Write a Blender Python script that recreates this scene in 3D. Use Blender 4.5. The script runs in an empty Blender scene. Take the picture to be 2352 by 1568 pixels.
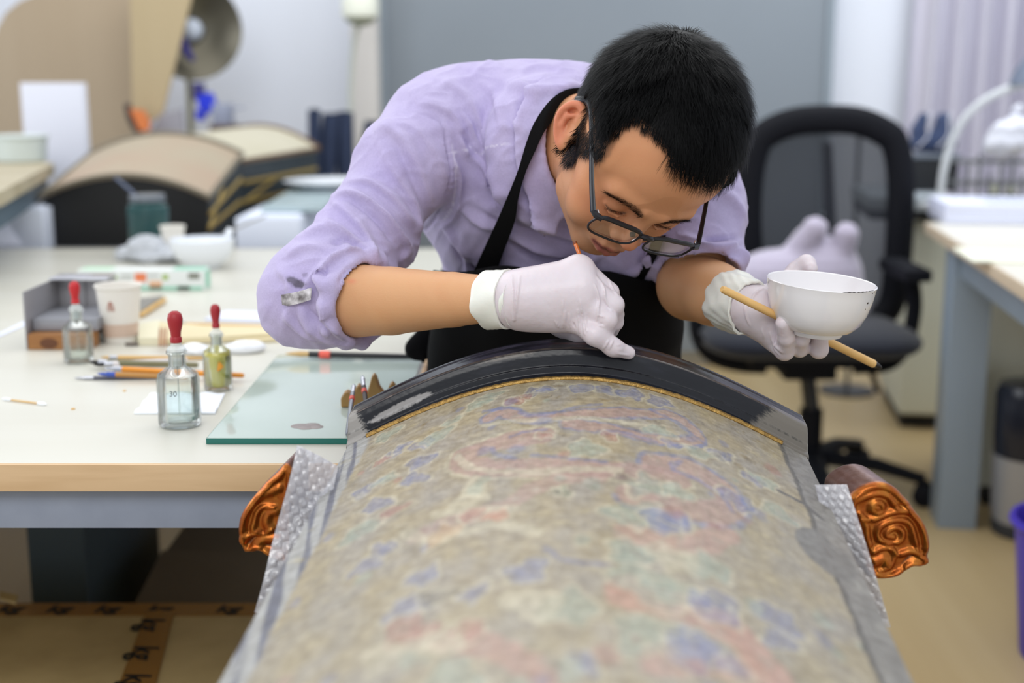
import bpy, bmesh, math, random
import numpy as np
from mathutils import Vector, Matrix

random.seed(7)
RNG = np.random.default_rng(7)
SC = bpy.context.scene
COL = SC.collection
PI = math.pi

# ------------------------------------------------------------------ camera
F_PX = 3000.0
CAM_Z = 1.12
PITCH = math.atan2(594.0, F_PX)
cam_d = bpy.data.cameras.new('camera')
cam = bpy.data.objects.new('camera', cam_d)
COL.objects.link(cam)
cam.location = (0, 0, CAM_Z)
cam.rotation_euler = (PI / 2 - PITCH, 0, 0)
cam_d.sensor_width = 36.0
cam_d.lens = 36.0 * F_PX / 2352.0
cam_d.clip_start = 0.02
cam_d.dof.use_dof = True
cam_d.dof.focus_distance = 1.345
cam_d.dof.aperture_fstop = 2.9
SC.camera = cam

# ------------------------------------------------------------------ world, lights, exposure
W = bpy.data.worlds.new('room_light')
SC.world = W
W.use_nodes = True
W.node_tree.nodes['Background'].inputs[0].default_value = (0.90, 0.95, 1.0, 1)
W.node_tree.nodes['Background'].inputs[1].default_value = 0.95


def area(name, loc, target, sx, sy, power, col=(1, 1, 1)):
    d = bpy.data.lights.new(name, 'AREA')
    d.shape = 'RECTANGLE'
    d.size, d.size_y = sx, sy
    d.energy = power
    d.color = col
    o = bpy.data.objects.new(name, d)
    o.location = loc
    v = Vector(target) - Vector(loc)
    o.rotation_euler = v.to_track_quat('-Z', 'Y').to_euler()
    COL.objects.link(o)
    return o


area('ceiling_or_fill_light', (0.0, 3.2, 2.75), (0.0, 3.2, 0), 3.6, 3.2, 47, (1.0, 0.985, 0.96))
area('window_light', (-3.2, 2.3, 1.9), (0.2, 1.7, 0.8), 2.2, 1.6, 36, (0.93, 0.96, 1.0))
area('ceiling_or_fill_light', (-0.5, -0.35, 2.5), (-0.3, 1.5, 0.6), 1.8, 1.0, 26, (1.0, 0.99, 0.97))  # added fill lamp, out of view: brightens table edge and box fronts
area('ceiling_or_fill_light', (1.75, 3.5, 2.72), (1.45, 5.2, 1.2), 0.9, 0.9, 17, (0.86, 0.93, 1.0))  # added fill lamp, out of view: brightens back wall between panel and curtain
SC.view_settings.view_transform = 'Standard'
SC.view_settings.look = 'None'
SC.view_settings.gamma = 1.0
SC.view_settings.use_curve_mapping = False
SC.view_settings.exposure = -0.10
SC.cycles.use_denoising = True
SC.cycles.max_bounces = 10
SC.cycles.transparent_max_bounces = 24
SC.cycles.caustics_reflective = False
SC.cycles.caustics_refractive = False
SC.cycles.sample_clamp_indirect = 6.0

# ------------------------------------------------------------------ picture -> place helpers (the camera above, used as a surveying instrument)
CP, SP = math.cos(PITCH), math.sin(PITCH)
O_CAM = np.array([0.0, 0.0, CAM_Z])


def ray(px, py):
    u = (px - 1176.0) / F_PX
    v = (784.0 - py) / F_PX
    return np.array([u, CP + v * SP, -SP + v * CP])


def at(px, py, Y):
    """point at world depth Y seen at that pixel"""
    r = ray(px, py)
    return O_CAM + r * (Y / r[1])


def on(px, py, z):
    """point at height z seen at that pixel"""
    r = ray(px, py)
    return O_CAM + r * ((z - CAM_Z) / r[2])


def proj(P):
    P = np.asarray(P, float)
    x = P[..., 0]
    y = P[..., 1]
    z = P[..., 2] - CAM_Z
    t = y * CP - z * SP
    v = (y * SP + z * CP) / t
    return 1176.0 + F_PX * x / t, 784.0 - F_PX * v


# ------------------------------------------------------------------ colour and material
def lin(c):
    return tuple((x / 255 / 12.92) if x / 255 <= 0.04045 else ((x / 255 + 0.055) / 1.055) ** 2.4 for x in c)


MATS = {}


def mat(name, rgb=(200, 200, 200), rough=0.5, metal=0.0, spec=0.5, var=None, bump=None, coat=0.0,
        trans=0.0, ior=1.45, sss=0.0, alpha=1.0, sheen=0.0, attr=None, emit=None, wood=None, coords='Object'):
    """Principled material. var=(scale, second rgb, contrast); bump=(scale, strength[, stretch]); wood=(axis, scale, rgb2)"""
    if name in MATS:
        return MATS[name]
    m = bpy.data.materials.new(name)
    m.use_nodes = True
    nt = m.node_tree
    N, Lk = nt.nodes, nt.links
    b = N['Principled BSDF']
    c = lin(rgb) + (1,)
    b.inputs['Base Color'].default_value = c
    b.inputs['Roughness'].default_value = rough
    b.inputs['Metallic'].default_value = metal
    b.inputs['Specular IOR Level'].default_value = spec
    b.inputs['IOR'].default_value = ior
    b.inputs['Coat Weight'].default_value = coat
    b.inputs['Coat Roughness'].default_value = 0.06
    b.inputs['Transmission Weight'].default_value = trans
    b.inputs['Alpha'].default_value = alpha
    if sheen:
        b.inputs['Sheen Weight'].default_value = sheen
    if sss:
        b.inputs['Subsurface Weight'].default_value = sss
        b.inputs['Subsurface Radius'].default_value = (1.0, 0.35, 0.2)
        b.inputs['Subsurface Scale'].default_value = 0.006
    if emit:
        b.inputs['Emission Color'].default_value = lin(emit[0]) + (1,)
        b.inputs['Emission Strength'].default_value = emit[1]
    tc = N.new('ShaderNodeTexCoord')
    src = None
    if attr:
        a = N.new('ShaderNodeVertexColor')
        a.layer_name = attr
        src = a.outputs['Color']
    if wood:
        ax, sc, rgb2 = wood
        mp = N.new('ShaderNodeMapping')
        s = [sc, sc, sc]
        s['xyz'.index(ax)] = sc * 0.07
        mp.inputs['Scale'].default_value = s
        n = N.new('ShaderNodeTexNoise')
        n.inputs['Scale'].default_value = 1.0
        n.inputs['Detail'].default_value = 6
        n.inputs['Distortion'].default_value = 0.6
        rp = N.new('ShaderNodeValToRGB')
        rp.color_ramp.elements[0].position = 0.32
        rp.color_ramp.elements[1].position = 0.7
        rp.color_ramp.elements[0].color = lin(rgb2) + (1,)
        rp.color_ramp.elements[1].color = c
        Lk.new(tc.outputs[coords], mp.inputs['Vector'])
        Lk.new(mp.outputs[0], n.inputs['Vector'])
        Lk.new(n.outputs['Fac'], rp.inputs['Fac'])
        src = rp.outputs['Color']
    if var:
        n = N.new('ShaderNodeTexNoise')
        n.inputs['Scale'].default_value = var[0]
        n.inputs['Detail'].default_value = 5
        rp = N.new('ShaderNodeValToRGB')
        w = 0.5 - 0.5 * (var[2] if len(var) > 2 else 0.4)
        rp.color_ramp.elements[0].position = w * 0.9
        rp.color_ramp.elements[1].position = 1 - w * 0.9
        rp.color_ramp.elements[0].color = lin(var[1]) + (1,)
        rp.color_ramp.elements[1].color = (1, 1, 1, 1) if src else c
        Lk.new(tc.outputs[coords], n.inputs['Vector'])
        Lk.new(n.outputs['Fac'], rp.inputs['Fac'])
        if src:
            mx = N.new('ShaderNodeMix')
            mx.data_type = 'RGBA'
            mx.blend_type = 'MULTIPLY'
            mx.inputs[0].default_value = 1.0
            Lk.new(src, mx.inputs[6])
            Lk.new(rp.outputs['Color'], mx.inputs[7])
            src = mx.outputs[2]
        else:
            src = rp.outputs['Color']
    if src:
        Lk.new(src, b.inputs['Base Color'])
    if bump:
        n = N.new('ShaderNodeTexNoise')
        n.inputs['Scale'].default_value = bump[0]
        n.inputs['Detail'].default_value = 5
        vec = tc.outputs[coords]
        if len(bump) > 2:
            mp = N.new('ShaderNodeMapping')
            mp.inputs['Scale'].default_value = bump[2]
            Lk.new(vec, mp.inputs['Vector'])
            vec = mp.outputs[0]
        Lk.new(vec, n.inputs['Vector'])
        bm = N.new('ShaderNodeBump')
        bm.inputs['Strength'].default_value = bump[1]
        bm.inputs['Distance'].default_value = 0.002
        Lk.new(n.outputs['Fac'], bm.inputs['Height'])
        Lk.new(bm.outputs[0], b.inputs['Normal'])
    MATS[name] = m
    return m


def thin_glass(name, tint=(255, 255, 255), gloss=1.0, rough=0.0, base=0.05):
    """clear thin wall: lets light through, shines more at grazing angles"""
    if name in MATS:
        return MATS[name]
    m = bpy.data.materials.new(name)
    m.use_nodes = True
    nt = m.node_tree
    N, Lk = nt.nodes, nt.links
    N.remove(N['Principled BSDF'])
    tr = N.new('ShaderNodeBsdfTransparent')
    tr.inputs[0].default_value = lin(tint) + (1,)
    gl = N.new('ShaderNodeBsdfGlossy')
    gl.inputs['Roughness'].default_value = rough
    lw = N.new('ShaderNodeLayerWeight')
    lw.inputs['Blend'].default_value = 0.35
    mr = N.new('ShaderNodeMapRange')
    mr.inputs['To Min'].default_value = base
    mr.inputs['To Max'].default_value = 0.95 * gloss
    mx = N.new('ShaderNodeMixShader')
    Lk.new(lw.outputs['Fresnel'], mr.inputs['Value'])
    Lk.new(mr.outputs[0], mx.inputs[0])
    Lk.new(tr.outputs[0], mx.inputs[1])
    Lk.new(gl.outputs[0], mx.inputs[2])
    Lk.new(mx.outputs[0], N['Material Output'].inputs[0])
    MATS[name] = m
    return m


# ------------------------------------------------------------------ mesh building
class MB:
    """collects shapes; build() links them as one mesh object"""
    def __init__(self):
        self.v, self.f = [], []

    def add(self, verts, faces):
        o = len(self.v)
        self.v += [tuple(float(c) for c in p) for p in verts]
        self.f += [tuple(i + o for i in fc) for fc in faces]
        return self

    def box(self, x0, x1, y0, y1, z0, z1, bev=0.0, M=None):
        bm = bmesh.new()
        bmesh.ops.create_cube(bm, size=1)
        for v in bm.verts:
            v.co = Vector(((x0 + x1) / 2 + v.co.x * (x1 - x0), (y0 + y1) / 2 + v.co.y * (y1 - y0), (z0 + z1) / 2 + v.co.z * (z1 - z0)))
        if bev:
            bmesh.ops.bevel(bm, geom=bm.edges[:], offset=bev, segments=2, affect='EDGES', profile=0.7)
        return self.bm(bm, M)

    def bm(self, bm, M=None):
        if M is not None:
            bm.transform(M)
        bm.verts.ensure_lookup_table()
        bm.verts.index_update()
        self.add([v.co[:] for v in bm.verts], [[v.index for v in f.verts] for f in bm.faces])
        bm.free()
        return self

    def tube(self, pts, r, n=10, caps=True, flat=None, up=None):
        """round bar along points; r number or list; flat=(a,b) scales the two cross axes"""
        P = [Vector(p) for p in pts]
        R = list(r) if hasattr(r, '__len__') else [r] * len(P)
        rings = []
        prev = Vector(up) if up is not None else None
        for i, p in enumerate(P):
            t = (P[min(i + 1, len(P) - 1)] - P[max(i - 1, 0)]).normalized()
            if prev is None:
                prev = Vector((0, 0, 1)) if abs(t.z) < 0.9 else Vector((1, 0, 0))
            a = (prev - t * prev.dot(t))
            if a.length < 1e-6:
                a = t.orthogonal()
            a.normalize()
            b = t.cross(a)
            prev = a
            fa, fb = flat if flat else (1, 1)
            rings.append([p + (a * math.cos(2 * PI * k / n) * fa + b * math.sin(2 * PI * k / n) * fb) * R[i] for k in range(n)])
        vs = [q for rg in rings for q in rg]
        fs = []
        for i in range(len(P) - 1):
            for k in range(n):
                k2 = (k + 1) % n
                fs.append((i * n + k, i * n + k2, (i + 1) * n + k2, (i + 1) * n + k))
        if caps:
            fs.append(tuple(range(n))[::-1])
            fs.append(tuple((len(P) - 1) * n + k for k in range(n)))
        return self.add(vs, fs)

    def lathe(self, prof, n=32, M=None, cx=0, cy=0):
        """revolve (r, z) pairs about z"""
        vs, fs, idx = [], [], []
        for r, z in prof:
            if r < 1e-6:
                idx.append([len(vs)] * n)
                vs.append((cx, cy, z))
            else:
                idx.append([len(vs) + k for k in range(n)])
                vs += [(cx + r * math.cos(2 * PI * k / n), cy + r * math.sin(2 * PI * k / n), z) for k in range(n)]
        for i in range(len(prof) - 1):
            for k in range(n):
                k2 = (k + 1) % n
                q = []
                for a in (idx[i][k], idx[i][k2], idx[i + 1][k2], idx[i + 1][k]):
                    if a not in q:
                        q.append(a)
                if len(q) > 2:
                    fs.append(tuple(q))
        if M is not None:
            vs = [tuple(M @ Vector(p)) for p in vs]
        return self.add(vs, fs)

    def prism(self, poly, ext):
        """poly: 3D points; ext: extrusion vector"""
        n = len(poly)
        e = np.asarray(ext, float)
        a = [np.asarray(p, float) for p in poly]
        vs = a + [p + e for p in a]
        fs = [tuple(range(n))[::-1], tuple(range(n, 2 * n))]
        fs += [(i, (i + 1) % n, n + (i + 1) % n, n + i) for i in range(n)]
        return self.add(vs, fs)

    def grid(self, G, thick=None):
        """G: (a,b,3) array of points; thick: vector or (a,b,3) offsets -> closed slab"""
        G = np.asarray(G, float)
        a, b = G.shape[:2]
        fs = [(i * b + j, (i + 1) * b + j, (i + 1) * b + j + 1, i * b + j + 1) for i in range(a - 1) for j in range(b - 1)]
        if thick is None:
            return self.add(G.reshape(-1, 3), fs)
        H = G + np.asarray(thick, float)
        n = a * b
        vs = np.concatenate([G.reshape(-1, 3), H.reshape(-1, 3)])
        fs = fs + [tuple(n + k for k in f[::-1]) for f in fs]
        rim = [(0, j) for j in range(b)] + [(i, b - 1) for i in range(1, a)] + [(a - 1, j) for j in range(b - 2, -1, -1)] + [(i, 0) for i in range(a - 2, 0, -1)]
        for q in range(len(rim)):
            i, j = rim[q]
            k, l = rim[(q + 1) % len(rim)]
            fs.append((i * b + j, k * b + l, n + k * b + l, n + i * b + j))
        return self.add(vs, fs)

    def build(self, name, material, parent=None, smooth=True, local=False, angle=0.7):
        return mesh_obj(name, np.array(self.v), self.f, material, parent, smooth, local, angle)


def mesh_obj(name, V, Fc, material, parent=None, smooth=True, local=False, angle=0.7, cols=None):
    V = np.asarray(V, float)
    if parent is not None and not local:
        Mi = np.array(world_of(parent).inverted())
        V = V @ Mi[:3, :3].T + Mi[:3, 3]
    me = bpy.data.meshes.new(name)
    if isinstance(Fc, np.ndarray):
        me.vertices.add(len(V))
        me.vertices.foreach_set('co', V.astype(np.float32).ravel())
        nf, k = Fc.shape
        me.loops.add(nf * k)
        me.loops.foreach_set('vertex_index', Fc.astype(np.int32).ravel())
        me.polygons.add(nf)
        me.polygons.foreach_set('loop_start', np.arange(0, nf * k, k, dtype=np.int32))
        me.polygons.foreach_set('loop_total', np.full(nf, k, dtype=np.int32))
        me.update(calc_edges=True)
        me.validate()
    else:
        me.from_pydata([tuple(p) for p in V], [], Fc)
        me.update()
    bm = None
    if not isinstance(Fc, np.ndarray):
        bm = bmesh.new()
        bm.from_mesh(me)
        bmesh.ops.recalc_face_normals(bm, faces=bm.faces)
        if smooth:
            for f in bm.faces:
                f.smooth = True
            for e in bm.edges:
                if len(e.link_faces) == 2 and e.calc_face_angle(0) > angle:
                    e.smooth = False
        bm.to_mesh(me)
        bm.free()
    elif smooth:
        me.polygons.foreach_set('use_smooth', np.ones(len(me.polygons), dtype=bool))
    if cols is not None:
        ca = me.color_attributes.new('Col', 'FLOAT_COLOR', 'POINT')
        c4 = np.ones((len(V), 4), np.float32)
        c4[:, :3] = cols
        ca.data.foreach_set('color', c4.ravel())
    if material is not None:
        me.materials.append(material)
    o = bpy.data.objects.new(name, me)
    COL.objects.link(o)
    if parent is not None:
        o.parent = parent
    return o


def world_of(o):
    M = Matrix.Translation(o.location) @ o.rotation_euler.to_matrix().to_4x4()
    return world_of(o.parent) @ M if o.parent else M


def tag(o, label=None, cat=None, group=None, kind=None):
    for k, v in (('label', label), ('category', cat), ('group', group), ('kind', kind)):
        if v:
            o[k] = v
    return o


def thing(name, label, cat, loc=(0, 0, 0), rz=0.0, group=None, rot=None):
    o = bpy.data.objects.new(name, None)
    o.empty_display_size = 0.05
    COL.objects.link(o)
    o.location = tuple(float(c) for c in loc)
    o.rotation_euler = rot if rot else (0, 0, rz)
    return tag(o, label, cat, group)


def copy_tree(o, parent=None):
    c = o.copy()
    COL.objects.link(c)
    c.parent = parent
    for ch in [x for x in o.children]:
        copy_tree(ch, c)
    return c


def struct(name, mb, material, **k):
    return tag(mb.build(name, material, **k), kind='structure')


def smoothpts(pts, m=8):
    """Catmull-Rom through points (any dimension)"""
    P = np.asarray(pts, float)
    Q = np.vstack([2 * P[0] - P[1], P, 2 * P[-1] - P[-2]])
    out = []
    for i in range(1, len(Q) - 2):
        for k in range(m):
            t = k / m
            a, b, c, d = Q[i - 1], Q[i], Q[i + 1], Q[i + 2]
            out.append(0.5 * (2 * b + (c - a) * t + (2 * a - 5 * b + 4 * c - d) * t * t + (3 * b - a - 3 * c + d) * t ** 3))
    out.append(P[-1])
    return np.array(out)


def segdist(X, Y, pts):
    """distance (and arc position 0..1) of points (X,Y) to a 2-D polyline"""
    best = np.full(X.shape, 1e9)
    pos = np.zeros(X.shape)
    side = np.zeros(X.shape)
    n = len(pts) - 1
    for i in range(n):
        ax, ay = pts[i][:2]
        bx, by = pts[i + 1][:2]
        dx, dy = bx - ax, by - ay
        L2 = dx * dx + dy * dy + 1e-12
        h = np.clip(((X - ax) * dx + (Y - ay) * dy) / L2, 0, 1)
        ex, ey = X - ax - h * dx, Y - ay - h * dy
        d = np.sqrt(ex * ex + ey * ey)
        m = d < best
        best = np.where(m, d, best)
        pos = np.where(m, (i + h) / n, pos)
        side = np.where(m, np.sign(dx * ey - dy * ex), side)
    return best, pos, side


# ------------------------------------------------------------------ sculpting: distance field -> one smooth mesh
class Field:
    """signed distance grid; frame = (origin, 3x3 with local axes as columns)"""
    def __init__(s, lo, hi, res, frame=None):
        s.lo = np.array(lo, float)
        s.res = res
        s.n = np.ceil((np.array(hi) - s.lo) / res).astype(int) + 1
        s.f = np.full(s.n, 0.5, np.float32)
        s.frame = frame
        s.ax = [(s.lo[i] + res * np.arange(s.n[i])).astype(np.float32) for i in range(3)]

    def to_local(s, P):
        P = np.asarray(P, float)
        if s.frame is None:
            return P
        return (P - s.frame[0]) @ s.frame[1]

    def to_world(s, P):
        return P if s.frame is None else P @ s.frame[1].T + s.frame[0]

    def sl(s, lo, hi, pad):
        a = np.clip(np.floor((np.minimum(lo, hi) - pad - s.lo) / s.res).astype(int), 0, s.n)
        b = np.clip(np.ceil((np.maximum(lo, hi) + pad - s.lo) / s.res).astype(int) + 1, 0, s.n)
        ix = tuple(slice(a[i], b[i]) for i in range(3))
        X = s.ax[0][ix[0]][:, None, None]
        Y = s.ax[1][ix[1]][None, :, None]
        Z = s.ax[2][ix[2]][None, None, :]
        return ix, X, Y, Z

    def put(s, ix, d, k, mode):
        f = s.f[ix]
        if f.size == 0:
            return
        if mode == 'add':
            if k > 0:
                h = np.maximum(k - np.abs(f - d), 0) / k
                r = np.minimum(f, d) - h * h * k * 0.25
            else:
                r = np.minimum(f, d)
        else:
            d = -d
            if k > 0:
                h = np.maximum(k - np.abs(f - d), 0) / k
                r = np.maximum(f, d) + h * h * k * 0.25
            else:
                r = np.maximum(f, d)
        s.f[ix] = r

    def ell(s, c, r, k=0.0, R=None, mode='add', world=False):
        if world:
            c = s.to_local(c)
        c = np.asarray(c, float)
        r = np.asarray(r, float) if hasattr(r, '__len__') else np.array([r] * 3, float)
        m = max(r)
        pad = k + 3 * s.res
        ext = np.full(3, m) if R is not None else r
        ix, X, Y, Z = s.sl(c - ext, c + ext, pad)
        x, y, z = X - np.float32(c[0]), Y - np.float32(c[1]), Z - np.float32(c[2])
        if R is not None:
            R = np.asarray(R, np.float32)
            x, y, z = (x * R[0, 0] + y * R[1, 0] + z * R[2, 0], x * R[0, 1] + y * R[1, 1] + z * R[2, 1], x * R[0, 2] + y * R[1, 2] + z * R[2, 2])
        r = r.astype(np.float32)
        k0 = np.sqrt((x / r[0]) ** 2 + (y / r[1]) ** 2 + (z / r[2]) ** 2)
        k1 = np.sqrt((x / r[0] ** 2) ** 2 + (y / r[1] ** 2) ** 2 + (z / r[2] ** 2) ** 2) + 1e-9
        s.put(ix, (k0 * (k0 - 1) / k1).astype(np.float32), k, mode)

    def cap(s, a, b, ra, rb, k=0.0, mode='add', world=False, flat=None):
        """tapered capsule; flat=(normal, factor<1) squashes the section along normal"""
        if world:
            a, b = s.to_local(a), s.to_local(b)
            if flat:
                flat = (np.asarray(flat[0], float) if s.frame is None else np.asarray(flat[0], float) @ s.frame[1], flat[1])
        a, b = np.asarray(a, float), np.asarray(b, float)
        m = max(ra, rb)
        ix, X, Y, Z = s.sl(np.minimum(a, b) - m, np.maximum(a, b) + m, k + 3 * s.res)
        d = (b - a).astype(np.float32)
        L2 = float(d @ d) + 1e-12
        x, y, z = X - np.float32(a[0]), Y - np.float32(a[1]), Z - np.float32(a[2])
        h = np.clip((x * d[0] + y * d[1] + z * d[2]) / L2, 0, 1)
        x, y, z = x - h * d[0], y - h * d[1], z - h * d[2]
        r = ra + (rb - ra) * h
        if flat:
            n = np.asarray(flat[0], float)
            n = n - d * float(n @ d) / L2
            n = n / (np.linalg.norm(n) + 1e-9)
            q = x * n[0] + y * n[1] + z * n[2]
            e = (1 / flat[1] - 1) * q
            x, y, z = x + e * n[0], y + e * n[1], z + e * n[2]
            s.put(ix, ((np.sqrt(x * x + y * y + z * z) - r) * (0.5 + 0.5 * flat[1])).astype(np.float32), k, mode)
        else:
            s.put(ix, (np.sqrt(x * x + y * y + z * z) - r).astype(np.float32), k, mode)

    def poly(s, pts, r, k=0.0, mode='add', world=False, flat=None):
        R = r if hasattr(r, '__len__') else [r] * len(pts)
        for i in range(len(pts) - 1):
            s.cap(pts[i], pts[i + 1], R[i], R[i + 1], k, mode, world, flat)

    def cut(s, point, normal, k=0.0, lo=None, hi=None):
        """keep the side the normal points away from"""
        ix, X, Y, Z = s.sl(s.lo if lo is None else np.array(lo, float), s.lo + s.n * s.res if hi is None else np.array(hi, float), 0)
        n = np.asarray(normal, float)
        n = n / np.linalg.norm(n)
        p = np.asarray(point, float)
        d = ((X - np.float32(p[0])) * np.float32(n[0]) + (Y - np.float32(p[1])) * np.float32(n[1]) + (Z - np.float32(p[2])) * np.float32(n[2]))
        s.put(ix, -d, k, 'sub')

    def val(s, P):
        q = np.clip(((P - s.lo) / s.res), 0, s.n - 1.001)
        i = q.astype(int)
        t = q - i
        g = s.f
        r = 0
        for dx in (0, 1):
            for dy in (0, 1):
                for dz in (0, 1):
                    w = (t[:, 0] if dx else 1 - t[:, 0]) * (t[:, 1] if dy else 1 - t[:, 1]) * (t[:, 2] if dz else 1 - t[:, 2])
                    r = r + w * g[i[:, 0] + dx, i[:, 1] + dy, i[:, 2] + dz]
        return r

    def hit(s, px, py, y0, y1, back=0.0):
        """where the line of sight through a pixel first meets the surface"""
        r = ray(px, py)
        Ys = np.arange(y0, y1, s.res * 0.5)
        P = O_CAM + r[None, :] * (Ys / r[1])[:, None]
        d = s.val(s.to_local(P))
        w = np.nonzero(d < 0)[0]
        if len(w) == 0:
            j = int(np.argmin(d))
        else:
            j = max(int(w[0]), 1)
            a, b = d[j - 1], d[j]
            t = a / (a - b + 1e-9)
            return P[j - 1] * (1 - t) + P[j] * t - r * back
        return P[j] - r * back

    def mesh(s):
        f = s.f
        neg = f < 0
        a = neg[:-1, :-1, :-1]
        anyn = a.copy()
        alln = a.copy()
        for dx in (0, 1):
            for dy in (0, 1):
                for dz in (0, 1):
                    q = neg[dx:f.shape[0] - 1 + dx, dy:f.shape[1] - 1 + dy, dz:f.shape[2] - 1 + dz]
                    anyn |= q
                    alln &= q
        act = anyn & ~alln
        idx = np.argwhere(act)
        ids = np.full(act.shape, -1, np.int32)
        ids[act] = np.arange(len(idx))
        corners = [(dx, dy, dz) for dx in (0, 1) for dy in (0, 1) for dz in (0, 1)]
        val = {c: f[idx[:, 0] + c[0], idx[:, 1] + c[1], idx[:, 2] + c[2]] for c in corners}
        acc = np.zeros((len(idx), 3))
        cnt = np.zeros(len(idx))
        for c in corners:
            for k in range(3):
                if c[k] == 0:
                    e = list(c)
                    e[k] = 1
                    e = tuple(e)
                    fa, fb = val[c], val[e]
                    m = (fa < 0) != (fb < 0)
                    t = np.where(m, fa / np.where(m, fa - fb, 1), 0)
                    p = np.zeros((len(idx), 3))
                    for q in range(3):
                        p[:, q] = c[q]
                    p[:, k] += t
                    acc += p * m[:, None]
                    cnt += m
        V = (idx + acc / np.maximum(cnt, 1)[:, None]) * s.res + s.lo
        faces = []
        for k in range(3):
            o1, o2 = [(1, 2), (2, 0), (0, 1)][k]
            sl0 = [slice(None)] * 3
            sl1 = [slice(None)] * 3
            sl0[k] = slice(0, -1)
            sl1[k] = slice(1, None)
            n0, n1 = neg[tuple(sl0)], neg[tuple(sl1)]
            e = np.argwhere(n0 != n1)
            e = e[(e[:, o1] > 0) & (e[:, o2] > 0) & (e[:, o1] < f.shape[o1] - 1) & (e[:, o2] < f.shape[o2] - 1)]
            if len(e) == 0:
                continue
            inside = n0[e[:, 0], e[:, 1], e[:, 2]]
            q = []
            for d1, d2 in ((1, 1), (0, 1), (0, 0), (1, 0)):
                g = e.copy()
                g[:, o1] -= d1
                g[:, o2] -= d2
                q.append(ids[g[:, 0], g[:, 1], g[:, 2]])
            Q = np.stack(q, 1)
            Q[~inside] = Q[~inside][:, ::-1]
            faces.append(Q)
        Fq = np.concatenate(faces)
        Fq = Fq[(Fq >= 0).all(1)]
        return V, Fq


def normals(V, Fq):
    a, b, c, d = (V[Fq[:, i]] for i in range(4))
    n = np.cross(c - a, d - b)
    N = np.zeros_like(V)
    for i in range(4):
        np.add.at(N, Fq[:, i], n)
    return N / (np.linalg.norm(N, axis=1)[:, None] + 1e-12)


def relax(V, Fq, it=2, w=0.5):
    for _ in range(it):
        A = np.zeros_like(V)
        C = np.zeros(len(V))
        for i in range(4):
            j = (i + 1) % 4
            np.add.at(A, Fq[:, i], V[Fq[:, j]])
            np.add.at(A, Fq[:, j], V[Fq[:, i]])
            np.add.at(C, Fq[:, i], 1)
            np.add.at(C, Fq[:, j], 1)
        V = V * (1 - w) + w * A / np.maximum(C, 1)[:, None]
    return V

# ================================================================== the room
m_wall = mat('wall paint', (234, 238, 248), 0.85, var=(1.2, (230, 235, 246), 0.5))
m_floor = mat('floor laminate', (198, 176, 134), 0.42, wood=('y', 9.0, (184, 160, 117)), bump=(60, 0.05))
struct('floor', MB().box(-4.2, 3.4, -1.2, 5.4, -0.06, 0.0), m_floor)
struct('wall_back', MB().box(-4.2, 3.4, 5.2, 5.3, 0, 2.9), m_wall)
struct('wall_right', MB().box(2.9, 3.0, 0.5, 5.2, 0, 2.9), m_wall)
struct('wall_left', MB().box(-4.1, -4.0, -1.0, 5.2, 0, 2.9), m_wall)
m_trim = mat('skirting', (205, 203, 196), 0.5)
struct('baseboard_back', MB().box(-4.0, 2.9, 5.18, 5.2, 0, 0.1, 0.004), m_trim)
# white column beside the grey panel
struct('trim_1', MB().box(at(806, 100, 5.0)[0], at(866, 100, 5.0)[0], 5.0, 5.2, 0, 2.9, 0.005), mat('column paint', (214, 210, 206), 0.8))

# tall blue-grey panel screen behind the man
xa, xb = at(872, 200, 5.12)[0], at(1910, 200, 5.12)[0]
t = thing('partition_panel', 'tall blue-grey screen panel standing behind the man with dark hair', 'panel', ((xa + xb) / 2, 5.14, 0))
MB().box(xa, xb, 5.12, 5.15, 0.06, 2.5, 0.004).build('panel_sheet', mat('panel grey', (141, 149, 157), 0.55, var=(0.9, (128, 137, 147), 0.6), bump=(2.0, 0.2)), t)
f = MB()
f.box(xa, xa + 0.03, 5.105, 5.165, 0.0, 2.53, 0.003)
f.build('frame_post', mat('panel frame', (142, 153, 163), 0.45), t)
f = MB()
f.box(xb - 0.03, xb, 5.105, 5.165, 0.0, 2.53, 0.003)
f.build('frame_post', MATS['panel frame'], t)

# window curtain at the far corner: folded cloth hanging
cv = []
x0c, x1c = at(2118, 200, 5.05)[0], 2.6
nn = 160
for zi in (2.85, 1.9, 1.3, 0.9, 0.45, 0.03):
    row = []
    for i in range(nn):
        u = i / (nn - 1)
        x = x0c + (x1c - x0c) * u
        amp = 0.035 + 0.012 * (2.85 - zi) / 2.8
        y = 5.08 + amp * math.sin(u * 2 * PI * 11 + 0.4 * math.sin(7 * u)) + 0.012 * math.sin(u * 2 * PI * 23 + zi)
        row.append((x - 0.05 * (2.85 - zi) * (1 - u) * 0.5, y, zi))
    cv.append(row)
c = MB().grid(cv, (0, 0.004, 0))
tag(c.build('curtain', mat('curtain cloth', (208, 206, 218), 0.9, var=(1.5, (198, 195, 210), 0.5))), 'pale lilac floor-length curtain hanging in deep folds at the corner', 'curtain')
r = MB().tube([(x0c - 0.1, 5.08, 2.87), (2.65, 5.08, 2.87)], 0.014)
tag(r.build('curtain_rail', mat('rail metal', (190, 190, 195), 0.3, 0.8)), 'metal rail carrying the pale lilac curtain', 'rail')

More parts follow.
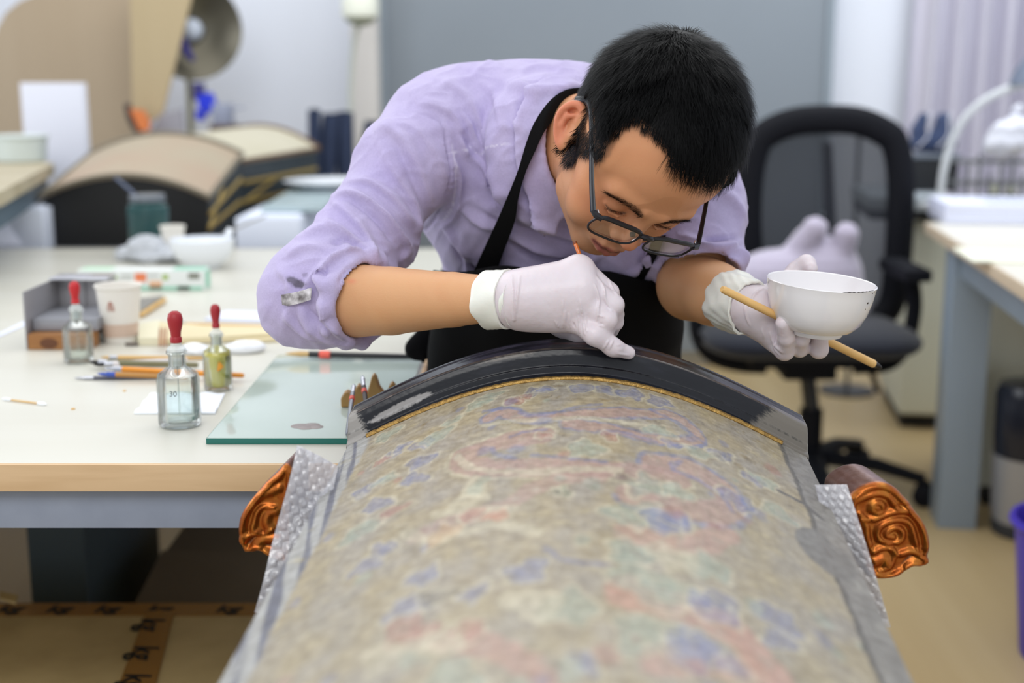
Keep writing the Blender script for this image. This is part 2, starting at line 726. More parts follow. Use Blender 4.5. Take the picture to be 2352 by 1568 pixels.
# ================================================================== front work table
TZ = 0.73
m_top = mat('table top laminate', (218, 216, 205), 0.32, wood=('x', 7.0, (212, 209, 196)), spec=0.5, var=(3.0, (244, 244, 244), 0.7))
m_edge = mat('table edge band', (222, 190, 150), 0.5, wood=('x', 60.0, (208, 174, 133)))
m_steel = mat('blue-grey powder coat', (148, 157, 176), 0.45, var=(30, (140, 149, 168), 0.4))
table = thing('work_table', 'pale wood-topped work table with blue-grey steel frame beside the painted chest', 'table', (-1.27, 2.2, 0))
MB().box(-2.42, -0.125, 1.316, 3.118, 0.7005, TZ, 0.0015).build('tabletop', m_top, table)
e = MB()
e.box(-2.424, -0.121, 1.311, 1.3165, 0.7003, TZ - 0.0005, 0.001)
e.box(-0.1255, -0.120, 1.3165, 3.122, 0.7003, TZ - 0.0005, 0.001)
e.box(-2.424, -0.121, 3.1175, 3.1225, 0.7003, TZ - 0.0005, 0.001)
e.build('edge_band', m_edge, table)
for (a, b, c_, d) in ((-2.38, -0.16, 1.325, 1.355), (-2.38, -0.16, 3.07, 3.10)):
    MB().box(a, b, c_, d, 0.655, 0.7, 0.002).build('rail', m_steel, table)
for (a, b, c_, d) in ((-2.38, -2.34, 1.36, 3.07), (-0.20, -0.16, 1.36, 3.07)):
    MB().box(a, b, c_, d, 0.655, 0.7, 0.002).build('rail', m_steel, table)
for lx in (-2.38, -0.215):
    for ly in (1.36, 3.01):
        MB().box(lx, lx + 0.055, ly, ly + 0.055, 0.0, 0.655, 0.003).build('leg', m_steel, table)
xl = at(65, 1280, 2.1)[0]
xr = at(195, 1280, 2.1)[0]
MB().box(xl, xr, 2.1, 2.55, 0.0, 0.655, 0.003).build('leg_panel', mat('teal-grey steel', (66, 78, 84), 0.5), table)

# --- under the table
m_card = mat('cardboard', (214, 190, 138), 0.85, var=(6, (160, 136, 90), 0.6), bump=(40, 0.15))
m_card2 = mat('darker cardboard', (104, 92, 76), 0.85, var=(6, (92, 80, 66), 0.6))
m_tape = mat('brown packing tape', (150, 108, 54), 0.25, spec=0.6)
m_ink = mat('black ink', (22, 20, 20), 0.6)
bx = thing('cardboard_box', 'brown cardboard box on the floor sealed with printed tape', 'box', (-1.0, 1.66, 0))
bz = 0.33
MB().box(-1.6, -0.36, 1.44, 1.90, 0.0, bz, 0.004).build('carton', m_card, bx)
tp = MB()
tp.box(-1.6, -0.36, 1.855, 1.903, bz - 0.001, bz + 0.0012)
tapea = tp.build('tape', m_tape, bx)
A_, B_ = on(338, 1405, bz), on(263, 1600, bz)
C_, D_ = on(402, 1405, bz), on(352, 1600, bz)
tp2 = MB().prism([A_ + [0, 0, .0012], C_ + [0, 0, .0012], D_ + [0, 0, .0012], B_ + [0, 0, .0012]], (0, 0, 0.0009))
tapeb = tp2.build('tape', m_tape, bx)


def text_mesh(body, size, M, material, name, parent, ext=0.0003, shear=0.0, align='CENTER', bold=0.0):
    cu = bpy.data.curves.new('txt', 'FONT')
    cu.body = body
    cu.size = size
    cu.extrude = ext
    cu.offset = bold
    cu.shear = shear
    cu.align_x = align
    cu.align_y = 'CENTER'
    o = bpy.data.objects.new('txt', cu)
    COL.objects.link(o)
    dg = bpy.context.evaluated_depsgraph_get()
    me = bpy.data.meshes.new_from_object(o.evaluated_get(dg))
    V = np.array([M @ v.co for v in me.vertices])
    Fc = [tuple(p.vertices) for p in me.polygons]
    bpy.data.objects.remove(o)
    bpy.data.curves.remove(cu)
    return mesh_obj(name, V, Fc, material, parent, smooth=False)


dv = Vector((D_ + B_ - A_ - C_)).normalized()
ang = math.atan2(dv.y, dv.x)
for (px_, py_) in ((346, 1432), (330, 1497), (310, 1562)):
    p = on(px_, py_, bz + 0.0026)
    text_mesh('kg', 0.050, Matrix.Translation(p) @ Matrix.Rotation(ang, 4, 'Z'), m_ink, 'print_mark', tapeb, shear=0.2, bold=0.0008)
for px_ in (30, 142, 252, 370, 528):
    p = on(px_, 1391, bz + 0.0016)
    p[1] = 1.878
    text_mesh('kg', 0.040, Matrix.Translation(p), m_ink, 'print_mark', tapea, shear=0.2, bold=0.0008)
# folded flap at the near side of the carton and a darker carton behind
fl = MB().prism([on(0, 1362, 0.37), on(42, 1372, 0.37), on(36, 1388, 0.37), on(0, 1378, 0.37)], (0, 0, 0.004))
fl.build('flap', m_card, bx)
b2 = thing('cardboard_box', 'dim grey-brown carton lying on the floor behind the taped carton', 'box', (-0.5, 2.4, 0))
q = MB().box(-0.62, -0.25, 2.2, 2.75, 0.0, 0.30, 0.006)
q.build('carton', m_card2, b2)
MB().prism([(-0.62, 2.2, 0.302), (-0.25, 2.2, 0.302), (-0.3, 2.02, 0.27), (-0.63, 2.04, 0.26)], (0, 0, 0.005)).build('flap', m_card2, b2)
b3 = thing('storage_crate', 'dark crate on the floor under the far side of the work table', 'crate', (-0.4, 2.85, 0))
MB().box(-0.62, -0.25, 2.78, 3.0, 0.0, 0.26, 0.01).build('crate_body', mat('dark plastic', (46, 44, 44), 0.5), b3)
MB().box(-0.63, -0.24, 2.77, 3.01, 0.262, 0.285, 0.006).build('lid', mat('dark lid', (66, 60, 56), 0.5), b3)

# ================================================================== rear table carrying the other chests
RZ = 0.715
rt = thing('rear_table', 'long grey table behind the work table carrying two painted chests', 'table', (-1.4, 3.9, 0))
MB().box(-2.9, -0.32, 3.135, 4.75, RZ - 0.03, RZ, 0.002).build('tabletop', mat('grey table top', (120, 122, 124), 0.4), rt)
MB().box(-2.85, -0.4, 3.18, 4.7, RZ - 0.08, RZ - 0.03, 0.002).build('rail', m_steel, rt)
for lx in (-2.8, -0.45):
    for ly in (3.2, 4.62):
        MB().box(lx, lx + 0.05, ly, ly + 0.05, 0.0, RZ - 0.08, 0.003).build('leg', m_steel, rt)

# ================================================================== the right-hand desk
ry = math.atan2(0.16, 1.1)
desk = thing('desk', 'long desk with pale top and blue-grey leg beside the office chair', 'desk', (1.124, 3.53, 0), -ry)
m_dtop = mat('desk top laminate', (232, 228, 216), 0.35)
m_dedge = mat('desk edge', (214, 196, 170), 0.5)
m_dst = mat('desk steel', (140, 154, 168), 0.45)


def LB(parent, name, material, *b, bev=0.003):
    return MB().box(*b, bev).build(name, material, parent, local=True)


LB(desk, 'tabletop', m_dtop, 0.0, 0.9, -2.2, 0.0, 0.722, 0.75)
LB(desk, 'edge_band', m_dedge, -0.006, 0.0005, -2.2, 0.003, 0.7215, 0.7495, bev=0.002)
LB(desk, 'rail', m_dst, 0.03, 0.07, -2.1, -0.22, 0.65, 0.7215)
LB(desk, 'rail', m_dst, 0.8, 0.84, -2.1, -0.05, 0.65, 0.7215)
LB(desk, 'rail', m_dst, 0.115, 0.8, -0.30, -0.25, 0.66, 0.7215)
LB(desk, 'leg', m_dst, 0.015, 0.11, -0.34, -0.22, 0.0, 0.7215)
LB(desk, 'leg', m_dst, 0.76, 0.86, -0.34, -0.22, 0.0, 0.65)
LB(desk, 'leg', m_dst, 0.015, 0.11, -2.18, -2.1, 0.0, 0.7215)
LB(desk, 'leg', m_dst, 0.76, 0.86, -2.18, -2.1, 0.0, 0.65)
# drawer pedestal under the desk
p0 = on(2240, 1165, 0)
ped = thing('drawer_pedestal', 'cream drawer pedestal on castors standing under the desk', 'cabinet', (p0[0], p0[1], 0), -ry)
m_cream = mat('cream steel', (206, 208, 194), 0.5)
LB(ped, 'body', m_cream, 0.0, 0.42, 0.0, 0.42, 0.06, 0.62)
for k in range(3):
    LB(ped, 'drawer', m_cream, -0.016, -0.0005, 0.008, 0.412, 0.07 + k * 0.18, 0.24 + k * 0.18, bev=0.004)
for cx_ in (0.04, 0.37):
    for cy_ in (0.04, 0.38):
        MB().lathe([(0, 0), (0.02, 0.004), (0.026, 0.025), (0.02, 0.05), (0.012, 0.0595), (0, 0.06)], 14, cx=cx_, cy=cy_).build('castor', mat('black rubber', (24, 24, 26), 0.6), ped, local=True)
# tall cabinet behind the desk end
c0 = on(2078, 985, 0)
cab = thing('side_cabinet', 'cream side cabinet standing between the office chair and the desk', 'cabinet', (c0[0], c0[1], 0), -ry)
LB(cab, 'body', m_cream, -0.02, 0.13, 0.0, 0.5, 0.05, 0.70)
LB(cab, 'door', mat('cream door', (214, 216, 200), 0.5), -0.018, 0.128, -0.018, -0.001, 0.06, 0.69)
LB(cab, 'plinth', MATS['black rubber'], -0.01, 0.12, 0.03, 0.48, 0.0, 0.05)
# grey printer-like tray on the cabinet
d0 = at(2125, 500, 3.95)
eq = thing('grey_tray', 'rounded grey plastic tray with black underside on the side cabinet', 'tray', (d0[0] - 0.03, 4.25, 0.70), -ry)
LB(eq, 'tray_base', MATS['black rubber'], -0.08, 0.16, -0.2, 0.3, 0.001, 0.03, bev=0.01)
LB(eq, 'tray_body', mat('tray grey', (170, 178, 184), 0.45), -0.085, 0.165, -0.205, 0.305, 0.03, 0.075, bev=0.014)

# dark and silver pedal bin under the desk
q0 = on(2352, 1215, 0)
pb = thing('pedal_bin', 'round silver bin with a dark glossy upper half under the desk', 'bin', (q0[0] + 0.0, q0[1] - 0.02, 0))
MB().lathe([(0, 0), (0.088, 0), (0.09, 0.03), (0.088, 0.035)], 36).build('base_ring', mat('dark grey plastic', (52, 54, 58), 0.4), pb, local=True)
MB().lathe([(0.088, 0.035), (0.092, 0.06), (0.098, 0.2), (0.098, 0.205), (0.0, 0.205)], 36).build('silver_body', mat('silver plastic', (168, 170, 176), 0.3, 0.4), pb, local=True)
MB().lathe([(0.097, 0.206), (0.1, 0.25), (0.1, 0.36), (0.09, 0.385), (0.06, 0.392), (0, 0.394)], 36).build('upper_shell', mat('dark navy gloss', (30, 34, 46), 0.2), pb, local=True)
MB().lathe([(0, 0.394), (0.03, 0.395), (0.032, 0.41), (0, 0.414)], 20).build('lid_knob', MATS['dark grey plastic'], pb, local=True)

# violet-blue bucket at the picture edge
w0 = on(2333, 1200, 0.28)
bk = thing('waste_bucket', 'violet-blue plastic bucket with a rolled rim standing on the wooden floor', 'bucket', (w0[0] + 0.135, w0[1], 0))
m_vb = mat('violet plastic', (76, 60, 196), 0.35)
MB().lathe([(0, 0.0), (0.10, 0.0), (0.102, 0.004), (0.128, 0.27), (0.136, 0.27), (0.139, 0.277), (0.136, 0.284), (0.127, 0.284), (0.124, 0.27), (0.099, 0.008), (0, 0.006)], 48).build('bucket_shell', m_vb, bk, local=True)
MB().tube([(0.133 * math.cos(a), 0.133 * math.sin(a) * 0.2 - 0.128, 0.27 - 0.10 * math.sin(a)) for a in np.linspace(0, PI, 20)], 0.003, 8).build('handle', m_vb, bk, local=True)

# things on the desk: paper stack, sheet, tube rack, white bag, curved lamp
ps = thing('paper_stack', 'thick stack of white printed paper at the far end of the desk', 'paper', tuple(on(2255, 505, 0.75)), -ry)
m_paper = mat('white paper', (226, 230, 248), 0.8)
for k in range(6):
    ox, oy = RNG.uniform(-0.004, 0.004, 2)
    LB(ps, 'paper_sheaf', m_paper, -0.12 + ox, 0.30 + ox, -0.14 + oy, 0.15 + oy, 0.0005 + k * 0.009, 0.0088 + k * 0.009, bev=0.001)
pr = MB()
for i in range(7):
    pr.box(-0.0 + 0.02 * i, 0.010 + 0.02 * i, -0.10, 0.09, 0.0540, 0.0543)
pr.build('printed_column', mat('grey print', (170, 176, 196), 0.8), ps, local=True)
sh = MB().box(-0.13, 0.2, -0.12, 0.1, 0.0005, 0.006, 0.002)
ss = thing('paper_sheet', 'cream paper pad lying alone on the desk nearer the camera', 'paper', tuple(on(2352, 590, 0.75)), -ry)
sh.build('pad', mat('cream paper', (236, 238, 222), 0.8), ss, local=True)
MB().box(-0.13, 0.2, 0.1, 0.106, 0.0005, 0.0065).build('binding', mat('pad binding', (206, 200, 180), 0.7), ss, local=True)

rk0 = on(2262, 470, 0.75)
rk = thing('tube_rack', 'wire rack of small bottles and rods behind the paper stack', 'rack', (rk0[0], rk0[1] - 0.05, 0.75), -ry)
m_wire = mat('rack wire', (128, 130, 132), 0.35, 0.7)
for zz in (0.01, 0.07, 0.135):
    g = MB()
    g.tube([(-0.12, -0.05, zz), (0.25, -0.05, zz), (0.25, 0.07, zz), (-0.12, 0.07, zz), (-0.12, -0.05, zz)], 0.004, 8)
    g.build('rack_ring', m_wire, rk, local=True)
for i in range(12):
    xx = -0.115 + i * 0.032
    MB().tube([(xx, -0.05, 0.0), (xx, -0.05, 0.10 + 0.03 * ((i * 7) % 3))], 0.0055, 8).build('rod', m_wire, rk, local=True)
for i, xx in enumerate((0.01, 0.058)):
    vb = thing('small_vial', ('small cream vial with black label in the rack, nearer the curtain' if i else 'small cream vial with black label in the rack, nearer the chair'), 'vial', tuple(Matrix.Translation(rk.location) @ rk.rotation_euler.to_matrix().to_4x4() @ Vector((xx + .0, 0.01, 0.0))), -ry)
    MB().lathe([(0, 0.0), (0.017, 0.0), (0.018, 0.05), (0.012, 0.06), (0.0115, 0.07), (0, 0.071)], 20).build('vial_body', mat('cream glaze', (226, 226, 206), 0.3), vb, local=True)
    MB().lathe([(0.0184, 0.008), (0.0186, 0.04)], 20).build('label_band', m_ink, vb, local=True)
bg = Field((-0.1, -0.07, -0.02), (0.1, 0.07, 0.15), 0.005)
bg.ell((0, 0, 0.055), (0.068, 0.045, 0.055), 0.02)
bg.ell((0.03, 0, 0.08), (0.045, 0.035, 0.045), 0.03)
bg.ell((-0.04, 0.01, 0.03), (0.035, 0.03, 0.03), 0.02)
V_, F_ = bg.mesh()
V_ += 0.004 * np.sin(V_[:, [1, 2, 0]] * 120)
wb = thing('white_bag', 'crumpled white plastic bag resting on top of the wire rack', 'bag', (rk.location.x + 0.04, rk.location.y + 0.0, 0.75 + 0.125), 0)
mesh_obj('bag_body', V_ + [0, 0, 0.025], F_, mat('white plastic bag', (238, 240, 250), 0.45), wb, local=True)
mesh_obj('knot', V_ * 0.22 + [0.02, 0, 0.155], F_, MATS['white plastic bag'], wb, local=True)
# curved white lamp over the rack
lp = thing('desk_lamp', 'white desk lamp with a thick curved arm arching over the rack', 'lamp', tuple(on(2158, 476, 0.75)), 0)
L0 = np.array(lp.location)
arc = [at(2160, 462, L0[1]), at(2166, 400, L0[1]), at(2185, 330, L0[1]), at(2222, 265, L0[1] - 0.02), at(2280, 220, L0[1] - 0.05), at(2345, 196, L0[1] - 0.08), at(2390, 190, L0[1] - .1)]
MB().tube(smoothpts(arc, 6), 0.012, 10).build('arm', mat('lamp white', (214, 218, 222), 0.4), lp)
MB().lathe([(0, 0), (0.055, 0), (0.055, 0.012), (0.03, 0.02), (0, 0.022)], 28).build('base', MATS['lamp white'], lp, local=True)
hd = at(2376, 178, L0[1] - 0.12)
MB().lathe([(0.0, 0.06), (0.03, 0.055), (0.055, 0.02), (0.07, -0.02), (0.066, -0.02), (0.05, 0.015), (0.0, 0.045)], 28, M=Matrix.Translation(hd)).build('shade', mat('slate shade', (108, 118, 138), 0.5), lp)

# black box with a navy cloth bag on the cabinet
bb0 = at(2135, 445, 4.3)
bbx = thing('black_box', 'black box standing on the grey tray next to the curtain', 'box', (bb0[0], 4.3, 0.776), 0)
LB(bbx, 'box_body', mat('matt black board', (30, 32, 36), 0.6), -0.075, 0.07, -0.06, 0.08, 0.0, 0.105)
LB(bbx, 'box_rim', mat('grey rim', (120, 128, 140), 0.4), -0.079, 0.074, -0.064, 0.084, 0.1055, 0.118)
nb = Field((-0.1, -0.08, -0.02), (0.1, 0.08, 0.16), 0.005)
nb.cap((-0.045, 0, 0.03), (0.045, 0, 0.03), 0.03, 0.035, 0.01)
nb.cap((-0.05, 0, 0.07), (-0.035, 0, 0.11), 0.025, 0.018, 0.02)
nb.cap((0.03, 0, 0.05), (0.03, 0, 0.10), 0.04, 0.028, 0.02)
V_, F_ = nb.mesh()
nbt = thing('navy_shoe_bag', 'navy cloth bag with white piping lying on the black box', 'bag', (bb0[0], 4.3, 0.776 + 0.118), 0)
mesh_obj('bag_body', V_ + [0, 0, 0.004], F_, mat('navy cloth', (52, 66, 100), 0.85, sheen=0.3), nbt, local=True)
for dx in (-0.03, 0.035):
    MB().tube(smoothpts([(dx - 0.03, -0.036, 0.02), (dx, -0.044, 0.06), (dx + 0.004, -0.03, 0.11), (dx + 0.02, 0.0, 0.13)], 6), 0.003, 6).build('piping', mat('piping white', (206, 206, 214), 0.7), nbt, local=True)
sm0 = at(2033, 276, 4.6)
smt = thing('dark_headset', 'small dark clip-like headset on a stand behind the chair back', 'headset', (sm0[0] - 0.06, 4.70, 0.0))
MB().tube([(0, 0, 0.012), (0, 0, sm0[2])], 0.009, 10).build('stand_rod', MATS['rack wire'], smt, local=True)
MB().lathe([(0, 0), (0.1, 0), (0.1, 0.01), (0, 0.014)], 24).build('stand_base', MATS['dark grey plastic'], smt, local=True)
MB().box(-0.028, 0.028, -0.03, 0.03, sm0[2] - 0.02, sm0[2] + 0.035, 0.012).build('earpiece', mat('slate plastic', (70, 78, 96), 0.5), smt, local=True)

# ================================================================== far left: boards, dish, lamp, chests
m_bd1 = mat('tan board', (184, 166, 142), 0.75, wood=('z', 3.0, (176, 157, 132)))
m_bd2 = mat('tan board lighter', (190, 172, 138), 0.75, wood=('z', 3.0, (182, 163, 128)))
Yb = 4.7
poly = [(-360, 470), (-360, 60)] + [(-330 + 380 * u, 60 - 230 * u ** 0.8) for u in (0.3, .6, 1.0)]
bd_pts = [at(-20, 640, Yb), at(-20, 110, Yb), at(-6, 62, Yb), at(14, 28, Yb), at(46, 2, Yb), at(90, -16, Yb), at(318, -30, Yb), at(324, 640, Yb)]
def lean_board(name, label, pts, material, th, z_low):
    """panel standing on the rear table top or floor"""
    o = MB().prism(pts, (0, th, 0)).build(name, material)
    return tag(o, label, 'board')
for q in bd_pts:
    pass
bd_pts[0][2] = RZ + 0.001
bd_pts[-1][2] = RZ + 0.001
lean_board('plywood_board', 'large tan board with one rounded corner standing behind the white foam slab', bd_pts, m_bd1, 0.018, RZ)
b2p = [at(298, -40, 4.55), at(448, -40, 4.55), at(372, 268, 4.55), at(305, 292, 4.55)]
b2p[2][2] = b2p[2][2]
bt = thing('leaning_board', 'narrow tan board with a slanting edge in front of the round metal dish', 'board', (b2p[2][0], 4.55, RZ))
MB().prism(b2p, (0, 0.015, 0)).build('board', m_bd2, bt)
# grip piece and rod at the foot of the narrow board
gx = [at(292, 238, 4.5), at(300, 272, 4.5), at(318, 300, 4.5), at(345, 322, 4.5)]
MB().tube(smoothpts(gx, 5), 0.012, 10).build('dark_bracket', mat('rusty dark', (70, 60, 58), 0.6), bt)
MB().prism([at(303, 250, 4.49), at(330, 252, 4.49), at(345, 275, 4.49), at(346, 300, 4.49), at(326, 300, 4.49)], (0, -0.03, 0)).build('orange_grip', mat('orange plastic', (224, 128, 70), 0.5), bt)
g = b2p[2]
MB().prism([at(372, 262, 4.54), at(420, 250, 4.54), at(430, 330, 4.54), at(330, 330, 4.54)], (0, -0.02, 0)).build('grey_foot', mat('grey foot', (158, 156, 164), 0.6), bt)
MB().box(g[0] - 0.10, g[0] + 0.10, 4.50, 4.58, RZ, at(372, 320, 4.5)[2] + 0.005, 0.003).build('board_stand', m_bd2, bt)

# round metal dish on a stand (reflector) with white hub and blue clamps
dc = at(440, 68, 4.64)
dish = thing('reflector_dish', 'round olive-grey metal dish with a white hub and blue clamp on a stand', 'reflector', (dc[0], 4.68, RZ))
Rd = Matrix.Translation(dc) @ Matrix.Rotation(PI / 2, 4, 'X') @ Matrix.Rotation(0.25, 4, 'Y')
MB().lathe([(0.0, -0.05), (0.03, -0.05), (0.09, -0.035), (0.155, 0.0), (0.17, 0.008), (0.172, 0.004), (0.158, -0.006), (0.09, -0.045), (0.0, -0.058)], 64, M=Rd).build('dish', mat('brushed olive steel', (104, 100, 88), 0.32, 0.85), dish)
MB().lathe([(0, 0.012), (0.02, 0.01), (0.036, -0.006), (0.04, -0.03), (0.036, -0.05)], 32, M=Rd).build('hub', mat('hub white', (200, 208, 222), 0.3), dish)
sp = at(424, 180, 4.64)
MB().tube([(sp[0], 4.70, RZ + 0.02), (sp[0], 4.70, dc[2])], 0.011, 12).build('stand_pole', mat('olive pole', (150, 146, 108), 0.4, 0.3), dish)
MB().lathe([(0, 0), (0.09, 0), (0.09, 0.012), (0.02, 0.02), (0, 0.02)], 28, M=Matrix.Translation((sp[0], 4.70, RZ))).build('stand_base', MATS['dark grey plastic'], dish)
mb = mat('cobalt plastic', (28, 52, 214), 0.4)
mn = mat('indigo plastic', (44, 38, 112), 0.45)
c1, c2, c3 = at(455, 210, 4.62), at(470, 240, 4.60), at(432, 115, 4.59)
MB().box(c1[0] - 0.014, c1[0] + 0.014, 4.60, 4.68, c1[2] - 0.03, c1[2] + 0.03, 0.005).build('clamp_jaw', mn, dish)
MB().prism([at(452, 218, 4.59), at(482, 212, 4.59), at(494, 244, 4.59), at(476, 262, 4.59), at(456, 250, 4.59)], (0, 0.05, 0)).build('clamp_body', mb, dish)
MB().prism([at(450, 252, 4.59), at(470, 262, 4.59), at(466, 278, 4.59), at(448, 272, 4.59)], (0, 0.04, 0)).build('clamp_foot', mb, dish)
MB().tube([at(418, 88, 4.60), at(428, 118, 4.595), at(444, 140, 4.60)], [0.012, 0.017, 0.008], 10).build('clamp_lever', mn, dish)
# grey tool stock next to it
gt = thing('bench_vice', 'small grey and brown bench vice on the rear table beside the blue clamp', 'vice', (at(520, 270, 4.59)[0], 4.59, RZ))
MB().box(*(lambda a, b: (a[0], b[0], 4.54, 4.62, b[2], a[2]))(at(492, 238, 4.59), at(535, 290, 4.59)), 0.008).build('vice_body', mat('vice grey', (150, 156, 176), 0.5, 0.3), gt)
MB().tube([at(530, 250, 4.2), at(560, 247, 4.2)], 0.004, 8).build('vice_bar', MATS['vice grey'], gt)
MB().box(*(lambda a, b: (a[0], b[0], 4.51, 4.64, RZ, a[2]))(at(492, 285, 4.59), at(545, 300, 4.59)), 0.004).build('vice_foot', mat('umber metal', (96, 78, 66), 0.6), gt)

# white foam slab standing on the rear table
fa, fb = at(45, 190, 3.9), at(202, 400, 3.9)
fs = MB().box(fa[0], fb[0], 3.9, 3.94, RZ + 0.001, fa[2], 0.003)
tag(fs.build('foam_slab', mat('white foam', (226, 228, 240), 0.9, bump=(300, 0.15))), 'upright white foam slab leaning in front of the tan board', 'foam')

# small side table with enamel basin at the frame edge
st = thing('side_table', 'small wooden side table with a grey rail carrying the enamel basin', 'table', (-1.75, 3.4, 0))
zt = 0.905
pp = [on(-260, 372, zt), on(-120, 520, zt), on(0, 462, zt), on(124, 372, zt), on(60, 362, zt), on(-60, 358, zt)]
pp = [on(-200, 372, zt), on(-200, 470, zt), on(0, 440, zt), on(124, 375, zt), on(60, 362, zt)]
pl = MB().prism([(p[0], p[1], zt - 0.03) for p in pp], (0, 0, 0.03))
pl.build('tabletop', mat('oak edge', (186, 176, 150), 0.5, wood=('x', 12, (174, 162, 134))), st)
pq = [(p[0] * 0.97 + pp[0][0] * 0.03, p[1] * 0.985 + 0.03, zt - 0.085) for p in pp]
MB().prism(pq, (0, 0, 0.055)).build('rail', mat('slate rail', (92, 108, 120), 0.5), st)
for (lx, ly) in ((pp[0][0] + 0.2, pp[0][1] - 0.05), (pp[0][0] + 0.1, pp[0][1] - 0.1)):
    MB().box(lx - 0.02, lx + 0.02, ly - 0.02, ly + 0.02, RZ, zt - 0.085, 0.003).build('leg', MATS['slate rail'], st)
eb0 = on(35, 374, zt)
eb = thing('enamel_basin', 'pale grey-green enamel basin on the small side table', 'basin', (eb0[0], eb0[1] + 0.05, zt))
MB().lathe([(0, 0), (0.06, 0), (0.066, 0.004), (0.072, 0.066), (0.077, 0.068), (0.077, 0.073), (0.071, 0.074), (0.067, 0.068), (0.062, 0.008), (0, 0.006)], 40).build('basin_shell', mat('grey-green enamel', (206, 216, 214), 0.3), eb, local=True)
MB().lathe([(0.0, 0.06), (0.04, 0.064), (0.066, 0.066)], 40).build('contents', mat('white froth', (226, 232, 240), 0.7), eb, local=True)


def vault(name, label, front, width, wall, sag, length, rz, tilt, m_roof, m_side, m_end, m_rim, seg=24, group=None, gold=None):
    """small barrel-topped chest; front = middle of the base of its near end"""
    t = thing(name, label, 'chest', front, rz, group)
    hw = width / 2

    def prof(s, dz=0.0, k=1.0):
        x = -hw * k + 2 * hw * k * s
        return x, wall + sag * (1 - (2 * s - 1) ** 2) + dz
    G = [[(prof(i / seg)[0], y * length, prof(i / seg)[1] + tilt * y * length) for i in range(seg + 1)] for y in np.linspace(0, 1, 7)]
    MB().grid(G, (0, 0, -0.008)).build('lid', m_roof, t, local=True)
    for y, nm in ((0.0, 'near_end'), (1.0, 'far_end')):
        yy = y * length + (0.004 if y == 0 else -0.012)
        pol = [(prof(i / seg, -0.009, 0.985)[0], yy, prof(i / seg, -0.009, 0.985)[1] + tilt * y * length) for i in range(seg + 1)]
        pol += [(hw * 0.93, yy, 0.002), (-hw * 0.93, yy, 0.002)]
        MB().prism(pol, (0, 0.008, 0)).build('end_panel', m_end if y == 0 else m_side, t, local=True, smooth=False)
    for sx in (-1, 1):
        P = [(sx * hw * 0.985, 0.013, wall - 0.009), (sx * hw * 0.985, length - 0.013, wall - 0.009 + tilt * length), (sx * hw * 0.93, length - 0.013, 0.002), (sx * hw * 0.93, 0.013, 0.002)]
        MB().prism(P, (-sx * 0.008, 0, 0)).build('side_panel', m_side, t, local=True, smooth=False)
        if gold is not None:
            Q = [(P[i][0] + sx * 0.002, P[i][1], P[i][2]) for i in range(4)]
            for a in (0.30, 0.62):
                g1 = [np.array(Q[0]) * (1 - a) + np.array(Q[3]) * a, np.array(Q[1]) * (1 - a) + np.array(Q[2]) * a]
                MB().tube(g1, 0.006, 6).build('gold_moulding', gold, t, local=True)
            MB().tube([np.array(Q[0]) * .35 + np.array(Q[3]) * .65, np.array(Q[1]) * .65 + np.array(Q[2]) * .35 - (0, length * .55, 0)], 0.005, 6).build('gold_moulding', gold, t, local=True)
        MB().tube([(sx * hw, y * length, wall + tilt * y * length) for y in (0, 0.5, 1)], 0.007, 8).build('edge_rail', m_rim, t, local=True)
    for y in (0.0, 1.0):
        MB().tube([(prof(i / seg)[0], y * length, prof(i / seg)[1] + tilt * y * length) for i in range(seg + 1)], 0.006 if y == 0 else 0.009, 8).build('arched_rim', m_rim, t, local=True)
    return t


m_oldlid = mat('faded painted lid', (166, 160, 138), 0.6, var=(5, (170, 142, 122), 0.8))
m_oldlid2 = mat('plain cream lid', (204, 198, 178), 0.6, var=(4, (190, 184, 160), 0.6))
m_blk = mat('black lacquer board', (14, 14, 16), 0.45)
m_dk = mat('dark green-grey lacquer', (58, 66, 70), 0.45, var=(12, (44, 50, 56), 0.6))
m_gold = mat('dull gold', (176, 150, 86), 0.45, 0.4)
m_rimg = mat('grey-brown rim', (112, 104, 88), 0.5)
fc = on(297, 560, RZ)
v1 = vault('painted_chest', 'barrel-topped chest with faded painted lid and open black end behind the green jar', (-0.968, 3.27, RZ), 0.425, 0.125, 0.055, 0.42, 0.0, 0.20, m_oldlid, m_dk, m_blk, m_rimg, gold=m_gold)
v2 = vault('painted_chest', 'cream barrel-topped chest with a gold side band between the painted chest and the navy rolls', (-0.975, 3.80, RZ), 0.42, 0.185, 0.07, 0.55, -0.27, 0.02, m_oldlid2, m_dk, m_dk, mat('rusty brown rim', (104, 80, 58), 0.6), gold=m_gold)

# navy rolls
m_navy = mat('navy felt', (52, 62, 88), 0.9, var=(20, (42, 52, 76), 0.6))
for (px_, top, lean, r_, w_, lab) in ((722, 252, -8, 0.022, 0, 'slim navy fabric roll standing nearest the cream chest'),
                                      (760, 262, 14, 0.030, 1, 'navy fabric roll leaning behind the slim navy roll'),
                                      (790, 258, -4, 0.032, 2, 'widest navy fabric roll standing beside the white column'),
                                      (858, 280, 30, 0.030, 3, 'navy fabric roll tilted towards the man\'s shoulder')):
    a_, b_ = at(px_ + (-lean if w_ else 0), 440, 4.5 + 0.03 * w_), at(px_, top, 4.5 + 0.03 * w_)
    a_[2] = RZ + 0.02
    t = thing('fabric_roll', lab, 'roll', (a_[0], a_[1], RZ), 0, 'navy fabric rolls on the rear table')
    MB().tube([a_, b_], r_, 18).build('roll_body', m_navy, t)
    MB().tube([b_ - (0, 0, 0.002), b_ + (0, 0, 0.004)], r_ * 0.5, 12).build('core', mat('roll core', (34, 38, 50), 0.8), t)

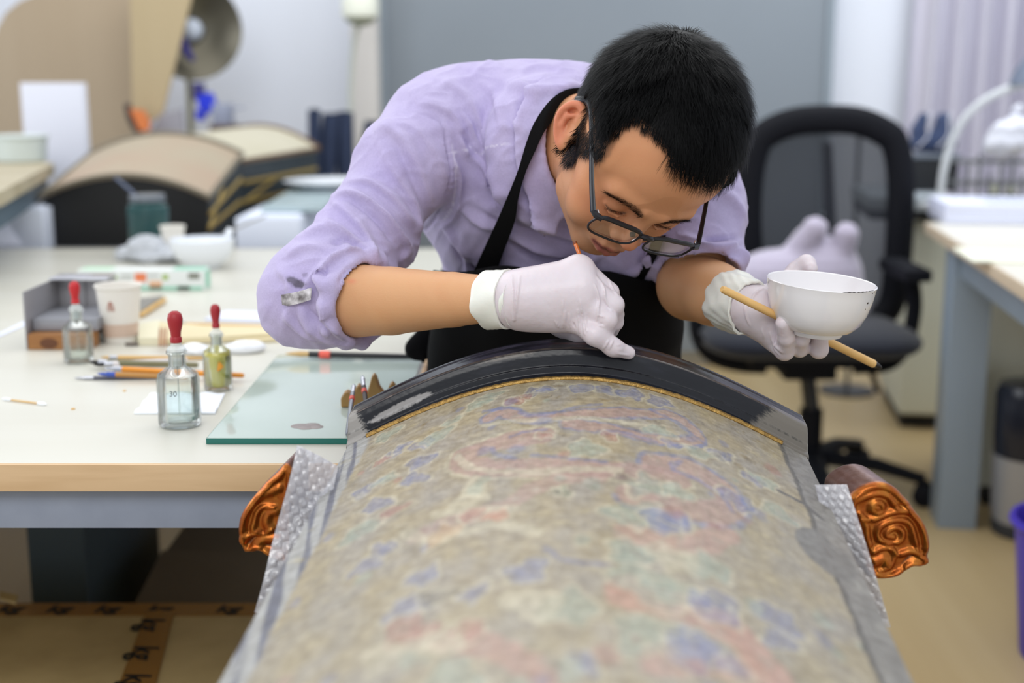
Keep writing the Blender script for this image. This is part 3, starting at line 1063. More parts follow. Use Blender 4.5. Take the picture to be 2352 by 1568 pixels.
# gooseneck lamp with cream drum head by the column
lh = at(828, 34, 4.75)
la = thing('standing_lamp', 'cream lamp with a drum head on a thin pole before the white column', 'lamp', (lh[0], 4.8, 0))
Ml = Matrix.Translation(lh)
MB().lathe([(0, 0.075), (0.05, 0.07), (0.066, 0.05), (0.066, -0.005), (0.06, -0.012), (0.056, -0.005), (0.058, 0.045), (0, 0.06)], 36, M=Ml).build('lamp_head', mat('cream enamel', (226, 228, 214), 0.4), la)
MB().lathe([(0, -0.038), (0.03, -0.036), (0.05, -0.022), (0.057, -0.006)], 36, M=Ml).build('diffuser', mat('grey-green diffuser', (164, 170, 150), 0.5), la)
MB().tube(smoothpts([lh - (0, 0, 0.036), at(822, 62, 4.77), at(812, 110, 4.79), at(806, 190, 4.8), at(806, 300, 4.8), (at(806, 300, 4.8)[0], 4.8, 0.02)], 6), 0.009, 10).build('pole', mat('pole green-grey', (192, 196, 186), 0.4), la)
MB().lathe([(0, 0), (0.13, 0), (0.13, 0.014), (0.02, 0.028), (0, 0.028)], 32, M=Matrix.Translation((at(806, 300, 4.8)[0], 4.8, 0))).build('base', MATS['dark grey plastic'], la)

# white cartons and glass sheets on the rear table
def flat(name, label, cat, pxs, z, th, material, **k):
    P = [on(a, b, z) for a, b in pxs]
    return tag(MB().prism(P, (0, 0, th)).build(name, material, smooth=False), label, cat, **k)


m_wbox = mat('white carton', (226, 232, 246), 0.7)
wbx = thing('white_carton', 'white carton behind the white bowl on the rear table', 'box', (at(625, 560, 3.3)[0], 3.3, RZ))
a_, b_ = at(540, 500, 3.24), at(690, 566, 3.24)
MB().box(a_[0], b_[0], 3.24, 3.62, RZ, RZ + 0.075, 0.003).build('carton', m_wbox, wbx)
MB().box(a_[0] + .01, b_[0] - .01, 3.26, 3.60, RZ + 0.0755, RZ + 0.08, 0.002).build('lid_flap', m_wbox, wbx)
wb2 = thing('white_carton', 'white carton by the black end of the painted chest, near the frame edge', 'box', (-1.36, 3.3, RZ))
a_, b_ = at(-60, 480, 3.22), at(108, 560, 3.22)
MB().box(a_[0], b_[0], 3.2, 3.45, RZ, at(0, 478, 3.22)[2], 0.004).build('carton', m_wbox, wb2)
MB().box(a_[0] + .01, b_[0] - .01, 3.21, 3.44, at(0, 478, 3.22)[2] + .0005, at(0, 478, 3.22)[2] + .004, 0.001).build('lid_flap', m_wbox, wb2)
zs = RZ + 0.08 + 0.003
gl = flat('glass_sheet', 'pale grey-green glass sheet propped on the white carton near the sleeve', 'glass', [(600, 486), (745, 486), (800, 424), (712, 418)], zs, 0.012, mat('frosted green glass', (176, 194, 198), 0.25))
flat('glass_sheet', 'dark green-edged glass sheet under the pale sheet by the sleeve', 'glass', [(690, 520), (760, 505), (815, 440), (760, 430)], RZ + 0.03, 0.02, mat('dark green glass', (40, 60, 48), 0.3))
pp0 = on(765, 415, RZ + 0.12)
pls = thing('white_plate', 'white round plate stacked on foam behind the glass sheets', 'plate', (pp0[0], pp0[1], RZ))
MB().lathe([(0, 0.0), (0.10, 0.0), (0.10, 0.1), (0.0, 0.1)], 32).build('foam_block', MATS['white foam'], pls, local=True)
MB().lathe([(0, 0.101), (0.09, 0.101), (0.145, 0.118), (0.147, 0.122), (0.09, 0.108), (0, 0.106)], 40).build('plate_body', mat('white glaze', (234, 238, 244), 0.2), pls, local=True)
# loose paper at the frame edge
P = [on(-40, 505, 0.80), on(8, 500, 0.80), on(52, 562, 0.735), on(-40, 566, 0.735)]
tag(MB().prism(P, (0, 0, 0.002)).build('paper_sheet', m_paper), 'curled white paper sheet sloping down onto the far edge of the work table', 'paper')

# ================================================================== things on the work table
m_glass = thin_glass('clear glass', (252, 254, 253), 0.75, 0.0, 0.03)
m_frost = mat('ground glass', (236, 242, 240), 0.4, alpha=0.45)
m_redr = mat('red rubber', (190, 34, 40), 0.45)
m_redd = mat('dark red rubber', (160, 34, 42), 0.45)
m_water = thin_glass('clear liquid', (246, 250, 250), 0.3, 0.0, 0.02)
m_oil = mat('yellow oil', (246, 232, 112), 0.05, alpha=0.9)


def bottle(label, px, py, h_body, r, rub, liquid, level, group='dropper bottles on the work table', s=1.0):
    p = on(px, py, TZ)
    t = thing('dropper_bottle', label, 'bottle', (p[0], p[1] + r, TZ + 0.0003), 0, group)
    R = r
    hb = h_body
    out = [(0, 0.001), (R * 0.9, 0), (R, 0.003), (R, hb * 0.80), (R * 0.93, hb * 0.9), (R * 0.62, hb * 0.98), (R * 0.42, hb * 1.02), (R * 0.40, hb * 1.22), (R * 0.50, hb * 1.25), (R * 0.50, hb * 1.29), (R * 0.40, hb * 1.29)]
    inn = [(R * 0.33, hb * 1.28), (R * 0.33, hb * 1.03), (R * 0.55, hb * 0.95), (R * 0.87, hb * 0.87), (R * 0.91, hb * 0.78), (R * 0.91, 0.008), (R * 0.8, 0.005), (0, 0.005)]
    MB().lathe(out + inn, 40).build('glass_body', m_glass, t, local=True)
    lv = 0.006 + hb * level
    MB().lathe([(0, 0.0056), (R * 0.8, 0.0056), (R * 0.895, 0.0085), (R * 0.895, lv), (0, lv)], 40).build('liquid', liquid, t, local=True)
    MB().lathe([(0, hb * 1.05), (R * 0.31, hb * 1.05), (R * 0.33, hb * 1.28), (R * 0.44, hb * 1.295), (R * 0.44, hb * 1.34), (R * 0.26, hb * 1.39), (R * 0.2, hb * 1.5), (0, hb * 1.5)], 28).build('stopper', m_frost, t, local=True)
    MB().lathe([(0, hb * 1.5), (R * 0.05, 0.02), (R * 0.035, 0.012), (R * 0.02, 0.012), (0, 0.02)], 12).build('pipette', m_glass, t, local=True)
    k = hb
    MB().lathe([(0, k * 1.44), (R * 0.27, k * 1.44), (R * 0.27, k * 1.52), (R * 0.23, k * 1.54), (R * 0.25, k * 1.62), (R * 0.33, k * 1.74), (R * 0.36, k * 1.84), (R * 0.30, k * 1.93), (R * 0.15, k * 1.975), (0, k * 1.98)], 28).build('rubber_bulb', rub, t, local=True)
    return t


b_a = bottle('largest dropper bottle, clear liquid, standing on the folded white tissue near the glass plate', 402, 990, 0.0675, 0.0245, m_redd, m_water, 0.42)
b_b = bottle('dropper bottle of yellow oil standing beside the glass plate', 495, 902, 0.0565, 0.0185, m_redd, m_oil, 0.80)
b_c = bottle('clear dropper bottle with bright red bulb in front of the steel block', 171, 838, 0.0585, 0.0210, m_redr, m_water, 0.25)
# etched figures on the largest bottle, small leaf print on the oil bottle
Mx = Matrix.Translation((0, -0.0248, 0.042)) @ Matrix.Rotation(PI / 2, 4, 'X')
o = text_mesh('30', 0.009, Mx, mat('etched grey', (110, 116, 120), 0.5), 'etched_mark', None)
o.parent = b_a
o = MB().tube([(0.004, -0.0188, 0.028), (0.008, -0.0172, 0.034), (0.006, -0.018, 0.040)], [0.001, 0.004, 0.001], 8, flat=(1, 0.2)).build('orange_label_print', mat('orange print', (220, 150, 50), 0.5), None, local=True)
o.parent = b_b

# folded tissue under the largest bottle
G = []
tis = [(308, 952), (345, 908), (517, 905), (494, 952)]
A, B, C, D = [on(a, b, TZ) for a, b in tis]
tt = []
for i in range(15):
    row = []
    for j in range(20):
        u, v = i / 14, j / 19
        p = (A * (1 - v) + D * v) * (1 - u) + (B * (1 - v) + C * v) * u
        p = p + [0, 0, 0.0002 + 0.0000 * u]
        row.append(p)
    tt.append(row)
tt = np.array(tt)
hh = 0.0022 + 0.0015 * np.sin(tt[..., 0] * 190) * np.sin(tt[..., 1] * 140 + 1)
bot = tt.copy()
ofs = np.zeros_like(tt)
ofs[..., 2] = hh
cx0 = np.array(b_a.location)
dist = np.hypot(tt[..., 0] - cx0[0], tt[..., 1] - cx0[1])
ofs[..., 2] = np.where(dist < 0.032, 0.0009, ofs[..., 2])
tag(MB().grid(bot, ofs).build('tissue', mat('tissue paper', (240, 244, 250), 0.9)), 'folded white tissue lying under the largest dropper bottle', 'tissue')
b_a.location.z = TZ + 0.0014

# glass plate with ground green edge
gp = [on(475, 1008, TZ + 0.006), on(640, 816, TZ + 0.006)]
x0g, y0g = gp[0][0], gp[0][1]
y1g = gp[1][1]
x1g = -0.128
plate = thing('glass_plate', 'pale green glass palette plate with a dark green edge on the work table', 'glass', ((x0g + x1g) / 2, (y0g + y1g) / 2, TZ))
MB().box(x0g, x1g, y0g, y1g, TZ + 0.0004, TZ + 0.0074, 0.0008).build('plate', mat('green plate glass', (194, 207, 198), 0.07, spec=0.6, var=(8, (188, 202, 193), 0.6)), plate)
eg = MB()
eg.box(x0g - 0.0007, x1g + 0.0007, y0g - 0.0007, y0g + 0.0003, TZ + 0.0006, TZ + 0.0068, 0.0002)
eg.box(x0g - 0.0007, x0g + 0.0003, y0g + 0.0004, y1g, TZ + 0.0006, TZ + 0.0068, 0.0002)
eg.build('ground_edge', mat('deep green edge', (36, 108, 98), 0.2), plate)
PZ = TZ + 0.0076
st_ = MB()
for (a, b, r_) in ((-0.012, 0, .011), (0.004, 0.004, .010), (0.012, -0.004, .009), (-0.002, -0.006, .010)):
    c_ = on(708 + a * 1500, 978, PZ)
    st_.lathe([(0, 0.0009), (r_ * 0.7, 0.0007), (r_, 0.0)], 18, M=Matrix.Translation((c_[0], c_[1] + b, PZ)))
tag(st_.build('paint_blot', mat('mauve paint', (150, 138, 134), 0.35)), 'small mauve-brown blot of wet paint on the glass plate', 'paint')


def brush(name, label, cat, p0, p1, r0, r1, m_handle, tip=None, ferrule=None, extra=(), group=None, n=12, loc=None):
    """slim tool from p0 (tail) to p1 (working end). tip=(length,r,mat) ferrule=(length,r,mat) extra=[(from,to,r,mat,name)] in metres from tail"""
    p0, p1 = np.array(p0, float), np.array(p1, float)
    L = np.linalg.norm(p1 - p0)
    d = (p1 - p0) / L
    t = thing(name, label, cat, tuple(p0), 0, group)
    tl = tip[0] if tip else 0
    fl_ = ferrule[0] if ferrule else 0
    e = L - tl - fl_
    MB().tube([p0, p0 + d * 0.003, p0 + d * e * 0.5, p0 + d * e], [r0 * 0.7, r0, (r0 + r1) / 2 * 1.05, r1], n).build('handle', m_handle, t)
    if ferrule:
        MB().tube([p0 + d * e, p0 + d * (e + fl_)], [ferrule[1], ferrule[1]], n).build('ferrule', ferrule[2], t)
    if tip:
        q = p0 + d * (e + fl_)
        MB().tube([q, q + d * tl * 0.35, q + d * tl * 0.75, q + d * tl], [tip[1] * 0.9, tip[1], tip[1] * 0.6, tip[1] * 0.08], n).build('bristles', tip[2], t)
    for (a, b, r_, m_, nm) in extra:
        MB().tube([p0 + d * a, p0 + d * b], r_, n).build(nm, m_, t)
    return t


m_chrome = mat('bright ferrule', (196, 198, 206), 0.25, 0.9)
m_dkwood = mat('black brush handle', (24, 24, 28), 0.3)
m_bamboo = mat('bamboo', (222, 184, 120), 0.5, wood=('x', 60, (206, 164, 100)))
m_coral = mat('coral tape', (236, 100, 84), 0.5)
m_tanb = mat('tan bristle', (206, 172, 120), 0.8)
# long brush along the far edge of the plate
p1 = on(655, 812, PZ + 0.0072)
p0 = on(1002, 820, PZ + 0.0045)
brush('long_brush', 'long black-handled brush with a coral band lying across the far edge of the plate', 'brush', p0, p1, 0.0032, 0.0045, m_dkwood,
      (0.034, 0.0042, m_tanb), (0.02, 0.0045, m_dkwood), [(np.linalg.norm(p1 - p0) * 0.70, np.linalg.norm(p1 - p0) * 0.77, 0.0056, m_coral, 'coral_band')])
# mountain-shaped brush rest
rest = thing('brush_rest', 'tan mountain-shaped brush rest with four peaks standing on the glass plate', 'brush rest', tuple(on(845, 936, PZ)), 0)
Yr = on(845, 936, PZ)[1]
pk = [(783, 936), (782, 915), (790, 903), (797, 900), (804, 906), (811, 909), (816, 893), (821, 885), (827, 889), (834, 905), (840, 912), (847, 888), (853, 866), (857, 861), (863, 868), (870, 890), (879, 903), (886, 906), (893, 888), (899, 880), (905, 886), (911, 905), (914, 930)]
base_l, base_r = on(783, 936, PZ), on(915, 932, PZ)
P = [base_l] + [at(a, b, Yr) for a, b in pk[1:-1]] + [base_r]
P[0] = np.array([P[0][0], Yr, PZ])
P[-1] = np.array([P[-1][0], Yr, PZ])
bmr = MB().prism([(p[0], Yr, p[2]) for p in P], (0, 0.018, 0))
ro = bmr.build('rest_body', mat('tan glazed clay', (186, 146, 88), 0.45, var=(30, (170, 130, 74), 0.5)), rest, smooth=False)
bv = ro.modifiers.new('soft', 'BEVEL')
bv.width = 0.0025
bv.segments = 3
bv.limit_method = 'ANGLE'
for (xa_, xb_, ya_, yb_, zt_, lab, mh) in ((797, 813, 998, 882, 0.028, 'thin grey steel scalpel leaning on the brush rest', mat('scalpel steel', (140, 144, 152), 0.3, 0.6)),
                                           (849, 832, 985, 862, 0.040, 'dark-handled modelling tool leaning between the peaks of the brush rest', mat('umber handle', (74, 66, 66), 0.4))):
    pa = on(xa_, ya_, PZ + 0.003)
    Yt = Yr - 0.006
    pb_ = at(xb_, yb_, Yt - 0.002)
    L = np.linalg.norm(pb_ - pa)
    brush('modelling_tool', lab, 'tool', pa, pb_, 0.0022, 0.0028, mh, (0.012, 0.003, m_chrome), (0.012, 0.0026, m_chrome), [(L * 0.66, L * 0.72, 0.0034, m_coral, 'coral_band')], 'tools leaning on the brush rest')

# brushes and pens lying in a heap
ptab = TZ
lay = [
    ((205, 832), (455, 838), 0.0045, 'black-tipped olive pen at the far side of the pen heap', mat('olive pen', (120, 116, 84), 0.4), m_ink, 0.006),
    ((240, 846), (560, 862), 0.0042, 'orange-handled pencil crossing the middle of the pen heap', mat('orange pencil', (230, 150, 52), 0.4), m_chrome, 0.010),
    ((215, 838), (430, 826), 0.0040, 'white-barrelled pen under the orange pencil', mat('white pen', (226, 220, 220), 0.35), m_ink, 0.006),
    ((222, 858), (430, 866), 0.0034, 'blue-ended ochre pen in the pen heap', mat('ochre pen', (180, 130, 66), 0.4), mat('blue cap', (58, 84, 170), 0.4), 0.010),
    ((170, 868), (400, 866), 0.0028, 'thin silver-tipped dark brush nearest the camera in the pen heap', mat('slate handle', (96, 96, 110), 0.4), m_chrome, 0.0),
    ((230, 820), (470, 822), 0.0030, 'thin bamboo stick at the rear of the pen heap', m_bamboo, m_bamboo, 0.0),
]
for i, (a, b, r_, lab, mh, mt, dz) in enumerate(lay):
    pa = on(a[0], a[1], ptab + r_ + dz * 0.7)
    pb_ = on(b[0], b[1], ptab + r_ + dz * 0.4)
    brush('pen', lab, 'pen', pb_, pa, r_ * 0.8, r_, mh, (0.014, r_ * 0.7, mt), (0.012, r_, mt if i in (1, 3) else m_chrome), (), 'pens and brushes heaped by the bottles')
# little props so the upper pens rest on something: tin lid in the heap
# wide paintbrush, bamboo strips, white paper behind
wp = thing('wide_brush', 'wide cream bristle brush with a long pale wooden handle', 'brush', tuple(on(330, 795, TZ)), 0)
a_, b_ = on(318, 794, TZ + 0.001), on(375, 770, TZ + 0.001)
P = [on(318, 794, TZ), on(322, 758, TZ), on(368, 752, TZ), on(364, 794, TZ)]
MB().prism([p + [0, 0, 0.0005] for p in P], (0, 0, 0.012)).build('bristles', mat('cream bristle', (230, 224, 196), 0.8), wp)
P = [on(364, 794, TZ), on(368, 752, TZ), on(470, 762, TZ), on(700, 766, TZ), on(700, 778, TZ), on(460, 790, TZ)]
MB().prism([p + [0, 0, 0.0015] for p in P], (0, 0, 0.009)).build('handle', mat('pale wood', (226, 212, 172), 0.5), wp)
for k in range(3):
    x_ = 366 + k * 7
    MB().tube([on(x_, 794, TZ + 0.0115), on(x_ + 2, 753, TZ + 0.0115)], 0.0009, 6).build('binding_thread', mat('binding red', (170, 90, 60), 0.6), wp)
brush('bamboo_brush', 'bamboo-handled brush with a black tip lying behind the wide brush', 'brush', on(720, 756, TZ + 0.004), on(390, 745, TZ + 0.004), 0.0045, 0.0045, m_bamboo, (0.02, 0.0042, m_ink), (0.008, 0.0045, m_dkwood))
brush('bamboo_stick', 'pale bamboo stick parallel to the wide brush, nearer the camera', 'stick', on(740, 772, TZ + 0.0035), on(560, 784, TZ + 0.0035), 0.004, 0.004, mat('pale wood', (226, 212, 172)), None, None)
flat('paper_strip', 'folded white paper strip behind the bamboo brush', 'paper', [(470, 736), (520, 718), (720, 724), (720, 744)], TZ + 0.0005, 0.004, m_paper)
brush('eraser_stub', 'short dark stub beside the wide brush', 'stub', on(318, 790, TZ + 0.003), on(288, 790, TZ + 0.003), 0.003, 0.0025, mat('dark stub', (110, 100, 92), 0.6), None, None)


def tuft(name, label, px, py, rx, ry, rz_, seed):
    rg = np.random.default_rng(seed)
    F = Field((-rx * 1.5, -ry * 1.5, -0.01), (rx * 1.5, ry * 1.5, rz_ * 2.4), 0.0022)
    for i in range(9):
        c = rg.uniform(-0.6, 0.6, 3) * (rx, ry, 0) + (0, 0, rz_ * 0.6)
        F.ell(c, (rx * rg.uniform(.35, .6), ry * rg.uniform(.4, .7), rz_ * rg.uniform(.5, .9)), 0.006)
    F.cut((0, 0, 0.0), (0, 0, -1))
    V, Q = F.mesh()
    p = on(px, py, TZ)
    V = V + [p[0], p[1] + ry * .6, TZ + 0.0005]
    o = mesh_obj(name, V, Q, mat('cotton', (240, 243, 248), 0.95, bump=(200, 0.4)))
    return tag(o, label, 'cotton')


tuft('cotton_ball', 'cotton wool tuft behind the yellow oil bottle, the bigger one', 560, 812, 0.030, 0.022, 0.011, 3)
tuft('cotton_ball', 'smaller cotton wool tuft between the two dark red bulbs', 442, 816, 0.024, 0.018, 0.009, 4)
# cotton bud
pa, pb_ = on(8, 916, TZ + 0.002), on(104, 928, TZ + 0.002)
cb = thing('cotton_bud', 'wooden cotton bud lying alone on the bare table top', 'cotton bud', tuple(pa))
MB().tube([pa, pb_], 0.0012, 8).build('stick', m_bamboo, cb)
for p, q in ((pa, pb_), (pb_, pa)):
    d = (q - p) / np.linalg.norm(q - p)
    MB().tube([p - d * 0.002, p + d * 0.003, p + d * 0.011, p + d * 0.013], [0.0008, 0.0026, 0.0022, 0.001], 8).build('cotton_tip', mat('cotton', (240, 243, 248)), cb)
for (px_, py_, r_) in ((168, 940, 0.0025), (286, 898, 0.002)):
    c_ = on(px_, py_, TZ)
    tag(MB().lathe([(0, 0.002), (r_, 0.0014), (r_ * 1.1, 0)], 8, M=Matrix.Translation(c_)).build('wood_crumb', m_bamboo), 'tiny tan wood crumb on the table top ' + ('nearer the cotton bud' if px_ < 200 else 'nearer the pen heap'), 'crumb')

# steel angle block with wooden block in front
sb = on(66, 823, TZ)
blk = thing('steel_block', 'shiny steel angle block with a grey metal block inside beside the paper cup', 'block', (sb[0] + 0.07, sb[1] + 0.09, TZ))
m_ss = mat('brushed steel', (176, 174, 176), 0.34, 0.35, var=(6, (150, 148, 152), 0.7))
a_, b_ = on(66, 800, TZ), on(228, 800, TZ)
yb_ = on(66, 770, TZ)[1]
zt_ = at(66, 668, a_[1])[2]
MB().box(a_[0], a_[0] + 0.0025, a_[1] - 0.01, yb_ + 0.05, TZ + 0.0005, zt_, 0.0006).build('side_plate', m_ss, blk)
x1_ = at(248, 700, yb_)[0]
for k in range(4):
    w_ = (x1_ - a_[0] - 0.003) / 4
    MB().box(a_[0] + 0.003 + k * w_, a_[0] + 0.003 + (k + 1) * w_ - 0.0012, yb_ + 0.03, yb_ + 0.05, TZ + 0.0005, zt_ - 0.001, 0.001).build('back_plate', m_ss, blk)
MB().box(a_[0], x1_, yb_ + 0.0, yb_ + 0.052, zt_ + 0.0002, zt_ + 0.004, 0.001).build('top_plate', mat('polished steel', (226, 226, 232), 0.18, 0.9), blk)
xm = at(205, 740, a_[1])[0]
MB().box(a_[0] + 0.004, xm + 0.008, a_[1] + 0.012, yb_ + 0.028, TZ + 0.0245, at(66, 735, a_[1])[2], 0.002).build('inner_block', mat('dull steel', (158, 160, 168), 0.35, 0.3), blk)
wk = thing('wood_block', 'small brown wooden block with a dark knot at the foot of the steel block', 'block', (a_[0] + 0.04, a_[1], TZ))
xw = at(140, 800, a_[1])[0]
MB().box(a_[0] + 0.004, xm + 0.004, a_[1] - 0.012, a_[1] + 0.03, TZ + 0.0003, TZ + 0.0235, 0.0015).build('block_body', mat('chestnut wood', (176, 128, 78), 0.5, wood=('x', 30, (150, 100, 56))), wk)
MB().lathe([(0, 0.0007), (0.013, 0.0006), (0.0135, 0)], 20, M=Matrix.Translation((a_[0] + 0.035, a_[1] - 0.0122, TZ + 0.010)) @ Matrix.Rotation(PI / 2, 4, 'X') @ Matrix.Scale(0.6, 4, (0, 1, 0))).build('knot', mat('knot brown', (104, 64, 40), 0.5), wk)

# paper cups
def paper_cup(label, px, py, r_top, r_bot, h, tea=None, lift=0.0):
    p = on(px, py, TZ)
    t = thing('paper_cup', label, 'cup', (p[0], p[1] + r_bot, TZ + 0.0003), 0, 'white paper cups on the work table')
    o = [(0, 0.006), (r_bot, 0.006), (r_bot, 0), (r_bot + .0008, 0.0), (r_top, h - 0.003), (r_top + 0.0018, h - 0.002), (r_top + 0.0024, h), (r_top + 0.0018, h + 0.002), (r_top - 0.0002, h + 0.001), (r_bot - 0.0004, 0.008), (0, 0.008)]
    MB().lathe(o, 44).build('cup_wall', mat('cup paper', (234, 230, 222), 0.6, sss=0.0), t, local=True)
    return t


cup = paper_cup('white paper cup with a small red-brown emblem beside the steel block', 268, 790, 0.0335, 0.0245, 0.086)
rr = lambda z: 0.0253 + (0.0335 - 0.0253) * z / 0.083
em = MB()
for (x0_, x1_, z0_, z1_) in ((-0.0022, 0.0022, 0.063, 0.066), (-0.004, 0.004, 0.0595, 0.0625), (-0.0052, -0.0034, 0.051, 0.0588), (-0.0016, 0.0000, 0.051, 0.0588), (0.0016, 0.0032, 0.051, 0.0588), (0.0044, 0.0056, 0.051, 0.0588)):
    G = [[(x, -math.sqrt((rr(z) + 0.0006) ** 2 - x * x), z) for z in (z0_, z1_)] for x in np.linspace(x0_ - 0.004, x1_ - 0.004, 5)]
    em.grid(G, (0, -0.0002, 0))
em.build('emblem', mat('red-brown print', (178, 120, 104), 0.6), cup, local=True)
g = []
for z in (0.010, 0.030):
    g.append([(math.sin(a) * (rr(z) + 0.0005), -math.cos(a) * (rr(z) + 0.0005), z) for a in np.linspace(-1.5, 1.5, 25)])
MB().grid(g, (0, -0.0002, 0)).build('tea_stain_band', mat('tea showing through', (214, 190, 172), 0.6), cup, local=True)
cup2 = paper_cup('small white paper cup standing between the green jar and the white bowl', 395, 600, 0.026, 0.019, 0.075)

# green jar with grey lid and rod
j0 = on(337, 588, TZ)
jar = thing('glass_jar', 'dark green glass jar with a grey lid in front of the black chest end', 'jar', (j0[0], j0[1] + 0.03, TZ + 0.0003))
jr = 0.0475
MB().lathe([(0, 0), (jr * 0.9, 0), (jr * 0.97, 0.006), (jr * 0.97, 0.09), (jr, 0.10), (jr * 0.95, 0.112), (jr * 0.80, 0.117), (jr * 0.80, 0.122), (0, 0.122)], 40).build('jar_body', mat('bottle green', (46, 84, 84), 0.25, var=(14, (38, 70, 72), 0.5)), jar, local=True)
MB().lathe([(0, 0.1225), (jr * 0.84, 0.1225), (jr * 0.86, 0.126), (jr * 0.86, 0.136), (jr * 0.82, 0.139), (0, 0.139)], 40).build('lid', mat('grey lid', (112, 118, 126), 0.35, 0.3), jar, local=True)
pj = np.array(jar.location)
e0, e1 = pj + [-0.028, 0.0, 0.139], at(266, 408, pj[1] + 0.04)
rodt = thing('glass_rod', 'thin dark blue rod leaning from the lid of the green jar to the chest rim', 'rod', tuple(e0))
MB().tube([e0, e1], 0.004, 10).build('rod_body', mat('slate blue rod', (72, 82, 106), 0.3), rodt)

# white bowl with spoon
w0 = on(462, 618, TZ)
wbw = thing('white_bowl', 'large white porcelain bowl standing behind the cling film box', 'bowl', (w0[0], w0[1] + 0.02, TZ + 0.0003))
MB().lathe([(0, 0.003), (0.030, 0.003), (0.030, 0), (0.033, 0), (0.034, 0.004), (0.055, 0.020), (0.066, 0.045), (0.068, 0.062), (0.0665, 0.0625), (0.064, 0.046), (0.052, 0.023), (0.03, 0.010), (0, 0.008)], 48).build('bowl_body', mat('white glaze', (240, 242, 246), 0.2), wbw, local=True)
wl = np.array(wbw.location)
s0, s1, s2 = wl + [0.025, 0.0, 0.030], at(520, 535, wl[1] + .02), at(610, 496, wl[1] + .06)
sp_ = thing('porcelain_spoon', 'white porcelain spoon with a grey rod resting on the rim of the white bowl', 'spoon', tuple(s0))
MB().tube(smoothpts([wl + [0.0, 0, 0.026], wl + [0.03, 0, 0.040], wl + [.058, .01, .070], s1], 5), [0.012, 0.013, 0.014, 0.014, .013, .012, .011, .010, .010, .010, .010, .010, .011, .011, .012, .008], 12, flat=(0.35, 1)).build('spoon_body', MATS['white glaze'], sp_)
MB().tube([s1 - (0.01, 0, 0.004), s2], 0.0025, 8).build('rod', mat('grey rod', (150, 150, 150), 0.4), sp_)

# cling film box
q0, q1 = on(180, 668, TZ), on(466, 672, TZ)
fb_ = thing('film_box', 'long white and green cling film box with orange badge lying on the table', 'box', tuple((q0 + q1) / 2), 0)
Lb = abs(q1[0] - q0[0])
x0_, x1_, y0_, hz = q0[0], q1[0], q0[1], 0.040
MB().box(x0_, x1_, y0_, y0_ + 0.045, TZ + 0.0003, TZ + hz, 0.001).build('carton', mat('carton white', (226, 230, 228), 0.5), fb_)
pn = lambda a, b, c, d, nm, m_: MB().box(x0_ + Lb * a, x0_ + Lb * b, y0_ - 0.0006, y0_ - 0.0001, TZ + hz * c, TZ + hz * d).build(nm, m_, fb_)
m_g1, m_g2 = mat('mint print', (150, 206, 182), 0.5), mat('green print', (74, 166, 110), 0.5)
pn(0.30, 0.98, 0.05, 0.22, 'mint_stripe', m_g1)
pn(0.78, 0.88, 0.06, 0.24, 'green_badge', m_g2)
pn(0.45, 0.54, 0.45, 0.86, 'orange_badge', mat('orange badge', (228, 128, 84), 0.5))
pn(0.56, 0.66, 0.10, 0.50, 'peach_badge', mat('peach badge', (224, 182, 148), 0.5))
pn(0.87, 0.96, 0.58, 0.86, 'grey_lettering', mat('grey lettering', (120, 122, 110), 0.6))
pn(0.34, 0.43, 0.66, 0.80, 'pale_lettering', mat('pale lettering', (190, 192, 188), 0.6))
pn(0.30, 0.43, 0.48, 0.58, 'pale_lettering', MATS['pale lettering'])
pn(0.55, 0.64, 0.68, 0.80, 'pale_lettering', MATS['pale lettering'])
for a in (0.07, 0.285, 0.69):
    pn(a - 0.022, a + 0.022, 0.55, 0.78, 'leaf_print', mat('leaf print', (150, 176, 60), 0.5))
MB().box(x0_ + 0.004, x0_ + Lb * 0.26, y0_ + 0.002, y0_ + 0.043, TZ + hz, TZ + hz + 0.0006).build('mint_panel', mat('mint pale', (190, 224, 196), 0.5), fb_)
MB().box(x0_ + Lb * 0.74, x1_ - 0.002, y0_ + 0.002, y0_ + 0.043, TZ + hz, TZ + hz + 0.0006).build('mint_panel', m_g1, fb_)
MB().box(x1_ + 0.0001, x1_ + 0.0006, y0_ + 0.003, y0_ + 0.042, TZ + 0.004, TZ + hz - 0.003).build('end_print', m_g1, fb_)

# crumpled clear bag on/behind the film box
rg = np.random.default_rng(5)
F = Field((-0.12, -0.06, -0.01), (0.14, 0.08, 0.09), 0.003)
for i in range(16):
    c = np.array([rg.uniform(-0.07, 0.08), rg.uniform(-0.02, 0.03), rg.uniform(0.01, 0.02)])
    F.ell(c, (rg.uniform(.02, .04), rg.uniform(.015, .03), rg.uniform(.01, .02)), 0.006)
F.ell((-0.02, 0, 0.03), (0.045, 0.03, 0.03), 0.01)
F.cut((0, 0, 0), (0, 0, -1))
V_, Q_ = F.mesh()
V_ = V_ + 0.0025 * np.sin(V_[:, [2, 0, 1]] * 210 + 3 * np.sin(V_ * 90))
cb0 = on(345, 610, TZ)
V_[:, 2] = np.maximum(V_[:, 2], 0)
o = mesh_obj('plastic_bag', V_ + [cb0[0], cb0[1] + 0.06, TZ + 0.001], Q_, mat('cloudy plastic', (226, 230, 238), 0.2, trans=0.35, ior=1.3), smooth=False)
tag(o, 'crumpled clear plastic bag lying behind the cling film box', 'bag')
# small wooden frame piece between cup and film box
fr = thing('sanding_board', 'small dark board with a tan wooden edge behind the paper cup', 'board', tuple(on(345, 720, TZ)), 0)
P = [on(318, 724, TZ), on(318, 690, TZ), on(376, 684, TZ)]
MB().prism([p + [0, 0, .0005] for p in P], (0, 0, 0.004)).build('panel', mat('grey panel', (128, 126, 120), 0.6), fr)
MB().tube([on(322, 724, TZ + 0.005), on(378, 688, TZ + 0.005)], 0.005, 4).build('edge_strip', m_bamboo, fr)
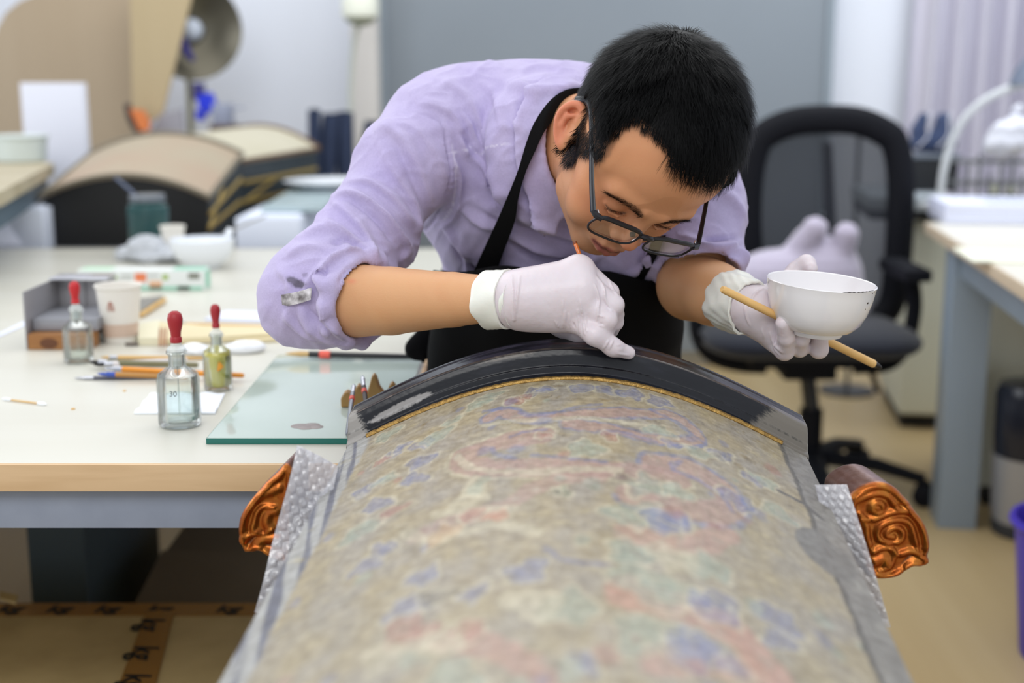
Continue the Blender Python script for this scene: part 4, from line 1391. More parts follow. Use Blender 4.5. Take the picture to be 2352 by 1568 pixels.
# paper sheet near the cup at the left and metal lid shape at the frame edge
flat('paper_strip', 'long narrow white paper strip on the bare side of the table', 'paper', [(-20, 775), (-20, 782), (62, 745), (58, 738)], TZ + 0.0003, 0.001, m_paper)

# ================================================================== the painted chest being restored
YA = 1.28
VD = ray(1358, 0)
VD = VD / VD[1]                      # run of the chest, per metre of depth


def fitarc(pts, deg=4):
    P = np.array([at(a, b, YA) for a, b in pts])
    return np.polyfit(P[:, 0], P[:, 2], deg), P[0, 0], P[-1, 0]


CO, CX0, CX1 = fitarc([(800, 1026), (845, 1001), (925, 966), (1001, 936), (1075, 907), (1152, 885), (1225, 875), (1302, 871), (1380, 874), (1453, 885), (1530, 905), (1604, 931), (1700, 971), (1790, 1016), (1853, 1050)])
ZC = lambda x: np.polyval(CO, x)


def vp(x, v, h=0.0, dz=0.0):
    """point on the vault: x across (at the far end), v metres along depth (negative: towards the camera), h off the surface"""
    x, v = np.broadcast_arrays(np.asarray(x, float), np.asarray(v, float))
    s = np.polyval(np.polyder(CO), x)
    n = np.stack([-s, np.zeros_like(s), np.ones_like(s)], -1) / np.sqrt(1 + s * s)[..., None]
    P = np.stack([x + VD[0] * v, YA + v, ZC(x) + VD[2] * v + dz], -1)
    return P + n * (np.asarray(h, float)[..., None] if hasattr(h, '__len__') else h)


def vinv(px, py):
    """surface coordinates (x, v) seen at a pixel"""
    r = ray(px, py)
    lo, hi = 0.3, 1.5
    Ys = np.linspace(0.35, YA + 0.02, 600)
    P = O_CAM + r[None] * (Ys / r[1])[:, None]
    v = Ys - YA
    x = P[:, 0] - VD[0] * v
    d = P[:, 2] - (ZC(np.clip(x, CX0 - .02, CX1 + .02)) + VD[2] * v)
    w = np.nonzero(d < 0)[0]
    j = w[0] if len(w) else len(d) - 1
    return np.array([x[j], v[j]])


chest = thing('painted_chest', 'large barrel-topped painted chest with a black lacquer end rim in front of the man', 'chest', (0.06, 0.85, 0))
VL = -0.86
nx, nv = 420, 460
xs = np.linspace(CX0, CX1, nx)
vs_ = np.linspace(0.0, VL, nv)
X, Vv = np.meshgrid(xs, vs_)
P = vp(X, Vv, 0.0)
lat = X - (CX0 + CX1) / 2


def vnoise(x, y, seed, octv=4):
    rg = np.random.default_rng(seed)
    n = 0
    a = 1.0
    tot = 0
    for o in range(octv):
        m = 0
        for k in range(5):
            th = rg.uniform(0, 2 * PI)
            fq = (2 ** o) * rg.uniform(0.7, 1.3)
            m = m + np.sin((x * math.cos(th) + y * math.sin(th)) * fq * 2 * PI + rg.uniform(0, 6.28) + 0.9 * np.sin((x * math.sin(th * 2) - y * math.cos(th)) * fq * 3.1 + k))
        n = n + a * m / 5 * 1.2
        tot += a
        a *= 0.55
    return n / tot


N1 = vnoise(X * 14, Vv * 9, 1)
N2 = vnoise(X * 40, Vv * 22, 2)
N3 = vnoise(X * 90, Vv * 60, 3, 3)
N4 = vnoise(X * 25, Vv * 60, 4, 3)
L_ = lambda c: np.array(lin(c))
ochre, grey, dkgold = L_((186, 172, 142)), L_((178, 173, 167)), L_((156, 134, 84))
sm = lambda a, b, x: np.clip((x - a) / (b - a), 0, 1) ** 2 * (3 - 2 * np.clip((x - a) / (b - a), 0, 1))
Cc = np.ones(X.shape + (3,)) * ochre


def lay_(col, m):
    global Cc
    Cc = Cc * (1 - m[..., None]) + np.array(col) * m[..., None]


lay_(grey, sm(-0.5, 0.6, N1) * 0.75)
lay_(dkgold, sm(0.1, 0.9, N2 + 0.3 * N1) * 0.8 * sm(-0.35, -0.02, Vv))
lay_(L_((214, 200, 160)), sm(0.1, 0.8, N4 - 0.2 * N1) * 0.5)
pink, blue, green, red, cream, dark = L_((198, 164, 156)), L_((134, 144, 186)), L_((174, 190, 176)), L_((190, 128, 118)), L_((222, 214, 188)), L_((108, 104, 98))
warpX = X + 0.0035 * vnoise(X * 30, Vv * 20, 11)
warpV = Vv + 0.008 * vnoise(X * 30, Vv * 20, 12)
S_ = lambda pts: [vinv(800 + .5026 * a, 780 + .5026 * b) for a, b in pts]


def ribbon(pts, w, col, a=0.75, edge=None, ew=0.0018, aspect=0.55, worn=0.35):
    q = smoothpts(S_(pts), 5)
    q2 = [(x, v * aspect) for x, v in q]
    d, pos, side = segdist(warpX, warpV * aspect, q2)
    m = 1 - sm(w * 0.75, w, d)
    m = m * np.clip(1.15 - worn * (1 + N3) * 0.8, 0, 1) * a
    lay_(col, m)
    if edge is not None:
        e = (1 - sm(ew * 0.6, ew * 1.3, np.abs(d - w))) * (side * edge[1] > 0 if edge[1] else 1)
        lay_(edge[0], e * .75 * np.clip(1.1 - 0.45 * (1 + N3), 0, 1))


# serpentine pink bands
ribbon([(640, 360), (700, 330), (740, 345), (830, 362), (1000, 350), (1180, 338), (1330, 340), (1480, 350), (1570, 410), (1590, 455), (1500, 470), (1380, 455), (1280, 430), (1150, 405), (1000, 385)], 0.0075, pink, edge=(blue, 0))
ribbon([(880, 440), (700, 470), (570, 510), (520, 550), (600, 590), (800, 590), (1000, 585), (1200, 600), (1380, 620), (1500, 640)], 0.013, pink, edge=(cream, -1))
ribbon([(1400, 570), (1550, 590), (1680, 660), (1740, 730), (1730, 785), (1600, 790), (1450, 760), (1300, 720)], 0.014, pink, edge=(blue, 1), ew=0.003)
ribbon([(1150, 640), (1000, 640), (850, 680), (760, 740), (600, 800), (450, 850), (330, 900)], 0.009, pink, 0.6)
ribbon([(1250, 1150), (1450, 1200), (1650, 1270), (1800, 1380), (1900, 1500), (1960, 1560)], 0.014, L_((218, 160, 146)), 0.7)
ribbon([(1280, 890), (1450, 930), (1620, 930), (1720, 890)], 0.012, L_((216, 170, 158)), 0.6)
ribbon([(560, 1390), (700, 1430), (830, 1500), (900, 1560)], 0.010, L_((212, 160, 150)), 0.6)
ribbon([(1400, 1470), (1600, 1480), (1800, 1530)], 0.012, L_((222, 166, 152)), 0.55)
# blue contour strokes
for pts in ([(650, 322), (770, 318), (795, 345), (900, 345), (1080, 305), (1160, 300)], [(1385, 322), (1450, 355), (1500, 390), (1560, 430), (1625, 480), (1560, 492), (1470, 480)],
            [(900, 415), (820, 425), (740, 450)], [(660, 500), (680, 530), (760, 545)], [(840, 530), (1000, 545), (1180, 560)], [(1470, 575), (1520, 565), (1480, 590), (1600, 640), (1700, 710), (1760, 790)],
            [(1140, 420), (1250, 430), (1400, 470)], [(620, 330), (700, 315)], [(900, 960), (1000, 1010), (1200, 1040)], [(1560, 1450), (1650, 1440), (1660, 1400)]):
    ribbon(pts, 0.0025, blue, 0.6, worn=0.4)
for pts in ([(620, 400), (720, 375), (900, 370), (1100, 365), (1300, 385), (1440, 415)], [(500, 540), (560, 590), (700, 605), (900, 605), (1240, 600)], [(520, 720), (600, 690), (560, 660)], [(260, 880), (360, 920), (560, 880), (700, 860), (880, 880)],
            [(400, 800), (600, 790), (760, 770)], [(950, 200), (1100, 225), (1250, 260)]):
    ribbon(pts, 0.0042, cream, 0.7)
rgp = np.random.default_rng(21)
patches = [(860, 240, .012, blue), (905, 228, .008, blue), (1060, 225, .012, blue), (1180, 235, .012, blue), (1290, 250, .014, blue), (1420, 285, .013, blue), (800, 265, .009, red), (760, 285, .010, red), (640, 270, .012, green), (590, 300, .012, green),
           (215, 520, .010, blue), (250, 490, .008, blue), (150, 560, .009, red), (340, 480, .012, blue), (400, 450, .014, green), (180, 440, .013, green), (330, 560, .014, blue), (300, 640, .013, blue), (80, 690, .012, blue), (170, 640, .01, green),
           (1080, 500, .016, green), (1600, 520, .012, green), (1480, 480, .010, blue), (1190, 445, .008, red), (890, 445, .007, red), (1420, 420, .013, green), (1700, 530, .012, blue), (1850, 640, .012, blue), (1900, 650, .012, green), (1780, 740, .015, blue),
           (1370, 670, .018, green), (1500, 700, .012, green), (1310, 800, .020, green), (1460, 830, .018, blue), (1430, 860, .012, blue), (1960, 790, .014, green), (980, 700, .008, L_((110, 130, 108))), (580, 690, .010, cream), (540, 740, .012, cream),
           (160, 960, .012, blue), (80, 1040, .012, blue), (340, 1085, .012, blue), (820, 1060, .014, blue), (200, 790, .012, red), (570, 800, .009, red), (680, 810, .010, L_((220, 150, 120))), (440, 890, .014, L_((224, 190, 150))),
           (1280, 970, .016, green), (1640, 1040, .016, green), (1370, 1130, .022, green), (1480, 1160, .016, green), (1680, 1230, .018, blue), (1620, 1200, .012, blue), (1960, 1280, .016, blue), (1000, 1230, .018, green), (270, 1230, .014, blue), (570, 1165, .010, blue),
           (280, 1340, .018, red), (560, 1330, .010, red), (440, 1380, .010, L_((190, 130, 130))), (400, 1400, .012, cream), (1350, 1350, .020, green), (1620, 1440, .022, blue), (1580, 1400, .016, blue), (1080, 1490, .01, blue), (470, 1550, .016, green), (180, 1460, .014, cream),
           (400, 1180, .012, dark), (1960, 1370, .012, blue), (1250, 635, .008, dark), (1690, 540, .006, dark), (850, 1220, .015, cream), (1480, 1000, .016, cream), (130, 760, .014, blue), (50, 880, .014, green), (470, 380, .008, green), (950, 700, .006, dark)]
for (a, b, r_, c_) in patches:
    q = vinv(800 + .5026 * a, 780 + .5026 * b)
    ang_ = rgp.uniform(-0.6, 0.6)
    dx, dy = warpX - q[0], (warpV - q[1]) * 0.62
    u, w_ = dx * math.cos(ang_) + dy * math.sin(ang_), -dx * math.sin(ang_) + dy * math.cos(ang_)
    th = np.arctan2(w_, u)
    rr_ = np.sqrt(u * u * 0.7 + w_ * w_ * 1.5) * (1 + 0.16 * np.sin(3 * th + a) + 0.12 * np.sin(5 * th + b) + 0.1 * N2)
    m = 1 - sm(r_ * 0.72, r_, rr_)
    lay_(c_, m * 0.72 * np.clip(1.1 - 0.35 * (1 + N3), 0, 1))
    ln = 1 - sm(0.0006, 0.0018, np.abs(rr_ - r_ * 0.95))
    lay_(cream, ln * 0.6)
    ln = 1 - sm(0.0005, 0.0014, np.abs(rr_ - r_ * 0.55))
    lay_(cream, ln * 0.3)
# small random motifs fill
for i in range(70):
    q = (rgp.uniform(CX0 + .03, CX1 - .03), rgp.uniform(VL, -0.02))
    c_ = [blue, green, pink, cream, red, green, blue][rgp.integers(7)]
    r_ = rgp.uniform(0.004, 0.011)
    rr_ = np.hypot((warpX - q[0]), (warpV - q[1]) * 0.6) * (1 + 0.25 * N2)
    lay_(c_, (1 - sm(r_ * 0.5, r_, rr_)) * 0.42)
# abrasion and grime
lay_(L_((190, 184, 170)), sm(0.15, 0.7, vnoise(X * 18, Vv * 70, 31) + 0.4 * N3) * 0.55)
lay_(L_((120, 116, 108)), sm(0.62, 0.95, vnoise(X * 22, Vv * 30, 32)) * 0.45)
lay_(L_((206, 200, 188)), sm(0.25, 1.0, -Vv / 0.8) * 0.25)
N5 = vnoise(X * 260, Vv * 130, 33, 2)
N6 = vnoise(X * 130, Vv * 300, 34, 3)
Cc = Cc * (0.93 + 0.11 * N5 + 0.06 * N6)[..., None]
lay_(L_((96, 90, 84)), (1 - sm(0.0, 0.035, np.abs(vnoise(X * 30, Vv * 55, 35, 3)))) * sm(0.1, 0.6, N1 + N2) * 0.6)
# bare ground-layer strips along both long sides
edR = (CX1 - X)
edL = (X - CX0)
wob = 0.0035 * vnoise(X * 10, Vv * 12, 41) + 0.002 * vnoise(X * 10, Vv * 40, 42)
gy = L_((150, 146, 140))
fR = 1 - sm(0.026, 0.029, edR + wob)
lay_(gy * 1.0, fR)
lay_(L_((172, 168, 160)), fR * sm(0.0, 0.6, vnoise(X * 30, Vv * 14, 43)) * 0.8)
lay_(L_((92, 90, 88)), (1 - sm(0.0015, 0.004, np.abs(edR + wob * 0.8 - 0.0285))) * 0.8)
q = vinv(1895, 1270)
bl = np.hypot((X - q[0]) / 0.026, (Vv - q[1]) / 0.048)
lay_(L_((140, 137, 132)), 1 - sm(0.9, 1.0, bl + 0.25 * N1))
q = [vinv(1790, 1130), vinv(1850, 1160), vinv(1885, 1190)]
d, _, _ = segdist(X, Vv, q)
lay_(L_((112, 108, 104)), 1 - sm(0.003, 0.0045, d + 0.001 * N2))
fL = 1 - sm(0.022, 0.027, edL + wob)
lay_(L_((186, 186, 184)), fL)
bands = vnoise(X * 20, Vv * 9 + X * 60, 45, 3)
lay_(L_((112, 114, 130)), fL * sm(0.0, 0.25, bands) * 0.9)
lay_(L_((206, 190, 130)), fL * sm(0.3, 0.6, vnoise(X * 15, Vv * 20, 46)) * 0.5)
Hh = 0.0006 * N3 * 0.4 + 0.0005 * N2 + 0.0006 * sm(0.026, 0.029, edR + wob)
P = vp(X, Vv, Hh)
G = P.reshape(-1, 3)
ii, jj = np.meshgrid(np.arange(nv - 1), np.arange(nx - 1), indexing='ij')
k = ii * nx + jj
Fq = np.stack([k, k + 1, k + nx + 1, k + nx], -1).reshape(-1, 4)[:, ::-1]
m_paint = mat('aged painted lacquer', rough=0.42, attr='Col', bump=(260, 0.35), spec=0.45, var=(110, (176, 172, 166), 0.7))
mesh_obj('painted_lid', G, Fq, m_paint, chest, cols=Cc.reshape(-1, 3))
# underside and box below the lid
xs2 = np.linspace(CX0, CX1, 60)
lower = MB()
G = np.array([vp(xs2, v, -0.006) for v in np.linspace(0.05, VL, 12)])
lower.grid(G, (0, 0, -0.006))
lower.build('lid_core', mat('grey undercoat', (150, 147, 142), 0.7, bump=(60, 0.2)), chest)
m_under = MATS['grey undercoat']
for s, cx in ((-1, CX0), (1, CX1)):
    rowA = [vp(cx, v) for v in np.linspace(0.035, VL, 30)]
    rowB = [vp(cx, v) + [s * 0.0015, 0, -0.004] for v in np.linspace(0.035, VL, 30)]
    rowC = [vp(cx, v) + [s * 0.001, 0, -0.028] for v in np.linspace(0.035, VL, 30)]
    MB().grid([rowA, rowB, rowC], (-s * 0.006, 0, 0)).build('lid_edge', mat('worn grey edge', (152, 149, 143), 0.6, var=(25, (126, 122, 116), 0.7), bump=(120, 0.3)), chest)
    rowC = [vp(cx, v) + [-s * 0.012, 0, -0.028] for v in np.linspace(0.03, VL, 8)]
    rowD = [p - [0, 0, p[2] - 0.46] for p in rowC]
    MB().grid([rowC, rowD], (-s * 0.012, 0, 0)).build('side_wall', m_blk, chest, smooth=False)
fe = vp(xs2, 0.03, -0.008)
MB().prism([tuple(p) for p in fe[2:-2]] + [(fe[-3][0], fe[-3][1], 0.46), (fe[2][0], fe[2][1], 0.46)], (0, 0.012, 0)).build('end_panel', m_blk, chest, smooth=False)
ne = vp(xs2, VL, -0.008)
MB().prism([tuple(p) for p in ne[2:-2]] + [(ne[-3][0], ne[-3][1], 0.46), (ne[2][0], ne[2][1], 0.46)], (0, -0.012, 0)).build('end_panel', m_blk, chest, smooth=False)
# lacquer end rim: section (v, height above the painted surface), swept across the arch
sec = [(-0.0005, 0.0), (0.0002, 0.0022), (0.004, 0.0032), (0.0075, 0.0042), (0.0085, 0.009), (0.0092, 0.0112), (0.0098, 0.0108), (0.0104, 0.0118), (0.013, 0.021), (0.0155, 0.0262), (0.018, 0.0276), (0.030, 0.0278), (0.042, 0.0272), (0.048, 0.0282), (0.054, 0.0278), (0.058, 0.024), (0.060, 0.015), (0.060, -0.012), (0.0, -0.012)]
ns = 640
xr = np.linspace(CX0 - 0.0015, CX1 + 0.0015, ns)
m_lac = mat('black lacquer', (34, 35, 42), 0.24, spec=0.38, attr='Col', bump=(90, 0.10))
secd = []
for i in range(len(sec) - 1):
    a, b = np.array(sec[i]), np.array(sec[i + 1])
    n_ = max(1, int(np.linalg.norm(b - a) / 0.0011))
    for k in range(n_):
        secd.append(a + (b - a) * k / n_)
secd.append(np.array(sec[-1]))
secd = np.array(secd)
RG = np.zeros((ns, len(secd), 3))
RC = np.zeros((ns, len(secd), 3))
blk, worn, edgew = L_((27, 28, 34)), L_((136, 132, 128)), L_((150, 134, 124))
for i, x in enumerate(xr):
    for j, (v, h) in enumerate(secd):
        RG[i, j] = vp(x, v, 0.0, dz=h) if h > 0.001 else vp(x, v, h)
Xr = np.repeat(xr[:, None], len(secd), 1)
Vr = np.repeat(secd[None, :, 0], ns, 0)
Hr = np.repeat(secd[None, :, 1], ns, 0)
nA = vnoise(Xr * 30, Hr * 160 + Vr * 60, 61)
nB = vnoise(Xr * 90, Hr * 300 + Vr * 120, 62)
nC = vnoise(Xr * 14, Hr * 60, 63)


def mixr(c, m):
    global RC
    RC = RC * (1 - m[..., None]) + np.array(c) * m[..., None]


RC[:] = blk
mixr(L_((50, 52, 62)), sm(0, 0.8, nC) * 0.35)
# worn pale arris on the front top edge
ar = np.exp(-((Hr - 0.0272) / 0.0005) ** 2) * (Vr < 0.0185)
mixr(edgew, np.clip(ar * (0.25 + 0.7 * sm(-0.1, 0.7, nA)), 0, 0.8))
# bare patches at both ends
dL, dR = Xr - CX0, CX1 - Xr
fr_ = (Vr < 0.03)
mixr(L_((154, 150, 146)), fr_ * (1 - sm(0.011, 0.015, dL + 0.006 * nB + (Hr - 0.014) * 0.5)))
q = np.hypot((dL - 0.052) / 0.035, (Hr - 0.0125 - (dL - 0.05) * 0.02) / 0.0045)
mixr(L_((150, 147, 146)), fr_ * (1 - sm(0.85, 1.0, q + 0.25 * nB)))
mixr(L_((118, 112, 104)), fr_ * (1 - sm(0.036, 0.046, dR + 0.008 * nB - (0.02 - Hr) * 0.9)) * 0.95)
q = np.hypot((Xr + 0.005) / 0.035, (Hr - 0.0250) / 0.0022)
mixr(L_((140, 132, 124)), fr_ * (1 - sm(0.4, 1.0, q + 0.5 * nB)) * 0.45)
# reddish ground peeping on the top
q = np.hypot((Xr - 0.06) / 0.035, (Vr - 0.034) / 0.003)
mixr(L_((122, 52, 44)), (1 - sm(0.5, 1.0, q + 0.4 * nB)) * (Hr > 0.026) * 0.8)
# crack displacement along the groove
cr = np.exp(-((Hr - 0.0105) / 0.0007) ** 2) * (Vr < 0.02) * sm(-0.2, 0.3, vnoise(Xr * 55, Hr * 0, 64))
mixr(L_((10, 10, 12)), cr * 0.9)
RG[..., 2] += 0.0004 * nB * (Hr > 0.004) * np.where(Vr > 0.0165, 0.12, 1)
V_ = RG.reshape(-1, 3)
ii, jj = np.meshgrid(np.arange(ns - 1), np.arange(len(secd) - 1), indexing='ij')
k = ii * len(secd) + jj
Fr = np.stack([k, k + 1, k + len(secd) + 1, k + len(secd)], -1).reshape(-1, 4)[:, ::-1]
mesh_obj('lacquer_rim', V_, Fr, m_lac, chest, cols=RC.reshape(-1, 3))
for i_, x in ((0, xr[0]), (1, xr[-1])):
    P_ = [vp(x, v, 0.0, dz=h) for v, h in sec]
    MB().prism([tuple(p) for p in P_], ((-1 if i_ == 0 else 1) * 0.0006, 0, 0)).build('rim_cap', MATS['worn grey edge'], chest, smooth=False)
# gilt bead
gb = []
xg = np.linspace(CX0 + 0.020, CX1 - 0.027, 420)
nz = vnoise(xg * 120, xg * 0, 71)
nz2 = vnoise(xg * 30, xg * 0, 72)
brk = np.clip(np.where(nz2 > 0.72, 0.35, 1.0), 0.3, 1)
MB().tube([vp(x, -0.0022 + 0.0006 * a, 0.0012) for x, a in zip(xg, nz)], [0.0030 * (1 + 0.16 * a) * b for a, b in zip(nz, brk)], 8, flat=(1, 1.15)).build('gilt_bead', mat('old gilding', (190, 152, 84), 0.38, 0.65, var=(160, (120, 92, 50), 0.5), bump=(300, 0.8)), chest)
nz3 = vnoise(xg * 70, xg * 0, 73)
MB().tube([vp(x, 0.0, 0.0004) for x in xg], [0.0007 * max(0.1, 1 + a) for a in nz3], 6).build('dark_crack', mat('crack black', (26, 22, 20), 0.8), chest)

# trestle under the chest
tr = thing('trestle', 'low black trestle table carrying the large painted chest', 'trestle', (0.05, 0.85, 0))
MB().box(-0.22, 0.34, 0.42, 1.30, 0.42, 0.458, 0.004).build('tabletop', mat('trestle top', (60, 58, 56), 0.6), tr)
for lx in (-0.2, 0.28):
    for ly in (0.46, 1.22):
        MB().box(lx, lx + 0.04, ly, ly + 0.04, 0.0, 0.42, 0.003).build('leg', mat('trestle leg', (50, 50, 52), 0.5), tr)

# ------------------------------------------------------------------ bubble wrap, both sides
m_bub = thin_glass('bubble film', (252, 252, 254), 1.2, 0.05, 0.22)
_n = m_bub.node_tree
_df = _n.nodes.new('ShaderNodeBsdfTranslucent')
_d2 = _n.nodes.new('ShaderNodeBsdfDiffuse')
for _q in (_df, _d2):
    _q.inputs[0].default_value = (0.93, 0.92, 0.97, 1)
_a, _b = _n.nodes.new('ShaderNodeMixShader'), _n.nodes.new('ShaderNodeMixShader')
_o = _n.nodes['Material Output']
_src = _o.inputs[0].links[0].from_socket
_a.inputs[0].default_value = 0.5
_n.links.new(_df.outputs[0], _a.inputs[1])
_n.links.new(_d2.outputs[0], _a.inputs[2])
_b.inputs[0].default_value = 0.62
_n.links.new(_src, _b.inputs[1])
_n.links.new(_a.outputs[0], _b.inputs[2])
_n.links.new(_b.outputs[0], _o.inputs[0])


def bubble_sheet(name, label, c00, c10, c11, c01, pitch, out, mat_, r0=0.0047, bend=None, parent=None):
    """quad (c00->c10 across, c01->c11 far side); bubbles on the side 'out'"""
    c00, c10, c11, c01 = map(np.asarray, (c00, c10, c11, c01))
    W_ = max(np.linalg.norm(c10 - c00), np.linalg.norm(c11 - c01))
    H_ = max(np.linalg.norm(c01 - c00), np.linalg.norm(c11 - c10))
    res = 0.0011
    nu, nv_ = int(W_ / res), int(H_ / res)
    u, v = np.meshgrid(np.linspace(0, 1, nu), np.linspace(0, 1, nv_), indexing='ij')
    P = ((1 - u) * (1 - v))[..., None] * c00 + (u * (1 - v))[..., None] * c10 + (u * v)[..., None] * c11 + ((1 - u) * v)[..., None] * c01
    n = np.cross(c10 - c00, c01 - c00)
    n = n / np.linalg.norm(n)
    if n @ np.asarray(out) < 0:
        n = -n
    P = P + n * (bend(u, v))[..., None] if bend else P
    h = np.zeros(u.shape)
    rg = np.random.default_rng(9)
    x, y = u * W_, v * H_
    row = 0
    yy = r0
    while yy < H_:
        xx = r0 + (pitch / 2 if row % 2 else 0)
        while xx < W_:
            r = r0 * rg.uniform(0.88, 1.06)
            cx, cy = xx + rg.uniform(-.0004, .0004), yy + rg.uniform(-.0004, .0004)
            el = rg.uniform(0.9, 1.12)
            d2 = ((x - cx) * el) ** 2 + ((y - cy) / el) ** 2
            hb = r * 0.55 * np.clip(1 - d2 / (r * r), 0, 1) ** 0.34
            hb = hb * (1 - rg.uniform(0, 0.35) * np.exp(-(((x - cx - rg.uniform(-.002, .002)) / 0.0016) ** 2 + ((y - cy - rg.uniform(-.002, .002)) / 0.0022) ** 2)))
            h = np.maximum(h, hb)
            xx += pitch
        yy += pitch * 0.87
        row += 1
    P1 = P + n * (h + 0.0004 * np.sin(x * 900) * np.sin(y * 700))[..., None]
    o = MB()
    V = P1.reshape(-1, 3)
    ii, jj = np.meshgrid(np.arange(nu - 1), np.arange(nv_ - 1), indexing='ij')
    k = ii * nv_ + jj
    Fq = np.stack([k, k + 1, k + nv_ + 1, k + nv_], -1).reshape(-1, 4)
    t = thing(name, label, 'bubble wrap', tuple(P.reshape(-1, 3).mean(0)), 0)
    ob = mesh_obj('bubble_layer', V, Fq, mat_, t)
    ob['kind'] = 'stuff'
    Gb = P[::6, ::6] - n * 0.0008
    MB().grid(Gb, -n * 0.0012).build('backing_film', thin_glass('backing film', (244, 244, 250), 0.6, 0.1, 0.10), t)
    return t


bubble_sheet('bubble_wrap', 'clear bubble wrap sheet hanging between the work table and the painted chest',
             at(683, 1022, 1.148), at(778, 1070, 1.155), at(705, 1430, 1.09), at(584, 1405, 1.085), 0.0098, (-0.5, -1, 0.3), m_bub,
             bend=lambda u, v: 0.004 * np.sin(v * PI) * (1 - u) + 0.003 * np.sin(v * 9 + u * 4))
bubble_sheet('bubble_wrap', 'clear bubble wrap pad between the painted chest and the bracket on the office-chair side',
             at(1872, 1113, 1.150), at(1945, 1112, 1.145), at(2046, 1440, 1.09), at(1950, 1440, 1.10), 0.0088, (0.3, -1, 0.5), m_bub, r0=0.0042,
             bend=lambda u, v: 0.010 * np.sin(v * PI) * u)

# ------------------------------------------------------------------ gilded cloud brackets
m_gilt = mat('copper gilding', (206, 118, 38), 0.30, 0.75, attr='Col', bump=(120, 0.35), var=(90, (196, 170, 150), 0.9))
m_lacq = mat('pink-brown glossy lacquer', (150, 118, 112), 0.15, coat=0.6, var=(20, (122, 88, 80), 0.7))


def bracket(label, Yp, outline, strokes, depth, shift):
    """carved cloud bracket: outline and relief strokes as seen, thickness going away"""
    O = [at(a, b, Yp) for a, b in outline]
    O = smoothpts(np.vstack([O, O[:1]]), 4)[:-1]
    lo = O.min(0) - 0.012
    hi = O.max(0) + 0.012
    res = 0.0011
    X2, Z2 = np.meshgrid(np.arange(lo[0], hi[0], res), np.arange(lo[2], hi[2], res), indexing='ij')
    d, _, _ = segdist(X2, Z2, [(p[0], p[2]) for p in np.vstack([O, O[:1]])])
    inside = np.zeros(X2.shape, bool)
    j = len(O) - 1
    for i in range(len(O)):
        xi, zi, xj, zj = O[i][0], O[i][2], O[j][0], O[j][2]
        inside ^= ((zi > Z2) != (zj > Z2)) & (X2 < (xj - xi) * (Z2 - zi) / (zj - zi + 1e-12) + xi)
        j = i
    sd = np.where(inside, -d, d)
    H = np.zeros(X2.shape)
    H = 0.0045 * np.exp(-((sd + 0.0045) / 0.003) ** 2)
    for (pts, w, amp) in strokes:
        q = [at(a, b, Yp) for a, b in pts]
        q = smoothpts([(p[0], p[2]) for p in q], 6) if len(q) > 2 else [(p[0], p[2]) for p in q]
        dd, _, _ = segdist(X2, Z2, q)
        H = np.maximum(H, amp * np.exp(-(dd / w) ** 2 * 0.8))
        H = H - 0.0012 * np.exp(-((dd - w * 1.9) / (w * 0.45)) ** 2)
    F = Field((lo[0], Yp - 0.012, lo[2]), (hi[0], Yp + depth + 0.012, hi[2]), res)
    yy = F.ax[1][None, :, None]
    a, b = F.n[0], F.n[2]
    sdp = np.pad(sd, ((0, max(0, a - sd.shape[0])), (0, max(0, b - sd.shape[1]))), 'edge')[:a, :b]
    Hp = np.pad(H, ((0, max(0, a - H.shape[0])), (0, max(0, b - H.shape[1]))), 'edge')[:a, :b]
    front = (Yp - Hp)[:, None, :] - yy
    back = yy - (Yp + depth)
    body = np.maximum(np.maximum(front, back), sdp[:, None, :])
    k = 0.004
    m1 = np.maximum(front, back)
    h_ = np.maximum(k - np.abs(m1 - sdp[:, None, :]), 0) / k
    body = np.maximum(m1, sdp[:, None, :]) + h_ * h_ * k * 0.25
    F.f[:] = body.astype(np.float32)
    V, Q = F.mesh()
    V = relax(V, Q, 1, 0.4)
    ix = np.clip(((V[:, 0] - lo[0]) / res).astype(int), 0, H.shape[0] - 1)
    iz = np.clip(((V[:, 2] - lo[2]) / res).astype(int), 0, H.shape[1] - 1)
    hv = H[ix, iz]
    frontm = np.clip((Yp + 0.004 - V[:, 1]) / 0.004, 0, 1)
    nn = vnoise(V[:, 0] * 60, V[:, 2] * 60, 81)
    nm = vnoise(V[:, 0] * 200, V[:, 2] * 200, 82)
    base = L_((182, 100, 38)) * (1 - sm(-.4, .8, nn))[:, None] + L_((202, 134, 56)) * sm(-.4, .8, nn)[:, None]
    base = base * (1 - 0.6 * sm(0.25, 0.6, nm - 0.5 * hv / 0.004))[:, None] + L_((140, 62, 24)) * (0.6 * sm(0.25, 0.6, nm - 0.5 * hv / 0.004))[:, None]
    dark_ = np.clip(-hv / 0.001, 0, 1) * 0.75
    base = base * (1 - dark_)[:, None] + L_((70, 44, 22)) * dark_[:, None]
    side = L_((156, 124, 116)) * (1 - sm(-.3, .5, nn))[:, None] + L_((176, 150, 148)) * sm(-.3, .5, nn)[:, None]
    col = base * frontm[:, None] + side * (1 - frontm)[:, None]
    V[:, 0] += shift[0] * np.clip((V[:, 1] - Yp) / depth, 0, 1)
    V[:, 2] += shift[1] * np.clip((V[:, 1] - Yp) / depth, 0, 1)
    c = O.mean(0)
    t = thing('cloud_bracket', label, 'bracket', (c[0], Yp, c[2]))
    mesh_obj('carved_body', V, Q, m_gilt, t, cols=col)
    return t


